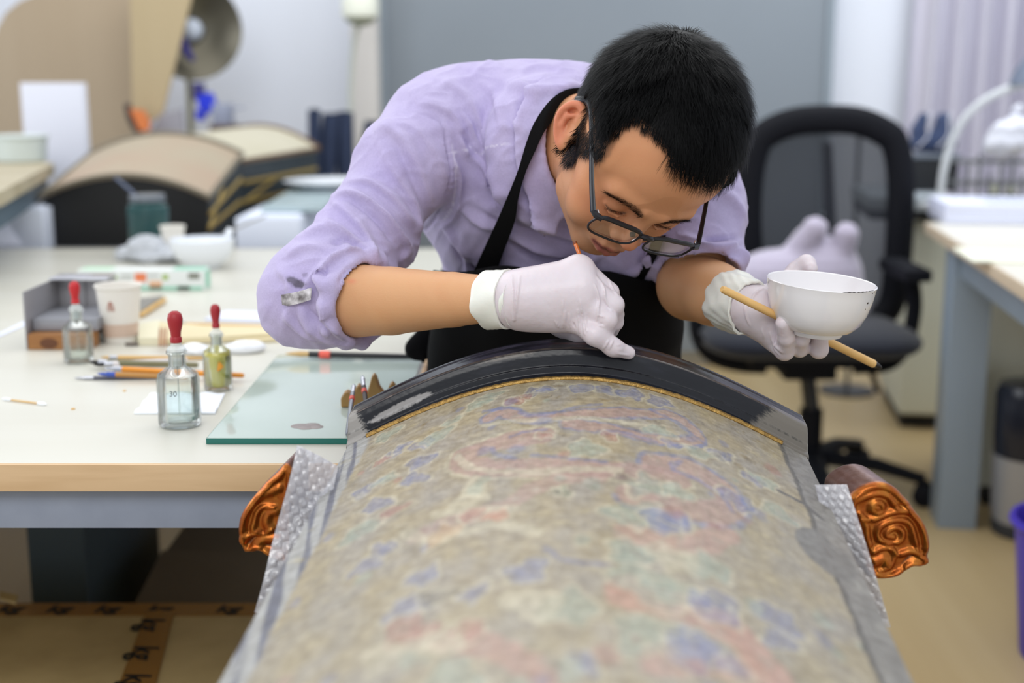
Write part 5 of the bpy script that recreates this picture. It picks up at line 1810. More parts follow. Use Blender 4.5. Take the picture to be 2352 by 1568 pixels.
Ybr = 1.165
outR = [(1950, 1145), (1958, 1132), (1983, 1115), (2010, 1107), (2036, 1109), (2059, 1121), (2076, 1139), (2092, 1156), (2101, 1172), (2119, 1195), (2132, 1222), (2138, 1252), (2134, 1274), (2131, 1295), (2117, 1303), (2094, 1304), (2077, 1316), (2056, 1327), (2014, 1330), (1985, 1310), (1965, 1250), (1948, 1190)]
sR = [([(1962, 1150), (1985, 1140), (2010, 1134), (2035, 1137), (2052, 1155), (2064, 1172)], 0.0032, 0.004),
      ([(2004, 1160), (2012, 1154), (2024, 1158), (2026, 1170), (2016, 1176), (2004, 1172), (2004, 1160), (2014, 1166)], 0.0032, 0.0042),
      ([(1978, 1192), (2010, 1190), (2050, 1176), (2085, 1173), (2104, 1186), (2120, 1215), (2124, 1245), (2118, 1262)], 0.0030, 0.004),
      ([(2090, 1228), (2098, 1250), (2092, 1264)], 0.0022, 0.002),
      ([(2106, 1262), (2098, 1228), (2088, 1202), (2068, 1193), (2040, 1197), (2020, 1210), (2014, 1228), (2026, 1242), (2050, 1247), (2068, 1238), (2072, 1222), (2060, 1210), (2044, 1214), (2034, 1228), (2050, 1232)], 0.0027, 0.0042),
      ([(1975, 1180), (1988, 1205), (1992, 1235), (2000, 1260)], 0.0028, 0.003),
      ([(2006, 1268), (2026, 1258), (2048, 1260), (2060, 1272), (2076, 1268), (2094, 1264), (2116, 1278), (2130, 1288)], 0.0028, 0.0042),
      ([(2048, 1262), (2052, 1285), (2040, 1304), (2018, 1310)], 0.0025, 0.0035), ([(2010, 1290), (2030, 1282), (2036, 1292)], 0.004, 0.0035),
      ([(2085, 1300), (2100, 1288), (2125, 1290)], 0.003, 0.003)]
bracket('gilded carved cloud bracket with fully visible spirals on the office-chair side', Ybr, outR, sR, 0.062, (-0.009, 0.0))
outL = [(676, 1082), (662, 1066), (650, 1067), (636, 1084), (612, 1105), (592, 1128), (573, 1152), (558, 1174), (549, 1195), (546, 1220), (550, 1246), (561, 1268), (578, 1269), (590, 1265), (607, 1274), (640, 1290), (672, 1280)]
sL = [([(640, 1120), (622, 1128), (600, 1136), (582, 1150), (566, 1178), (560, 1205), (562, 1225), (552, 1243)], 0.0035, 0.0035),
      ([(552, 1243), (566, 1232), (582, 1226), (605, 1224), (625, 1215)], 0.0026, 0.004),
      ([(630, 1163), (606, 1164), (592, 1176), (586, 1196), (582, 1215), (592, 1222)], 0.0026, 0.004), ([(635, 1172), (618, 1180), (612, 1200), (622, 1215)], 0.0035, 0.003),
      ([(640, 1240), (612, 1236), (594, 1246), (585, 1262)], 0.0035, 0.003)]
bracket('gilded carved cloud bracket half hidden by bubble wrap on the work-table side', 1.175, outL, sL, 0.055, (0.006, 0.0))
# short tenons joining brackets to the chest sides

# ================================================================== office chair with plush toy
def A(px, py, Y):
    return Vector(at(px, py, Y))


m_cf = mat('black chair plastic', (9, 11, 20), 0.65, spec=0.25)
m_cs = mat('navy seat fabric', (17, 22, 36), 0.9, sheen=0.2, bump=(400, 0.3))
cb_ = on(1855, 1130, 0)
ch = thing('office_chair', 'black office chair with a mesh backrest and navy seat behind the man', 'chair', (cb_[0], cb_[1], 0))
YB = 3.78
# backrest frame: rounded loop
loop = [(1712, 640), (1703, 520), (1706, 420), (1722, 340), (1765, 290), (1830, 265), (1920, 260), (1985, 268), (2040, 295), (2072, 335), (2083, 400), (2082, 500), (2076, 600), (2060, 700), (1990, 745), (1880, 752), (1770, 740), (1725, 700)]
LP = [A(a + (14 if a < 1760 else (-14 if a > 2050 else 0)), b + (14 if b < 300 else 0), YB) for a, b in loop]
LPs = [tuple(p) for p in smoothpts([tuple(p) for p in LP + [LP[0]]], 6)]
fr = MB().tube(LPs, 0.041, 12, flat=(0.6, 1.0), up=(0, -1, 0))
fr.build('back_frame', m_cf, ch)
inner = np.array(LPs[:-1])
cen = inner.mean(0)
mesh_m = bpy.data.materials.new('seat mesh net')
mesh_m.use_nodes = True
nt = mesh_m.node_tree
bs = nt.nodes['Principled BSDF']
bs.inputs['Base Color'].default_value = lin((34, 38, 48)) + (1,)
bs.inputs['Roughness'].default_value = 0.7
bs.inputs['Alpha'].default_value = 0.84
rows = []
for k in np.linspace(0.02, 0.96, 6):
    rows.append([cen + (p - cen) * k + np.array([0, 0.02 * (1 - k * k), 0]) for p in np.vstack([inner, inner[:1]])])
MB().grid(rows).build('back_mesh', mesh_m, ch)
# central spine and lumbar bar behind the mesh
MB().tube([tuple(A(1900, 330, YB + .06)), tuple(A(1905, 500, YB + 0.09)), tuple(A(1895, 700, YB + 0.07)), tuple(A(1885, 850, YB - 0.05))], [0.035, 0.045, 0.045, 0.05], 12, flat=(1, 0.35), up=(0, -1, 0)).build('spine', m_cf, ch)
# seat
sc0 = on(1848, 790, 0.46)
S = Field((-0.3, -0.32, -0.08), (0.3, 0.32, 0.08), 0.008)
S.cap((-0.15, 0.12, 0), (0.15, 0.12, 0), 0.13, 0.13, 0.0, flat=((0, 0, 1), 0.3))
S.cap((-0.17, -0.10, -0.004), (0.17, -0.10, -0.004), 0.125, 0.125, 0.05, flat=((0, 0, 1), 0.33))
S.cap((-0.16, 0.0, 0.0), (0.16, 0.0, 0.0), 0.13, 0.13, 0.05, flat=((0, 0, 1), 0.3))
V_, Q_ = S.mesh()
sy = cb_[1] - 0.02
sz = 0.455
sx = at(1846, 800, sy)[0]
mesh_obj('seat', V_ * [0.96, 1, 1] + [sx, sy, sz], Q_, m_cs, ch)
MB().box(sx - 0.17, sx + 0.17, sy - 0.16, sy + 0.18, sz - 0.065, sz - 0.03, 0.012).build('seat_pan', m_cf, ch)
MB().box(sx - 0.07, sx + 0.07, sy - 0.1, sy + 0.1, sz - 0.11, sz - 0.065, 0.01).build('tilt_box', m_cf, ch)
cx_, cy_ = cb_[0], cb_[1]
MB().tube([(cx_, cy_, 0.09), (cx_, cy_, 0.24)], 0.032, 16).build('gas_sleeve', m_cf, ch)
MB().tube([(cx_, cy_, 0.24), ((cx_ + sx) / 2, cy_, sz - 0.11)], 0.022, 16).build('gas_lift', mat('dark steel', (60, 62, 68), 0.3, 0.7), ch)
MB().lathe([(0, 0.07), (0.05, 0.07), (0.055, 0.10), (0.045, 0.125), (0, 0.13)], 24, M=Matrix.Translation((cx_, cy_, 0))).build('base_hub', m_cf, ch)
for k in range(5):
    a = math.radians(-22 + 72 * k)
    dx, dy = math.cos(a), math.sin(a)
    leg = MB().tube([(cx_ + dx * 0.04, cy_ + dy * 0.04, 0.105), (cx_ + dx * 0.18, cy_ + dy * 0.18, 0.10), (cx_ + dx * 0.31, cy_ + dy * 0.31, 0.072)], [0.032, 0.028, 0.022], 10, flat=(0.7, 1), up=(0, 0, 1)).build('star_leg', m_cf, ch)
    for s_ in (-1, 1):
        c = (cx_ + dx * 0.31 - dy * 0.018 * s_, cy_ + dy * 0.31 + dx * 0.018 * s_)
        M_ = Matrix.Translation((c[0], c[1], 0.031)) @ Matrix.Rotation(a, 4, 'Z') @ Matrix.Rotation(PI / 2, 4, 'X')
        w_ = MB().lathe([(0, -0.012), (0.022, -0.012), (0.03, -0.008), (0.0305, 0.008), (0.022, 0.012), (0, 0.012)], 18, M=M_).build('castor', m_cf, None)
        w_.parent = leg
        w_.matrix_parent_inverse = world_of(leg).inverted()
    MB().tube([(cx_ + dx * 0.31, cy_ + dy * 0.31, 0.045), (cx_ + dx * 0.31, cy_ + dy * 0.31, 0.07)], 0.012, 10).build('castor_stem', m_cf, ch)
# armrests
for s_, pts, pad in ((1, [(2092, 625), (2100, 700), (2088, 770), (2066, 815), (2030, 838), (1960, 842)], (2078, 618)), (-1, [(1604, 640), (1598, 720), (1606, 780), (1640, 820), (1700, 838), (1760, 842)], (1620, 636))):
    Ya = sy + 0.0
    a_ = MB().tube([tuple(p) for p in smoothpts([at(a, b, Ya) for a, b in pts], 6)], 0.014, 10, flat=(1, 1.5), up=(0, -1, 0)).build('arm_bracket', m_cf, ch)
    p = at(pad[0], pad[1], Ya)
    MB().box(p[0] - 0.036, p[0] + 0.036, Ya - 0.13, Ya + 0.13, p[2] - 0.018, p[2] + 0.016, 0.014).build('arm_pad', m_cf, ch)
MB().tube([tuple(at(1990, 820, sy + .1)), tuple(at(2010, 880, sy + .12)), tuple(at(2018, 900, sy + .12))], 0.008, 8).build('tilt_lever', m_cf, ch)

# plush toy lying on the seat against the back
YP = sy + 0.12
fld = Field((at(1640, 600, YP)[0], YP - 0.2, sz + 0.02), (at(2010, 600, YP)[0], YP + 0.14, at(1900, 470, YP)[2] + 0.03), 0.007)
fld.ell(at(1885, 638, YP), (0.115, 0.10, 0.118), 0.03)
fld.ell(at(1770, 640, YP - 0.02), (0.10, 0.08, 0.08), 0.06)
fld.cap(at(1700, 660, YP - 0.03), at(1780, 640, YP - 0.03), 0.045, 0.06, 0.04)
fld.cap(at(1835, 575, YP - 0.02), at(1872, 526, YP - 0.05), 0.040, 0.034, 0.012)
fld.cap(at(1925, 610, YP - 0.02), at(1944, 538, YP - 0.05), 0.038, 0.033, 0.012)
fld.ell(at(1880, 740, YP - 0.02), (0.12, 0.1, 0.07), 0.05)
fld.ell(at(1955, 700, YP - 0.03), (0.05, 0.06, 0.06), 0.03)
V_, Q_ = fld.mesh()
V_ += 0.0012 * np.sin(V_[:, [1, 2, 0]] * 260)
pt_ = thing('plush_toy', 'pale grey-lilac plush toy with two stubby feet lying on the office chair', 'toy', (at(1870, 700, YP)[0], YP, sz + 0.04))
V_[:, 2] = np.maximum(V_[:, 2], sz + 0.046)
mesh_obj('plush_body', V_, Q_, mat('lilac plush', (186, 178, 198), 0.95, sheen=0.6, bump=(300, 0.5)), pt_)

# ================================================================== the man
def nrm(v):
    v = np.asarray(v, float)
    return v / np.linalg.norm(v)


J = lambda px, py, Y: np.array(at(px, py, Y))
man = thing('person', 'man in a lilac shirt, black apron and white gloves bending over the painted chest', 'person', (0.06, 1.93, 0))
CB = np.array([[1, 0, 0], [0, SP, CP], [0, -CP, SP]]).T
hF = nrm([.05, -.9, .42])
hL = np.array([.83, -.23, -.51])
hL = nrm(hL - hF * (hF @ hL))
hU = np.cross(hF, hL)
HR = CB @ np.array([-hL, hF, hU]).T
HO = O_CAM + ray(1350, 585) * 1.42 - HR @ np.array([0, .085, -.11])
neckW = J(1268, 335, 1.60)
neckL = (neckW - HO) @ HR
lo = np.minimum([-0.108, -0.115, -0.135], neckL - 0.05)
hi = np.maximum([0.108, 0.128, 0.125], neckL + 0.03)
H = Field(lo, hi, 0.00155, (HO, HR))
rz_ = lambda a: np.array([[math.cos(a), -math.sin(a), 0], [math.sin(a), math.cos(a), 0], [0, 0, 1]])
rx_ = lambda a: np.array([[1, 0, 0], [0, math.cos(a), -math.sin(a)], [0, math.sin(a), math.cos(a)]])
H.ell((0, -.002, .022), (.0785, .088, .089))
H.ell((0, .030, .022), (.064, .056, .066), .03)
H.ell((0, .038, -.035), (.052, .048, .060), .03)
H.ell((0, .028, -.070), (.040, .050, .036), .02)
for s in (1, -1):
    H.ell((s * .047, .052, -.026), (.022, .020, .020), .022)
    H.ell((s * .036, .060, -.056), (.024, .022, .026), .02)
    H.cap((s * .039, .004, -.046), (s * .034, .026, -.080), .014, .014, .02)
    H.cap((s * .034, .026, -.080), (s * .014, .068, -.098), .015, .013, .02)
    H.ell((s * .062, .028, .015), (.012, .03, .03), .02)
H.ell((0, .073, -.096), (.019, .014, .014), .014)
H.ell((0, .079, -.069), (.028, .017, .020), .012)
for s in (1, -1):
    H.cap((s * .012, .0885, .000), (s * .046, .0765, .002), .0085, .007, .012)
    H.ell((s * .031, .0905, -.017), (.019, .0085, .0105), .012, mode='sub')
    H.ell((s * .0315, .0730, -.0175), (.0150, .0130, .0120), .004)
# nose
H.cap((0, .083, .002), (0, .101, -.036), .0065, .0085, .012)
H.ell((0, .1035, -.041), (.0095, .0095, .0085), .006)
for s in (1, -1):
    H.ell((s * .0125, .0945, -.0445), (.0078, .0090, .0070), .005)
    H.ell((s * .0065, .100, -.0525), (.0038, .0055, .0040), .002, mode='sub')
# mouth
H.poly([(-.024, 0.0867, -0.0705), (-.012, 0.0952, -0.0670), (0, 0.0977, -0.0678), (.012, 0.0952, -0.0670), (.024, 0.0867, -0.0705)], [.0020, .0032, .0036, .0032, .0020], .004)
H.poly([(-.021, 0.0877, -0.0740), (-.010, 0.0947, -0.0770), (0, 0.0962, -0.0782), (.010, 0.0947, -0.0770), (.021, 0.0877, -0.0740)], [.0020, .0038, .0044, .0038, .0020], .004)
H.poly([(-.026, 0.0897, -0.0715), (-.012, 0.1007, -0.0720), (0, 0.1032, -0.0725), (.012, 0.1007, -0.0720), (.026, 0.0897, -0.0715)], .0012, .0016, mode='sub')
# lid folds
for s in (1, -1):
    H.poly([(s * .017, .0840, -.0135), (s * .024, .0890, -.0102), (s * .033, .0890, -.0095), (s * .044, .0815, -.0125)], .0009, .0016, mode='sub')
    H.poly([(s * .017, .0840, -.0220), (s * .026, .0875, -.0258), (s * .036, .0860, -.0250), (s * .045, .0800, -.0200)], .0016, .002)
# neck
H.cap((0, -.032, -.045), neckL, .053, .054, .028)
H.cap((0.02, -.0, -.070), neckL * 0.8 + [0.0, .02, -.012], .022, .035, .03)
# ears
for s in (1, -1):
    Re = rz_(s * 0.50)
    ec = np.array([s * .0800, -.002, -.021])
    ax_o = Re @ np.array([s * 1.0, 0, 0])
    ax_b = Re @ np.array([0, -1.0, 0])
    up = np.array([0, -.45, .89])
    bk = nrm(ax_b - up * (ax_b @ up))
    E = lambda b, u, o=0: ec + bk * b * .82 + up * u * .84 + ax_o * o
    M3 = np.array([ax_o, bk, up]).T
    H.ell(E(0.004, 0.002, 0), (.0042, .0145, .0255), .005, R=M3)
    H.ell(E(-.001, -.002, .0045), (.0062, .0085, .0125), .0025, R=M3, mode='sub')
    H.ell(E(.004, .016, .005), (.0040, .0070, .0090), .002, R=M3, mode='sub')
    hel = [E(-.012, .010, .001), E(-.010, .022, .003), E(.000, .0305, .004), (E(.011, .026, .005)), E(.018, .014, .006), E(.0185, .000, .005), E(.013, -.014, .003), E(.005, -.024, .002), E(-.004, -.028, .001)]
    H.poly([tuple(p) for p in smoothpts(hel, 4)], [.0030] * 33, .0025)
    H.poly([tuple(E(-.001, .018, .004)), tuple(E(.009, .010, .005)), tuple(E(.010, -.004, .004)), tuple(E(.003, -.014, .003))], [.0022, .0026, .0026, .0022], .003)
    H.ell(E(-.012, -.004, .003), (.004, .004, .006), .003)
    H.ell(E(-.004, -.024, .001), (.0045, .007, .0085), .004, R=M3)
    H.cap(E(-.006, .006, -.004), E(-.004, -.012, -.004), .008, .008, .006)
Vh, Qh = H.mesh()
Vh = relax(Vh, Qh, 1, 0.35)
Nh = normals(Vh, Qh)
# colour of the skin
lx, ly, lz = Vh.T
skin = L_((204, 146, 106))
Ch = np.ones((len(Vh), 3)) * skin


def layc(C, c, m):
    return C * (1 - m[:, None]) + np.array(c) * m[:, None]


g3 = lambda x, y, z, sx, sy, sz: np.exp(-(((lx - x) / sx) ** 2 + ((ly - y) / sy) ** 2 + ((lz - z) / sz) ** 2))
nsk = vnoise(lx * 25 + lz * 9, ly * 25 - lz * 14, 91)
Ch = layc(Ch, L_((196, 134, 96)), sm(-.5, .8, nsk) * 0.35)
Ch = layc(Ch, L_((206, 120, 92)), np.clip(g3(0, .105, -.042, .016, .016, .014), 0, 1) * 0.55)
for s in (1, -1):
    Ch = layc(Ch, L_((206, 128, 96)), g3(s * .045, .07, -.028, .024, .03, .022) * 0.45)
    Ch = layc(Ch, L_((210, 124, 98)), sm(.080, .087, np.abs(lx)) * (ly < .03) * 0.45)
# beard shadow
bs_ = sm(-.045, -.075, lz) * sm(.0, .05, ly) + g3(0, .088, -.059, .03, .02, .009)
Ch = layc(Ch, L_((150, 116, 92)), np.clip(bs_, 0, 1) * 0.42)
# lips
ml = (1 - sm(.020, .025, np.abs(lx))) * sm(.084, .088, ly)
up_l = np.exp(-((lz - (-.0682 - 9 * lx ** 2)) / .0026) ** 2)
lo_l = np.exp(-((lz - (-.0765 + 10 * lx ** 2)) / .0034) ** 2)
Ch = layc(Ch, L_((150, 84, 78)), np.clip(ml * np.maximum(up_l, lo_l) * 1.2, 0, 0.9))
Ch = layc(Ch, L_((96, 52, 48)), np.clip(ml * np.exp(-((lz + .0723) / .0013) ** 2), 0, 0.8))
for s in (1, -1):
    bd = np.exp(-(((lz - (.0015 - 16 * (np.abs(lx) - .03) ** 2)) / .0042) ** 2)) * sm(.010, .016, s * lx) * (1 - sm(.046, .054, s * lx)) * (ly > .05)
    Ch = layc(Ch, L_((70, 48, 38)), np.clip(bd, 0, 1) * 0.6)
    Ch = layc(Ch, L_((60, 40, 34)), np.clip(np.exp(-((lz + .0222 - 3 * (s * lx - .031) ** 2 * 3) / .0011) ** 2) * sm(.016, .02, s * lx) * (1 - sm(.043, .047, s * lx)) * (ly > .06), 0, 1) * 0.8)

# --- hair region on the scalp
azm = np.degrees(np.arctan2(np.abs(lx), ly + 0.004))
def hairline(a, sgn):
    return np.interp(a, [0, 16, 27, 36, 43, 49, 56, 62, 67, 72, 78, 84, 90, 96, 104, 120, 150, 180], [.070, .068, .068, .071, .079, .077, .054, .030, .010, -.018, -.040, -.042, -.034, -.010, -.012, -.040, -.056, -.060])
hz = hairline(azm, 1) + 0.0025 * vnoise(lx * 60, ly * 60, 95)
on_ear = (np.abs(lx) > .0800) & (lz < .024) & (ly > -.04) & (ly < .020)
yb_ = np.interp(lz, [-.062, -.056, -.042, -.022, -.004, .012, .026, .040, .050, .060], [.012, .020, .024, .028, .042, .054, .052, .044, .039, .037]) + 0.002 * vnoise(ly * 80, lz * 90, 96)
zf_ = np.interp(np.abs(lx), [0, .025, .040, .050, .060, .070, .075], [.069, .069, .071, .071, .067, .060, .048]) + 0.002 * vnoise(lx * 90, ly * 80, 97)
frn = np.maximum(np.minimum(yb_ - ly, (np.abs(lx) - .040) * .6), lz - zf_)
dh = np.where(azm < 86, frn, lz - hz)
hairm = sm(-0.001, 0.004, dh) * (~on_ear) * (lz > -.07)
Ch = layc(Ch, L_((44, 36, 34)), np.clip(hairm * np.where((azm > 38) & (azm < 98) & (lz < .03), .6, 1.0), 0, 0.93))
Ch = layc(Ch, L_((120, 88, 70)), np.clip(sm(-.007, 0.0, dh) * (~on_ear) * (azm > 45) * (azm < 96) * (1 - hairm), 0, .4))

# --- rest of the body, under the clothes: one continuous figure
Bd = Field((-0.45, 1.28, 0.0), (0.42, 2.12, 1.16), 0.010)
sR, sL = J(985, 322, 1.56), J(1592, 440, 1.58)
hipC = np.array([0.06, 1.93, 0.82])
chestC = J(1250, 440, 1.66)
Bd.cap(neckW - [0, 0.02, 0.0], neckW, 0.05, 0.05)
Bd.cap(sR + [0.05, 0.03, 0], sL + [-0.05, 0.03, 0], 0.045, 0.045, 0.03)
Bd.cap(chestC, J(1262, 600, 1.78), 0.10, 0.10, 0.04)
Bd.cap(J(1262, 600, 1.78), hipC, 0.10, 0.105, 0.05)
foot = []
for s in (-1, 1):
    hp = hipC + [s * 0.085, 0, -0.06]
    kn = hipC + [s * 0.11, -0.03, -0.38]
    an = hipC + [s * 0.12, 0.06, -0.745]
    Bd.cap(hp, kn, 0.078, 0.052, 0.04)
    Bd.cap(kn, an, 0.052, 0.036, 0.03)
    Bd.cap(an - [0, 0, 0.01], an + [s * 0.01, -0.15, -0.035], 0.034, 0.026, 0.02)
    foot.append((kn, an))
elR, wrR = J(735, 690, 1.425), J(1150, 686, 1.300)
elL, wrL = J(1590, 655, 1.50), J(1712, 702, 1.395)
Bd.cap(sR, elR, 0.043, 0.038, 0.03)
Bd.cap(sL, elL, 0.043, 0.040, 0.03)
Vb, Qb = Bd.mesh()
# forearms at fine detail
midR = J(900, 691, 1.375)
Fa = Field(np.minimum(elR, wrR) - 0.07, np.maximum(elR, wrR) + 0.06, 0.0028)
Fa.cap(elR, J(820, 690, 1.40), .040, .0395)
Fa.cap(J(820, 690, 1.40), midR, .0395, .0362, .003)
Fa.cap(midR, J(1040, 688, 1.333), .0362, .0282, .003)
Fa.cap(J(1040, 688, 1.333), wrR, .0282, .0228, .003)
Fa.cap(wrR, J(1185, 686, 1.290), .0228, .0225, .002)
Va, Qa = Fa.mesh()
Fb = Field(np.minimum(elL, wrL) - 0.07, np.maximum(elL, wrL) + 0.06, 0.0028)
mdL = elL * 0.55 + wrL * 0.45
Fb.cap(elL, mdL, .042, .0345)
Fb.cap(mdL, wrL, .0345, .0240, .01)
Vc, Qc = Fb.mesh()

# --- hands: the same figure is used for the fingers in the glove and, a little larger, for the glove
def hand_right(F, g):
    W0 = wrR
    for (w, k_) in (((1192, 662, 1.295), (1322, 626, 1.300, .0150)), ((1190, 680, 1.285), (1340, 655, 1.287, .0155)), ((1192, 702, 1.285), (1338, 692, 1.284, .0155)), ((1200, 716, 1.295), (1318, 728, 1.290, .0150))):
        F.cap(J(*w), J(k_[0], k_[1], k_[2]), .0165 + g, k_[3] + g, .014)
    F.cap(J(1158, 686, 1.300), J(1200, 686, 1.295), .0252 + g, .0246 + g, .012)
    F.ell(J(1250, 690, 1.305), (.040, .022, .026), .02)
    # knuckle peak
    F.ell(J(1333, 612, 1.297), np.array([.0115, .010, .010]) + g, .012)
    # index: down the far side
    F.poly([J(1338, 622, 1.299), J(1398, 672, 1.302), J(1412, 722, 1.312), J(1404, 752, 1.322)], [.0118 + g, .0100 + g, .0088 + g, .0074 + g], .003)
    # middle
    F.poly([J(1345, 655, 1.287), J(1408, 700, 1.285), J(1410, 738, 1.300), J(1402, 760, 1.312)], [.0122 + g, .0105 + g, .0092 + g, .0076 + g], .0028)
    # ring
    F.poly([J(1340, 692, 1.283), J(1392, 735, 1.276), J(1388, 764, 1.293), J(1362, 776, 1.312)], [.0122 + g, .0105 + g, .0090 + g, .0074 + g], .0028)
    # little finger stretched onto the rim
    F.poly([J(1315, 728, 1.288), J(1366, 768, 1.272), J(1408, 797, 1.277), J(1444, 810, 1.287)], [.0118 + g, .0098 + g, .0082 + g, .0062 + g], .006)
    # thumb behind, tip showing below the palm
    F.poly([J(1235, 705, 1.318), J(1290, 745, 1.335), J(1340, 778, 1.335), J(1332, 778, 1.330)], [.015 + g, .0120 + g, .0095 + g, .009 + g], .006)
    F.cap(J(1340, 776, 1.335), J(1328, 778, 1.333), .0095 + g, .0085 + g, .004)


def hand_left(F, g):
    F.cap(J(1706, 700, 1.397), J(1735, 712, 1.394), .0235 + g, .0235 + g, .01)
    F.cap(J(1735, 706, 1.397), J(1785, 735, 1.397), .023 + g, .022 + g, .014)
    F.cap(J(1738, 725, 1.387), J(1790, 775, 1.387), .019 + g, .017 + g, .014)
    F.cap(J(1745, 700, 1.407), J(1800, 745, 1.417), .018 + g, .016 + g, .014)
    # fingers bend up under the foot of the bowl
    F.poly([J(1768, 772, 1.392), J(1802, 805, 1.374), J(1806, 775, 1.356), J(1799, 742, 1.346)], [.0118 + g, .0100 + g, .0084 + g, .0078 + g], .003)
    F.poly([J(1785, 775, 1.402), J(1837, 799, 1.381), J(1841, 778, 1.364), J(1838, 763, 1.366)], [.0112 + g, .0092 + g, .0080 + g, .0072 + g], .003)
    F.poly([J(1795, 765, 1.410), J(1858, 783, 1.402), J(1881, 802, 1.378), J(1883, 780, 1.374)], [.0105 + g, .0085 + g, .0094 + g, .0086 + g], .003)
    F.poly([J(1800, 758, 1.414), J(1850, 772, 1.420), J(1876, 776, 1.416), J(1886, 770, 1.404)], [.0110 + g, .0085 + g, .0075 + g, .0065 + g], .003)
    # thumb over the far rim
    F.poly([J(1752, 695, 1.414), J(1800, 655, 1.432), J(1830, 624, 1.444), J(1852, 606, 1.441), J(1862, 616, 1.428)], [.0150 + g, .0118 + g, .0100 + g, .0088 + g, .0072 + g], .007)


mnR, mxR = J(1130, 640, 1.30), J(1460, 800, 1.30)
HRt = Field((mnR[0] - .03, 1.235, at(1300, 845, 1.30)[2]), (mxR[0] + .02, 1.375, at(1300, 570, 1.30)[2]), 0.0022)
hand_right(HRt, -0.0018)
Vd, Qd = HRt.mesh()
aL, bL = J(1690, 700, 1.38), J(1915, 700, 1.38)
HLt = Field((aL[0] - .03, 1.315, at(1800, 840, 1.37)[2]), (bL[0] + .01, 1.48, at(1800, 580, 1.42)[2]), 0.0022)
hand_left(HLt, -0.0018)
Ve, Qe = HLt.mesh()

parts = [(H.to_world(Vh), Qh, Ch)]
for V_, Q_ in ((Vb, Qb), (Va, Qa), (Vc, Qc), (Vd, Qd), (Ve, Qe)):
    nsk = vnoise(V_[:, 0] * 16 + V_[:, 2] * 9, V_[:, 1] * 16 - V_[:, 2] * 14, 92)
    c_ = np.ones((len(V_), 3)) * L_((208, 158, 115))
    c_ = layc(c_, L_((204, 148, 106)), sm(-.5, .8, nsk) * 0.5)
    px_, py_ = proj(V_)
    c_ = layc(c_, L_((214, 120, 92)), np.exp(-(((px_ - 808) / 10) ** 2 + ((py_ - 646) / 6) ** 2)) * 0.5)
    c_ = layc(c_, L_((110, 72, 50)), np.exp(-(((px_ - 866) / 3.5) ** 2 + ((py_ - 609) / 2) ** 2)) * 0.7)
    parts.append((V_, Q_, c_))
off = 0
AV, AQ, AC = [], [], []
for V_, Q_, c_ in parts:
    AV.append(V_)
    AQ.append(Q_ + off)
    AC.append(c_)
    off += len(V_)
m_skin = mat('skin', rough=0.48, attr='Col', sss=0.18, spec=0.4, bump=(500, 0.10))
mesh_obj('body', np.vstack(AV), np.vstack(AQ), m_skin, man, cols=np.vstack(AC))

# --- hair: scalp cap and strands
thick = 0.0125 * sm(0.0, 0.030, dh) * (0.45 + 0.55 * sm(-.03, .04, lz))
thick = np.where(azm < 50, 0.009 * sm(-.002, .012, dh), thick)
thick = np.where((azm > 40) & (azm < 98) & (lz < .040), 0.0008 + 0.0085 * sm(.012, .040, lz), thick)
vm = (dh > -0.0015) & (~on_ear) & (lz > -.066)
keep = vm[Qh].all(1)
Qk = Qh[keep]
used = np.unique(Qk)
remap = -np.ones(len(Vh), int)
remap[used] = np.arange(len(used))
capV = Vh[used] + Nh[used] * (thick[used] + 0.0003)[:, None]
capW = H.to_world(capV)
dense = (dh[Qk].mean(1) > .004) & ~((azm[Qk].mean(1) > 40) & (azm[Qk].mean(1) < 98) & (lz[Qk].mean(1) < .022))
capQ = remap[Qk[dense]]
# strands
WH = np.array([0.020, -0.060, 0.090])
rgh = np.random.default_rng(12)
tri = Qk[rgh.integers(0, len(Qk), 34000)]
wgt = rgh.dirichlet([1, 1, 1, 1], len(tri))
P0 = (Vh[tri] * wgt[..., None]).sum(1)
n0 = (Nh[tri] * wgt[..., None]).sum(1)
n0 /= np.linalg.norm(n0, axis=1)[:, None]
th0 = (thick[tri] * wgt).sum(1)
dh0 = (dh[tri] * wgt).sum(1)
az0 = (azm[tri] * wgt).sum(1)
dw = P0 - WH
dw = dw - n0 * (dw * n0).sum(1)[:, None]
dwl = np.linalg.norm(dw, axis=1)[:, None] + 1e-6
dr = dw / dwl
swirl = np.cross(n0, dr)
dr = dr + swirl * 0.55 * np.exp(-dwl / 0.03)
dr = dr + rgh.normal(0, 0.22, dr.shape)
dr = dr - n0 * (dr * n0).sum(1)[:, None]
dr /= np.linalg.norm(dr, axis=1)[:, None]
front = (az0 < 60) & (P0[:, 2] > .05)
side = 1 - sm(.0, .05, P0[:, 2])
Ls = (0.016 + 0.010 * rgh.random(len(P0))) * (1 - 0.62 * side)
Ls = np.where((az0 < 55) & (P0[:, 2] > .045), 0.019 + 0.009 * rgh.random(len(P0)), Ls)
Ls = np.where((az0 > 38) & (az0 < 100) & (P0[:, 2] < .03), 0.007 + .004 * rgh.random(len(P0)), Ls)
Ls = np.where((np.abs(P0[:, 0]) > .036) & (P0[:, 2] < .082) & (az0 < 62) & (P0[:, 2] > .03), 0.010, Ls)
Ls = Ls * (1 - 0.45 * np.exp(-(dwl[:, 0] / 0.014) ** 2))
lift = 0.42 + 0.30 * rgh.random(len(P0)) + 0.25 * np.exp(-(dwl[:, 0] / 0.016) ** 2)
lift = np.where(front, 0.28 + 0.25 * rgh.random(len(P0)), lift)
clump = 0.25 * np.stack([vnoise(P0[:, 0] * 45 + 3 * i, P0[:, 1] * 45 + P0[:, 2] * 30, 100 + i) for i in range(3)], 1)
dr = dr + clump
ks = np.array([0, 0.4, 0.75, 1.0])
SV = []
wd = nrm(np.array([0.3, 0.2, 0.9]))
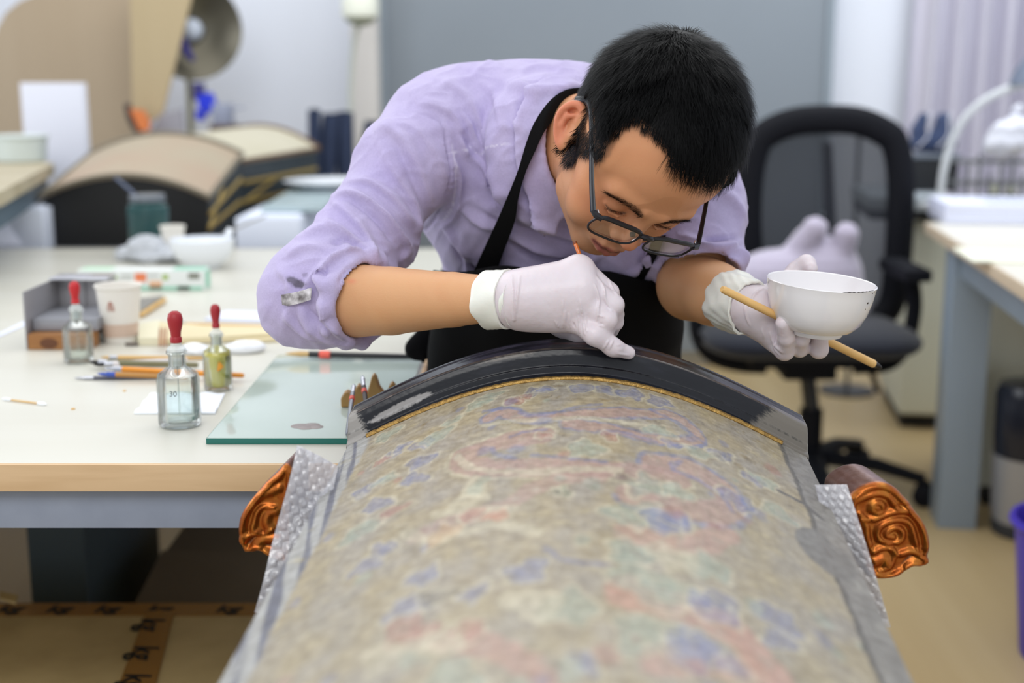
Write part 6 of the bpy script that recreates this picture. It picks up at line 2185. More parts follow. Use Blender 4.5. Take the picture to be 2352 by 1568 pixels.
sidev = np.cross(dr, n0)
sidev /= np.linalg.norm(sidev, axis=1)[:, None]
for k, wk in zip(ks, (1.0, 0.9, 0.6, 0.1)):
    c = P0 + n0 * (th0 * 0.75 + Ls * lift * (k - 0.45 * k * k))[:, None] + dr * (Ls * (0.35 * k + 0.6 * k * k))[:, None]
    w_ = 0.00026 * wk
    SV.append(c - sidev * w_ + n0 * 0)
    SV.append(c + sidev * w_)
SV = np.stack(SV, 1)
nS = len(P0)
b_ = np.arange(nS)[:, None] * 8
SQ = np.concatenate([b_ + np.array([[0, 1, 3, 2]]) + 2 * i for i in range(3)])
SVw = H.to_world(SV.reshape(-1, 3))
nv0 = len(capW)
m_hair = mat('black hair', (7, 7, 8), 0.5, spec=0.12)
mesh_obj('hair', np.vstack([capW, SVw]), np.vstack([capQ, SQ + nv0]), m_hair, man)
# eyebrows and lashes
def strands(name, roots, dirs, length, width, material, parent):
    n_ = len(roots)
    S0 = []
    up_ = np.cross(dirs, np.random.default_rng(3).normal(0, 1, dirs.shape))
    up_ /= np.linalg.norm(up_, axis=1)[:, None]
    for k, wk in ((0, 1), (0.5, .8), (1, .1)):
        c = roots + dirs * (length * k)[:, None]
        S0 += [c - up_ * width * wk, c + up_ * width * wk]
    S0 = np.stack(S0, 1)
    bb = np.arange(n_)[:, None] * 6
    q = np.concatenate([bb + np.array([[0, 1, 3, 2]]), bb + np.array([[2, 3, 5, 4]])])
    return mesh_obj(name, H.to_world(S0.reshape(-1, 3)), q, material, parent)


for s in (1, -1):
    cand = np.nonzero((s * lx > .011) & (s * lx < .053) & (ly > .05) & (np.abs(lz - (.0015 - 16 * (np.abs(lx) - .03) ** 2)) < .0042))[0]
    cand = cand[rgh.integers(0, len(cand), 650)]
    d_ = Nh[cand] * 0.35 + np.array([s * 0.9, -0.2, 0.15]) + rgh.normal(0, .15, (650, 3))
    d_ /= np.linalg.norm(d_, axis=1)[:, None]
    strands('eyebrow', Vh[cand], d_, 0.0045 + 0.003 * rgh.random(650), 0.00008, m_hair, man)
    xx = np.linspace(.019, .044, 70)
    rt_ = np.stack([s * xx, .0850 - 6 * (xx - .030) ** 2, -.0215 - 4 * (xx - .031) ** 2], 1)
    d_ = np.stack([s * (xx - .030) * 14, np.ones(70) * .9, -0.35 * np.ones(70)], 1) + rgh.normal(0, .08, (70, 3))
    d_ /= np.linalg.norm(d_, axis=1)[:, None]
    strands('eyelashes', rt_, d_, 0.0028 + 0.001 * rgh.random(70), 0.00012, m_hair, man)

# ------------------------------------------------------------------ glasses
gl_t = thing('glasses', 'black-framed spectacles worn low on the man\'s nose', 'glasses', tuple(HO + HR @ np.array([0, .1, -.015])))
GL = lambda x, y, z: tuple(HO + HR @ np.array([x, y, z], float))
m_frame = mat('black matt frame', (26, 26, 32), 0.32)
m_lens = thin_glass('spectacle lens', (250, 251, 252), 0.35, 0.0, 0.02)
gy, gz = 0.1120, -0.0195
for s in (1, -1):
    cxg = s * 0.0355
    rim = []
    for a in np.linspace(0, 2 * PI, 49)[:-1]:
        ca, sa = math.cos(a), math.sin(a)
        x = 0.0285 * np.sign(ca) * abs(ca) ** 0.45
        z = 0.0150 * np.sign(sa) * abs(sa) ** (0.62 if sa > 0 else 0.85)
        rim.append((cxg + x, gy - 0.10 * abs(cxg + x) ** 1.0 * 0.9 * abs(cxg + x) / 0.07, gz + z - 0.002))
    rim = np.array(rim)
    tp = [GL(*p) for p in rim] + [GL(*rim[0]), GL(*rim[1])]
    rad = [0.0012 + 0.0015 * max(0, math.sin(2 * PI * i / 48)) for i in range(len(tp))]
    MB().tube(tp, rad, 8, flat=(1, 1.0)).build('rim', m_frame, gl_t)
    cc = rim.mean(0)
    rows = [[GL(*(cc + (p - cc) * k + np.array([0, 0.0022 * (1 - k * k), 0]))) for p in np.vstack([rim, rim[:1]])] for k in np.linspace(0.01, 0.97, 5)]
    rows2 = [[GL(*(cc + (p - cc) * k + np.array([0, -0.0014 + 0.0006 * (1 - k * k), 0]))) for p in np.vstack([rim, rim[:1]])] for k in np.linspace(0.97, 0.01, 5)]
    MB().grid(rows + rows2).build('lens', m_lens, gl_t)
    # hinge block and temple arm to the ear
    hx = s * 0.0665
    hy = gy - 0.0065
    MB().tube([GL(s * .060, gy - .0035, gz + .0095), GL(s * .0665, gy - .006, gz + .009), GL(s * .0695, gy - .011, gz + .0085)], [0.003, 0.0034, 0.003], 8).build('end_piece', m_frame, gl_t)
    tm = smoothpts([(s * .0695, gy - .010, gz + .0085), (s * .0745, .072, -.003), (s * .0800, .030, .009), (s * .0835, .008, .015), (s * .0835, -.008, .013), (s * .082, -.020, .003), (s * .082, -.026, -.008)], 6)
    n_ = len(tm)
    MB().tube([GL(*p) for p in tm], [0.0031 - 0.0008 * math.sin(PI * i / n_) for i in range(n_)], 8, flat=(1.35, 0.62), up=tuple(HR @ np.array([0, 0, 1.0]))).build('temple', m_frame, gl_t)
    MB().tube([GL(s * .0635, gy - .009, gz + .0095), GL(s * .0650, gy - .0125, gz + .0100)], 0.0010, 8).build('hinge', mat('bright hinge', (220, 222, 226), 0.2, 0.9), gl_t)
    MB().lathe([(0, -.0022), (.0026, -.0016), (.0032, 0), (.0026, .0016), (0, .0022)], 12, M=Matrix.Translation(GL(s * .0085, gy - .0075, gz - .005)) @ Matrix.Scale(1.4, 4, (0, 0, 1))).build('nose_pad', mat('smoke pad', (40, 40, 46), 0.3), gl_t)
MB().tube([GL(*p) for p in smoothpts([(-.0085, gy - .0005, gz + .006), (-.003, gy + .002, gz + .009), (.003, gy + .002, gz + .009), (.0085, gy - .0005, gz + .006)], 4)], 0.0028, 8).build('bridge', m_frame, gl_t)

# ------------------------------------------------------------------ shirt
T = Field((-0.43, 1.27, 0.66), (0.37, 1.92, 1.20), 0.0027)
# rolled cuff end of the sleeve first (so it can be cut square)
T.cap(J(720, 690, 1.425), J(815, 696, 1.405), .049, .0475)
T.cap(J(745, 650, 1.435), J(720, 690, 1.425), .054, .049, .02)
pa, pb, pc = J(868, 606, 1.425), J(746, 700, 1.35), J(826, 788, 1.42)
nc = np.cross(pb - pa, pc - pa)
if nc[0] < 0:
    nc = -nc
T.cut(pa, nc, 0.004, (-0.43, 1.2, 0.6), (0.0, 1.92, 1.2))
ringc = [(868, 606, 1.42), (812, 626, 1.385), (762, 655, 1.366), (747, 700, 1.358), (760, 748, 1.366), (795, 782, 1.392), (832, 786, 1.42)]
T.poly([J(*p) for p in ringc], [.007, .0085, .0085, .008, .0085, .0085, .007], .008)
T.poly([J(832, 786, 1.42), J(880, 750, 1.455), J(905, 680, 1.462), J(895, 625, 1.45), J(868, 606, 1.42)], .007, .008)
# upper sleeve
T.cap(J(845, 520, 1.485), J(745, 650, 1.435), .047, .054, .02)
T.cap(J(930, 385, 1.53), J(845, 520, 1.485), .055, .047, .02)
T.cap(J(990, 315, 1.565), J(930, 385, 1.53), .061, .055, .02)
T.ell(J(660, 690, 1.43), (.030, .035, .045), .02)
T.ell(J(905, 560, 1.50), (.028, .03, .032), .02)
# left sleeve, cut at its cuff
T.cap(J(1600, 470, 1.56), J(1612, 610, 1.505), .052, .050)
T.cut(J(1600, 655, 1.50), nrm(np.array([-0.12, -0.18, -1.0])), 0.004, (0.12, 1.2, 0.6), (0.37, 1.92, 1.2))
T.poly([J(1530, 660, 1.50), J(1560, 655, 1.462), J(1610, 640, 1.450), J(1665, 615, 1.458), J(1700, 592, 1.49), J(1700, 585, 1.53)], .0065, .01)
# torso
T.cap(J(1030, 300, 1.60), J(1560, 420, 1.62), .070, .062, .03)
T.cap(J(1095, 262, 1.62), J(1390, 258, 1.66), .050, .054, .05)
T.ell(J(1215, 400, 1.66), (.155, .12, .125), .05)
T.cap(J(1245, 430, 1.65), J(1262, 620, 1.72), .135, .125, .05, flat=((0, 1, 0), .8))
T.cap(J(1262, 620, 1.72), J(1275, 800, 1.80), .125, .140, .04, flat=((0, 1, 0), .8))
T.cap(J(1400, 480, 1.56), J(1440, 575, 1.55), .045, .03, .05)
T.cap(J(1440, 560, 1.58), J(1530, 600, 1.60), .045, .045, .05)
T.cap(J(1590, 430, 1.60), J(1600, 470, 1.56), .052, .052, .03)
# collar: turned-down cone around the neck, open at the throat
cN = J(1322, 346, 1.525)
cA = nrm(CB @ np.array([0.74, 0.02, 0.66]))
cUp = CB @ np.array([0.0, 1.0, 0.0])
cUp = nrm(cUp - cA * (cUp @ cA))
cSd = np.cross(cA, cUp)
if (CB.T @ cSd)[0] > 0:
    cSd = -cSd
CP_ = lambda ph, rad, sh: cN + cA * sh + (cUp * math.cos(ph) + cSd * math.sin(ph)) * rad
T.poly([CP_(ph, .064, -.042) for ph in np.linspace(-0.6, PI - 0.35, 24)], .012, .03)
T.cap(neckW + [0, 0.02, 0.0], HO + HR @ np.array([0, -.02, -.06]), .058, .058, .004, mode='sub')
nph = 150
for ph in np.linspace(-1.0, PI - 0.30, nph):
    e = sm(PI - 0.9, PI - 0.30, ph)
    r1_ = 0.086 + 0.016 * e
    T.cap(CP_(ph, .0655, .004), CP_(ph, .0700, .008), .0026, .0030, 0.002)
    T.cap(CP_(ph, .0700, .008), CP_(ph, r1_, -.015 - .008 * e), .0030, .0026, 0.002)
    T.cap(CP_(ph, .0655, .004), CP_(ph, .0660, -.028), .0026, .0026, 0.002)
# hollow around the forearms
T.cap(elR, wrR, .0425, .030, .002, mode='sub')
T.cap(elL * 0.9 + wrL * 0.1, wrL, .048, .035, .002, mode='sub')
Vs, Qs = T.mesh()
Vs = relax(Vs, Qs, 1, 0.4)
Ns = normals(Vs, Qs)
PX, PY = proj(Vs)
facing = sm(0.05, 0.35, (Ns * nrm(O_CAM - Vs.mean(0))).sum(1))

# cloth folds: (points as seen, half width px, height m, sharpness side)
Hf = np.zeros(len(Vs))
folds = [
    # ridges on the shoulder and back
    ([(960, 240), (1000, 245), (1045, 275), (1062, 330), (1075, 360)], 14, .0035), ([(1010, 190), (1060, 215), (1090, 265), (1110, 330)], 13, .0035),
    ([(1060, 260), (1085, 300), (1110, 345)], 9, .003), ([(1130, 170), (1180, 200), (1250, 215), (1330, 190)], 18, .002), ([(1190, 195), (1240, 240)], 12, .002),
    ([(1100, 185), (1140, 230), (1150, 290)], 14, .0028), ([(1175, 230), (1190, 300)], 12, .002),
    # sleeve head ridges
    ([(862, 312), (890, 300), (930, 330), (965, 400), (990, 470)], 16, .0045), ([(900, 290), (950, 300), (1000, 360), (1030, 430)], 14, .003),
    ([(870, 320), (900, 390), (950, 470), (960, 540)], 15, .0035),
    # arm rings
    ([(770, 452), (810, 448), (870, 480), (930, 560), (920, 600)], 12, .0055), ([(795, 420), (850, 425), (905, 465), (952, 530)], 12, .005),
    ([(765, 465), (800, 495), (830, 530), (850, 580), (855, 600)], 13, .0048), ([(720, 500), (780, 540), (800, 600)], 14, .003),
    ([(690, 545), (740, 530), (790, 545), (830, 575), (866, 600)], 12, .0048), ([(660, 590), (700, 570), (750, 575)], 12, .003),
    ([(862, 598), (820, 586), (772, 590), (744, 620), (735, 660)], 11, .005), ([(745, 600), (715, 640), (695, 680)], 8, .003), ([(735, 615), (740, 640), (742, 680)], 6, .0025),
    ([(640, 620), (665, 650), (670, 700), (650, 745)], 16, .003), ([(690, 690), (700, 740), (760, 780), (810, 792)], 12, .0035), ([(655, 720), (690, 760), (750, 785)], 10, .003),
    ([(735, 700), (750, 745), (790, 780)], 7, .003),
    # side and chest
    ([(945, 590), (960, 640)], 9, .003), ([(975, 560), (1010, 600), (1030, 640)], 10, .0035), ([(1020, 520), (1060, 575), (1080, 630)], 10, .0035), ([(950, 560), (1000, 580), (1045, 650)], 9, .003),
    ([(1085, 350), (1120, 400), (1150, 470), (1160, 520)], 12, .003), ([(1040, 360), (1055, 420), (1048, 490), (1020, 520)], 7, .003), ([(1060, 480), (1100, 510), (1150, 530)], 11, .003),
    ([(1190, 500), (1240, 520), (1300, 540), (1330, 545)], 10, .0035), ([(1165, 540), (1230, 570), (1310, 585)], 13, .004), ([(1180, 610), (1250, 620), (1330, 610)], 9, .003),
    ([(1310, 500), (1330, 540), (1335, 600)], 8, .0025), ([(1380, 560), (1360, 600), (1350, 640)], 12, .003), ([(1500, 585), (1470, 612), (1440, 630)], 10, .004),
    # far sleeve
    ([(1640, 430), (1690, 470), (1702, 530)], 14, .003), ([(1560, 540), (1640, 570), (1695, 560)], 10, .004), ([(1520, 580), (1600, 600), (1680, 600)], 10, .0035), ([(1530, 610), (1560, 640), (1640, 630)], 9, .003),
]
vall = [
    ([(1050, 300), (1085, 345), (1118, 378)], 8, .0035), ([(1088, 270), (1100, 310), (1112, 350)], 7, .003), ([(905, 300), (925, 360), (955, 430), (975, 500)], 9, .002),
    ([(800, 455), (860, 500), (905, 560)], 6, .004), ([(830, 440), (890, 490), (935, 550)], 5, .003), ([(756, 560), (800, 560), (840, 590)], 6, .0035), ([(755, 610), (745, 650)], 4, .003),
    ([(775, 655), (800, 620), (850, 603)], 5, .003), ([(1040, 560), (1080, 610), (1100, 640)], 8, .004), ([(990, 570), (1030, 620)], 6, .003), ([(1100, 480), (1140, 510), (1170, 530)], 7, .0025),
    ([(1180, 560), (1240, 595), (1320, 600)], 9, .0045), ([(1180, 515), (1230, 535), (1320, 560)], 6, .0025), ([(700, 700), (760, 770), (800, 790)], 6, .003), ([(1540, 590), (1620, 590), (1690, 585)], 7, .0035),
    ([(1600, 560), (1650, 550), (1700, 545)], 6, .003),
    ([(948, 260), (1010, 280), (1028, 340), (1032, 400), (1020, 460), (1000, 500), (975, 530), (960, 545)], 3.0, .0022),
]
for pts, w, h in folds:
    d, pos, sd = segdist(PX, PY, smoothpts(pts, 4))
    taper = np.sin(np.clip(pos, 0.02, 0.98) * PI) ** 0.5
    e = np.where(sd > 0, w * 0.75, w * 1.5)
    Hf += 1.9 * h * taper * np.exp(-(d / (e * .7)) ** 2)
for pts, w, h in vall:
    d, pos, sd = segdist(PX, PY, smoothpts(pts, 4))
    taper = np.sin(np.clip(pos, 0.02, 0.98) * PI) ** 0.5
    Hf -= 1.9 * h * taper * np.exp(-(d / w) ** 2)
# fine crumple, stronger along the armhole seam and collar
Hf += 0.0010 * vnoise(Vs[:, 0] * 26 + Vs[:, 2] * 8, Vs[:, 2] * 26 + Vs[:, 1] * 10, 111)
d, _, _ = segdist(PX, PY, [(1030, 330), (1036, 400), (1028, 470), (1000, 510)])
rdg = vnoise(Vs[:, 0] * 4.5 + Vs[:, 2] * 2.5, Vs[:, 2] * 4.5 - Vs[:, 0] * 1.5 + Vs[:, 1] * 3, 114, 3)
Hf += 0.0022 * np.exp(-(rdg / .09) ** 2)
rdg = vnoise(Vs[:, 0] * 9 - Vs[:, 2] * 5, Vs[:, 2] * 8 + Vs[:, 1] * 5, 115, 3)
Hf += 0.0013 * np.exp(-(rdg / .10) ** 2)
Hf += 0.0004 * np.exp(-(d / 12) ** 2) * np.sin(PY * 0.42 + PX * 0.1)
Vs = Vs + Ns * (Hf * facing)[:, None]
lil = L_((193, 182, 218))
Cs = np.ones((len(Vs), 3)) * lil
Cs = layc(Cs, L_((182, 168, 214)), sm(-.4, .8, vnoise(Vs[:, 0] * 12, Vs[:, 2] * 12, 112)) * 0.5)
nst = vnoise(PX * .05, PY * .05, 113)
for (a, b, rx, ry, k) in ((676, 645, 14, 9, .75), (690, 655, 22, 10, .8), (702, 632, 10, 5, .4)):
    Cs = layc(Cs, L_((70, 66, 68)), np.clip((1 - sm(.6, 1.0, np.hypot((PX - a) / rx, (PY - b) / ry) + 0.35 * nst)), 0, 1) * k * facing)
# pale stitching
for pts in ([(1092, 350), (1110, 352), (1120, 340), (1150, 332), (1172, 332)], [(1028, 354), (1060, 345), (1082, 338)], [(1038, 330), (1044, 400), (1040, 470), (1020, 505)]):
    d, pos, _ = segdist(PX, PY, smoothpts(pts, 4))
    Cs = layc(Cs, L_((232, 226, 246)), np.exp(-(d / 1.6) ** 2) * 0.8 * facing)
m_shirt = mat('lilac chambray', rough=0.9, attr='Col', sheen=0.25, bump=(1100, 0.25), spec=0.2, var=(420, (232, 232, 236), 0.8))
mesh_obj('shirt', Vs, Qs, m_shirt, man, cols=Cs)


def strip(name, left, right, nu, nv_, material, th, lift=0.002, parent=None, fold=None, y0=1.25, y1=1.9, cols=None, field=None, smooth_it=3, slack=0.002):
    """cloth band lying on the shirt between two lines as seen"""
    field = field or T
    Lp, Rp = smoothpts(left, 8), smoothpts(right, 8)
    ti = np.linspace(0, 1, nu)
    Lp = np.stack([np.interp(ti, np.linspace(0, 1, len(Lp)), Lp[:, k]) for k in range(2)], 1)
    Rp = np.stack([np.interp(ti, np.linspace(0, 1, len(Rp)), Rp[:, k]) for k in range(2)], 1)
    Dp = np.zeros((nu, nv_))
    for i in range(nu):
        for j in range(nv_):
            v = j / (nv_ - 1)
            q = Lp[i] * (1 - v) + Rp[i] * v
            Dp[i, j] = field.hit(q[0], q[1], y0, y1)[1]
    if slack == 0:
        for j in range(1, nv_):
            Dp[:, j] = np.minimum(Dp[:, j], Dp[:, j - 1] + 0.0035)
        for j in range(nv_ - 2, -1, -1):
            Dp[:, j] = np.minimum(Dp[:, j], Dp[:, j + 1] + 0.0035)
    for _ in range(smooth_it):
        D2 = Dp.copy()
        D2[1:-1] = (Dp[:-2] + 2 * Dp[1:-1] + Dp[2:]) / 4
        D2[:, 1:-1] = (D2[:, :-2] + 2 * D2[:, 1:-1] + D2[:, 2:]) / 4
        Dp = np.minimum(D2, Dp + slack)
    G = np.zeros((nu, nv_, 3))
    for i in range(nu):
        for j in range(nv_):
            v = j / (nv_ - 1)
            q = Lp[i] * (1 - v) + Rp[i] * v
            r = ray(q[0], q[1])
            Y = Dp[i, j] - lift - (fold(i / (nu - 1), v) if fold else 0)
            G[i, j] = O_CAM + r * (Y / r[1])
    back = -np.array([0, 0, 0]) + np.array([0, th, 0])
    return MB().grid(G, back).build(name, material, parent)


m_collar = mat('lilac collar cloth', (193, 182, 218), 0.9, sheen=0.25, bump=(1100, 0.3), spec=0.2)
# shirt front hanging below the chin
strip('shirt_placket', [(1330, 520), (1310, 570), (1300, 605)], [(1372, 560), (1352, 590), (1340, 620)], 14, 6, m_collar, 0.002, 0.004, man)
# sleeve tab with paint stains
m_tab = mat('stained white tab', (226, 222, 226), 0.7, var=(90, (92, 86, 86), 0.25))
strip('sleeve_tab', [(645, 677), (662, 674), (690, 668), (716, 660)], [(648, 700), (662, 702), (690, 696), (714, 688)], 14, 5, m_tab, 0.0012, 0.008, man, y0=1.2, smooth_it=10, slack=0.0)

# ------------------------------------------------------------------ apron with straps
m_apr = mat('black apron cloth', (9, 9, 11), 0.9, sheen=0.0, bump=(900, 0.3), spec=0.2)
Ap = Field((-0.20, 1.42, 0.40), (0.30, 1.80, 0.98), 0.005)
Ap.cap(J(1268, 640, 1.60), J(1275, 850, 1.66), .150, .152, 0, flat=((0, 1, 0), .52))
Ap.cap(J(1275, 850, 1.66), np.array([0.06, 1.70, 0.50]), .152, .155, .03, flat=((0, 1, 0), .45))
Ap.cap(J(1450, 640, 1.56), J(1440, 760, 1.60), .05, .06, .04)
Ap.cut(J(1250, 622, 1.52), nrm(np.array([0.06, 0.25, 1.0])), 0.004)
Ap.cut(np.array([0, 0, 0.47]), np.array([0, 0, -1.0]), 0.004)
Va_, Qa_ = Ap.mesh()
Na_ = normals(Va_, Qa_)
Va_ = Va_ + Na_ * (0.004 * np.sin(Va_[:, 0] * 55 + 2 * np.sin(Va_[:, 2] * 9)) * (Va_[:, 1] < 1.66))[:, None]
mesh_obj('apron', Va_, Qa_, m_apr, man)
strip('apron_strap', [(1345, 200), (1300, 206), (1262, 232), (1228, 280), (1208, 330), (1190, 390), (1166, 450), (1140, 510), (1112, 570), (1080, 640)],
      [(1345, 214), (1318, 224), (1290, 252), (1252, 300), (1228, 350), (1208, 395), (1192, 450), (1182, 510), (1160, 570), (1140, 625)], 46, 9, m_apr, 0.0025, 0.0105, man,
      fold=lambda u, v: 0.003 * math.exp(-((u - .48) / .05) ** 2) * (v - .5), smooth_it=40, slack=0.0)
strip('apron_strap', [(1530, 540), (1508, 590), (1480, 640)], [(1500, 545), (1478, 600), (1440, 650)], 10, 4, m_apr, 0.0025, 0.006, man)
kn = Field(J(930, 850, 1.70) - [0, .06, .02], J(1010, 740, 1.70) + [0.02, .06, .03], 0.0035)
kn.cap(J(985, 768, 1.70), J(955, 800, 1.69), .016, .014, 0, flat=((0, 1, 0), .5))
kn.cap(J(955, 800, 1.69), J(972, 828, 1.68), .014, .004, .008, flat=((0, 1, 0), .5))
kn.cap(J(985, 772, 1.70), J(992, 810, 1.69), .014, .010, .008, flat=((0, 1, 0), .5))
V_, Q_ = kn.mesh()
mesh_obj('apron_tie', V_, Q_, m_apr, man)

# trousers and shoes
Tr = Field((-0.20, 1.72, 0.04), (0.32, 2.14, 0.98), 0.008)
Tr.ell(hipC + [0, 0, 0], (.165, .115, .13), 0)
for kn_, an_ in foot:
    s = -1 if kn_[0] < hipC[0] else 1
    Tr.cap(hipC + [s * 0.08, 0, -0.05], kn_, .092, .066, .04)
    Tr.cap(kn_, an_ + [0, 0, 0.02], .066, .055, .03)
Tr.cut(np.array([0, 0, 0.075]), np.array([0, 0, -1.0]), 0.003)
V_, Q_ = Tr.mesh()
V_ = V_ + normals(V_, Q_) * (0.0035 * vnoise(V_[:, 0] * 8, V_[:, 2] * 9, 121))[:, None]
mesh_obj('trousers', V_, Q_, mat('dark trousers', (26, 27, 34), 0.85, bump=(700, 0.3)), man)
for kn_, an_ in foot:
    s = -1 if kn_[0] < hipC[0] else 1
    Sh = Field(an_ + [-.08, -.24, -.09], an_ + [.08, .10, .06], 0.005)
    Sh.cap(an_ + [0, .02, -.035], an_ + [s * .012, -.16, -.045], .042, .036, 0)
    Sh.cap(an_ + [0, 0, -.01], an_ + [0, 0, -.03], .042, .042, .02)
    Sh.cut(np.array([0, 0, 0.004]), np.array([0, 0, -1.0]), 0.003)
    V_, Q_ = Sh.mesh()
    mesh_obj('shoe', V_, Q_, mat('black shoe', (24, 24, 26), 0.4), man)

# ------------------------------------------------------------------ gloves
m_glove = mat('white latex', (220, 211, 218), 0.36, sss=0.15, spec=0.55, bump=(260, 0.12), var=(30, (212, 199, 203), 0.6))
m_glc = mat('white latex cuff', (230, 230, 222), 0.36, sss=0.1, spec=0.5, bump=(90, 0.25))


def glove_mesh(F, creases, name):
    V, Q = F.mesh()
    V = relax(V, Q, 1, 0.3)
    N = normals(V, Q)
    px_, py_ = proj(V)
    fc_ = sm(0.0, 0.3, (N * nrm(O_CAM - V.mean(0))).sum(1))
    h = np.zeros(len(V))
    for pts, w, a in creases:
        d, pos, _ = segdist(px_, py_, smoothpts(pts, 3) if len(pts) > 2 else pts)
        h += 1.7 * a * np.exp(-(d / w) ** 2) * np.sin(np.clip(pos, .05, .95) * PI) ** .5
    h += 0.0002 * vnoise(V[:, 0] * 90, V[:, 2] * 90, 131)
    V = V + N * (h * fc_)[:, None]
    return mesh_obj(name, V, Q, m_glove, man)


GRt = Field((mnR[0] - .012, 1.23, at(1300, 850, 1.30)[2]), (mxR[0] + .03, 1.38, at(1300, 565, 1.30)[2]), 0.00115)
hand_right(GRt, 0.0005)
K = lambda x, y: (1080 + x * .20408, 540 + y * .20408)
cr = [([K(1430, 480), K(1500, 600), K(1520, 720), K(1590, 850)], 2.2, .0016), ([K(1400, 560), K(1440, 700), K(1440, 850), K(1430, 950)], 2.2, .0018), ([K(1560, 500), K(1600, 600), K(1660, 680)], 2.0, .0012),
      ([K(1040, 740), K(1050, 900), K(1040, 1040)], 1.6, .0013), ([K(1070, 860), K(1065, 1040)], 1.6, .0010), ([K(1110, 880), K(1130, 1040)], 1.6, .0010), ([K(1210, 840), K(1230, 1000), K(1230, 1090)], 1.6, .0013),
      ([K(1235, 730), K(1260, 900), K(1290, 1110)], 1.7, .0014), ([K(1300, 880), K(1310, 1080)], 1.6, .0012), ([K(960, 960), K(990, 1040)], 1.6, .001), ([K(1160, 980), K(1180, 1040)], 1.5, -.001),
      ([K(1500, 1280), K(1560, 1180)], 1.6, .0011), ([K(1560, 1280), K(1610, 1180)], 1.6, .0013), ([K(1640, 1240), K(1700, 1230)], 1.5, .0006), ([K(1440, 1020), K(1510, 1030)], 1.4, .0010), ([K(1440, 900), K(1500, 920)], 1.4, .001), ([K(1440, 1000), K(1500, 990)], 1.2, -.0008),
      ([K(1650, 1330), K(1780, 1350)], 2.5, .0006), ([K(470, 450), K(490, 700), K(490, 960)], 1.8, .0016), ([K(560, 460), K(530, 700), K(500, 950)], 2.0, .0014)]
glove_mesh(GRt, cr, 'glove')
GLt = Field((aL[0] - .02, 1.31, at(1800, 845, 1.37)[2]), (bL[0] + .012, 1.49, at(1800, 575, 1.42)[2]), 0.0013)
hand_left(GLt, 0.0005)
K2 = lambda x, y: (1600 + x * .20408, 560 + y * .20408)
cr = [([K2(830, 1000), K2(870, 1120), K2(960, 1220)], 2.5, .0013), ([K2(740, 960), K2(760, 1060)], 2.2, .001), ([K2(620, 620), K2(660, 560), K2(740, 500)], 2.2, .0012), ([K2(540, 700), K2(560, 820), K2(600, 920)], 2.0, .0012), ([K2(880, 1020), K2(870, 1150), K2(930, 1250)], 2, .001)]
glove_mesh(GLt, cr, 'glove')


def cuff(c0, c1, r0, r1, name, th=0.0022, ragged=0.002, n=80, crinkle=0.0):
    """rolled glove cuff: double-walled ring around the wrist"""
    c0, c1 = np.array(c0), np.array(c1)
    ax = nrm(c1 - c0)
    a = nrm(np.cross(ax, [0, 1, 0.2]))
    b = np.cross(ax, a)
    L = np.linalg.norm(c1 - c0)
    rows = []
    prof = [(0.0, -0.0012), (0.0, 0.001), (0.12, 0.0024), (0.25, .0021), (0.35, 0.0023), (0.45, 0.0020), (0.55, .0024), (.7, .002), (0.85, 0.0024), (0.985, 0.0032), (1.0, 0.0018), (0.985, 0.0002), (0.9, -0.0008), (0.5, -0.0012), (0.05, -0.0014), (0.0, -0.0012)]
    for t, h in prof:
        row = []
        for k in range(n):
            th_ = 2 * PI * k / n
            wv = ragged * (math.sin(3 * th_ + 1) * 0.6 + 0.4 * math.sin(7 * th_)) * (1 - t)
            rr_ = r0 * (1 - t) + r1 * t + h + 0.0008 * math.sin(5 * th_ + 3 * t) + crinkle * (math.sin(9 * th_ + 7 * t) + 0.7 * math.sin(16 * th_ - 12 * t + 2 * math.sin(3 * th_)))
            row.append(c0 + ax * (t * L + wv) + (a * math.cos(th_) + b * math.sin(th_)) * rr_)
        rows.append(row + [row[0]])
    return MB().grid(rows).build(name, m_glc, man)


cuff(J(1115, 687, 1.312), J(1170, 688, 1.298), .0282, .0272, 'glove_cuff')
cuff(J(1176, 687, 1.296), J(1188, 688, 1.293), .0252, .0252, 'glove_cuff', ragged=0.0004)
cuff(J(1676, 688, 1.430), J(1728, 709, 1.388), .0330, .0270, 'glove_cuff', ragged=0.0016, crinkle=0.0006, n=160)

# ------------------------------------------------------------------ what the hands hold
p_top, p_bot = J(1320, 556, 1.345), J(1408, 782, 1.297)
pe = p_bot + (p_bot - p_top) * 0.10
bt_ = brush('small_brush', 'thin orange-brown brush held upright in the gloved hand resting on the rim', 'brush', p_top, pe, 0.0022, 0.0026, mat('orange lacquered wood', (206, 108, 44), 0.25, coat=0.5), (0.010, 0.0018, m_ink), (0.012, 0.0024, m_chrome))
MB().tube([p_top, p_top + nrm(p_bot - p_top) * 0.002], 0.0024, 12).build('end_cap', mat('dark orange end', (120, 60, 30), 0.4), bt_)

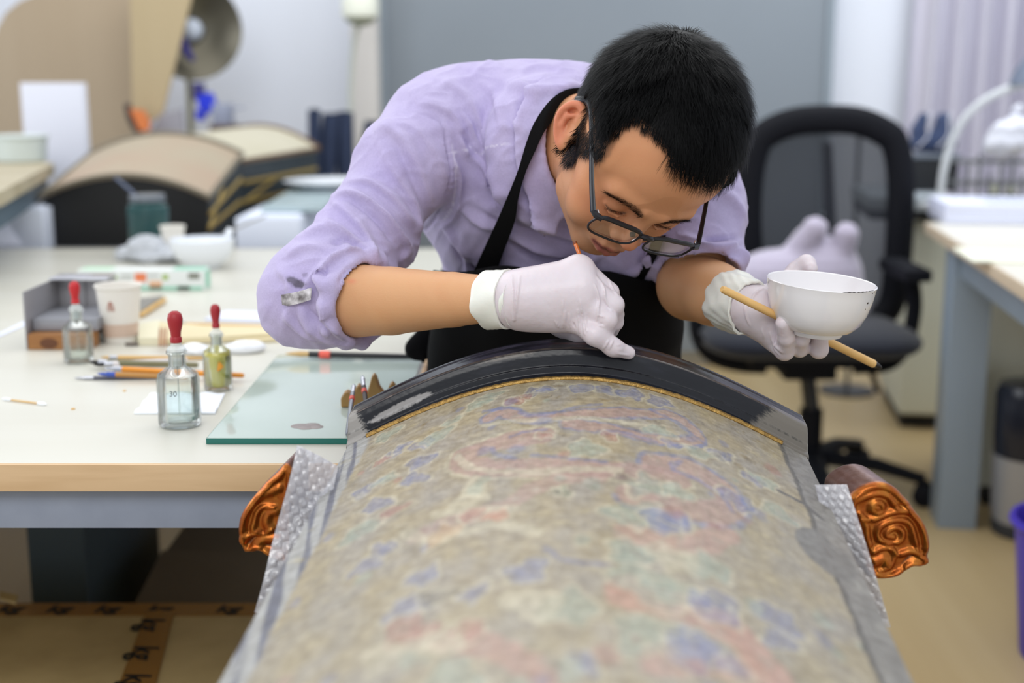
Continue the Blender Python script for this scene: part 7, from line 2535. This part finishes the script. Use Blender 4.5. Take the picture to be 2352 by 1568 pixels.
bc = J(1872, 766, 1.364)
bowl = thing('held_bowl', 'white porcelain rice bowl with a chipped dark rim line held in the gloved hand', 'bowl', tuple(bc), 0, rot=(math.radians(2.5), math.radians(4.0), 0))
rb = 0.0570
prof = [(0, 0.003), (0.024, 0.003), (0.0255, 0.0005), (0.0275, 0.0), (0.0285, 0.0015), (0.0290, 0.0042), (0.0375, 0.0070), (0.0455, 0.0150), (0.0510, 0.0265), (0.0545, 0.040), (0.0558, 0.048), (rb, 0.0555), (rb + .0004, 0.0566), (rb - 0.0006, 0.0574), (rb - 0.0018, 0.0566), (0.0540, 0.048), (0.0490, 0.028), (0.0430, 0.0170), (0.034, 0.0095), (0.02, 0.0085), (0, 0.0075)]
MB().lathe(prof, 96).build('bowl_body', mat('white porcelain', (236, 234, 236), 0.12, coat=0.4, spec=0.6), bowl, local=True)
m_chip = mat('dark chip', (52, 40, 34), 0.5)
rim_pts = [((rb + .0002) * math.cos(a), (rb + .0002) * math.sin(a), 0.0573) for a in np.linspace(-1.42, -0.62, 40)]
MB().tube(rim_pts, [0.00012 + 0.00045 * (0.5 + 0.3 * math.sin(i * 1.3) + .2 * math.sin(i * .37)) * min(1, (39 - i) / 12, i / 10 + .15) for i in range(40)], 6).build('rim_chip', m_chip, bowl, local=True)
for (a, z, r_) in ((-0.74, 0.0440, .0012), (-0.76, 0.0375, .0006), (-0.66, 0.0540, .0006), (-0.56, 0.0550, .0005)):
    rr_ = np.interp(z, [0.0265, 0.040, 0.048, 0.0555], [0.0510, 0.0545, .0558, rb]) + 0.0001
    MB().lathe([(0, 0.0004), (r_ * .7, 0.0003), (r_, -0.0002)], 8, M=Matrix.Translation((rr_ * math.cos(a), rr_ * math.sin(a), z)) @ Matrix.Rotation(a, 4, 'Z') @ Matrix.Rotation(PI / 2, 4, 'Y')).build('ink_speck', m_chip, bowl, local=True)

q0, q1 = J(1658, 663, 1.324), J(2026, 845, 1.436)
qb = brush('writing_brush', 'straight bamboo brush with a short black tip held under the bowl', 'brush', q0, q1, 0.0040, 0.0046, mat('pale bamboo', (232, 190, 124), 0.45, wood=('x', 50, (220, 174, 106))), (0.010, 0.0030, m_ink), (0.005, 0.0036, m_dkwood), n=14)
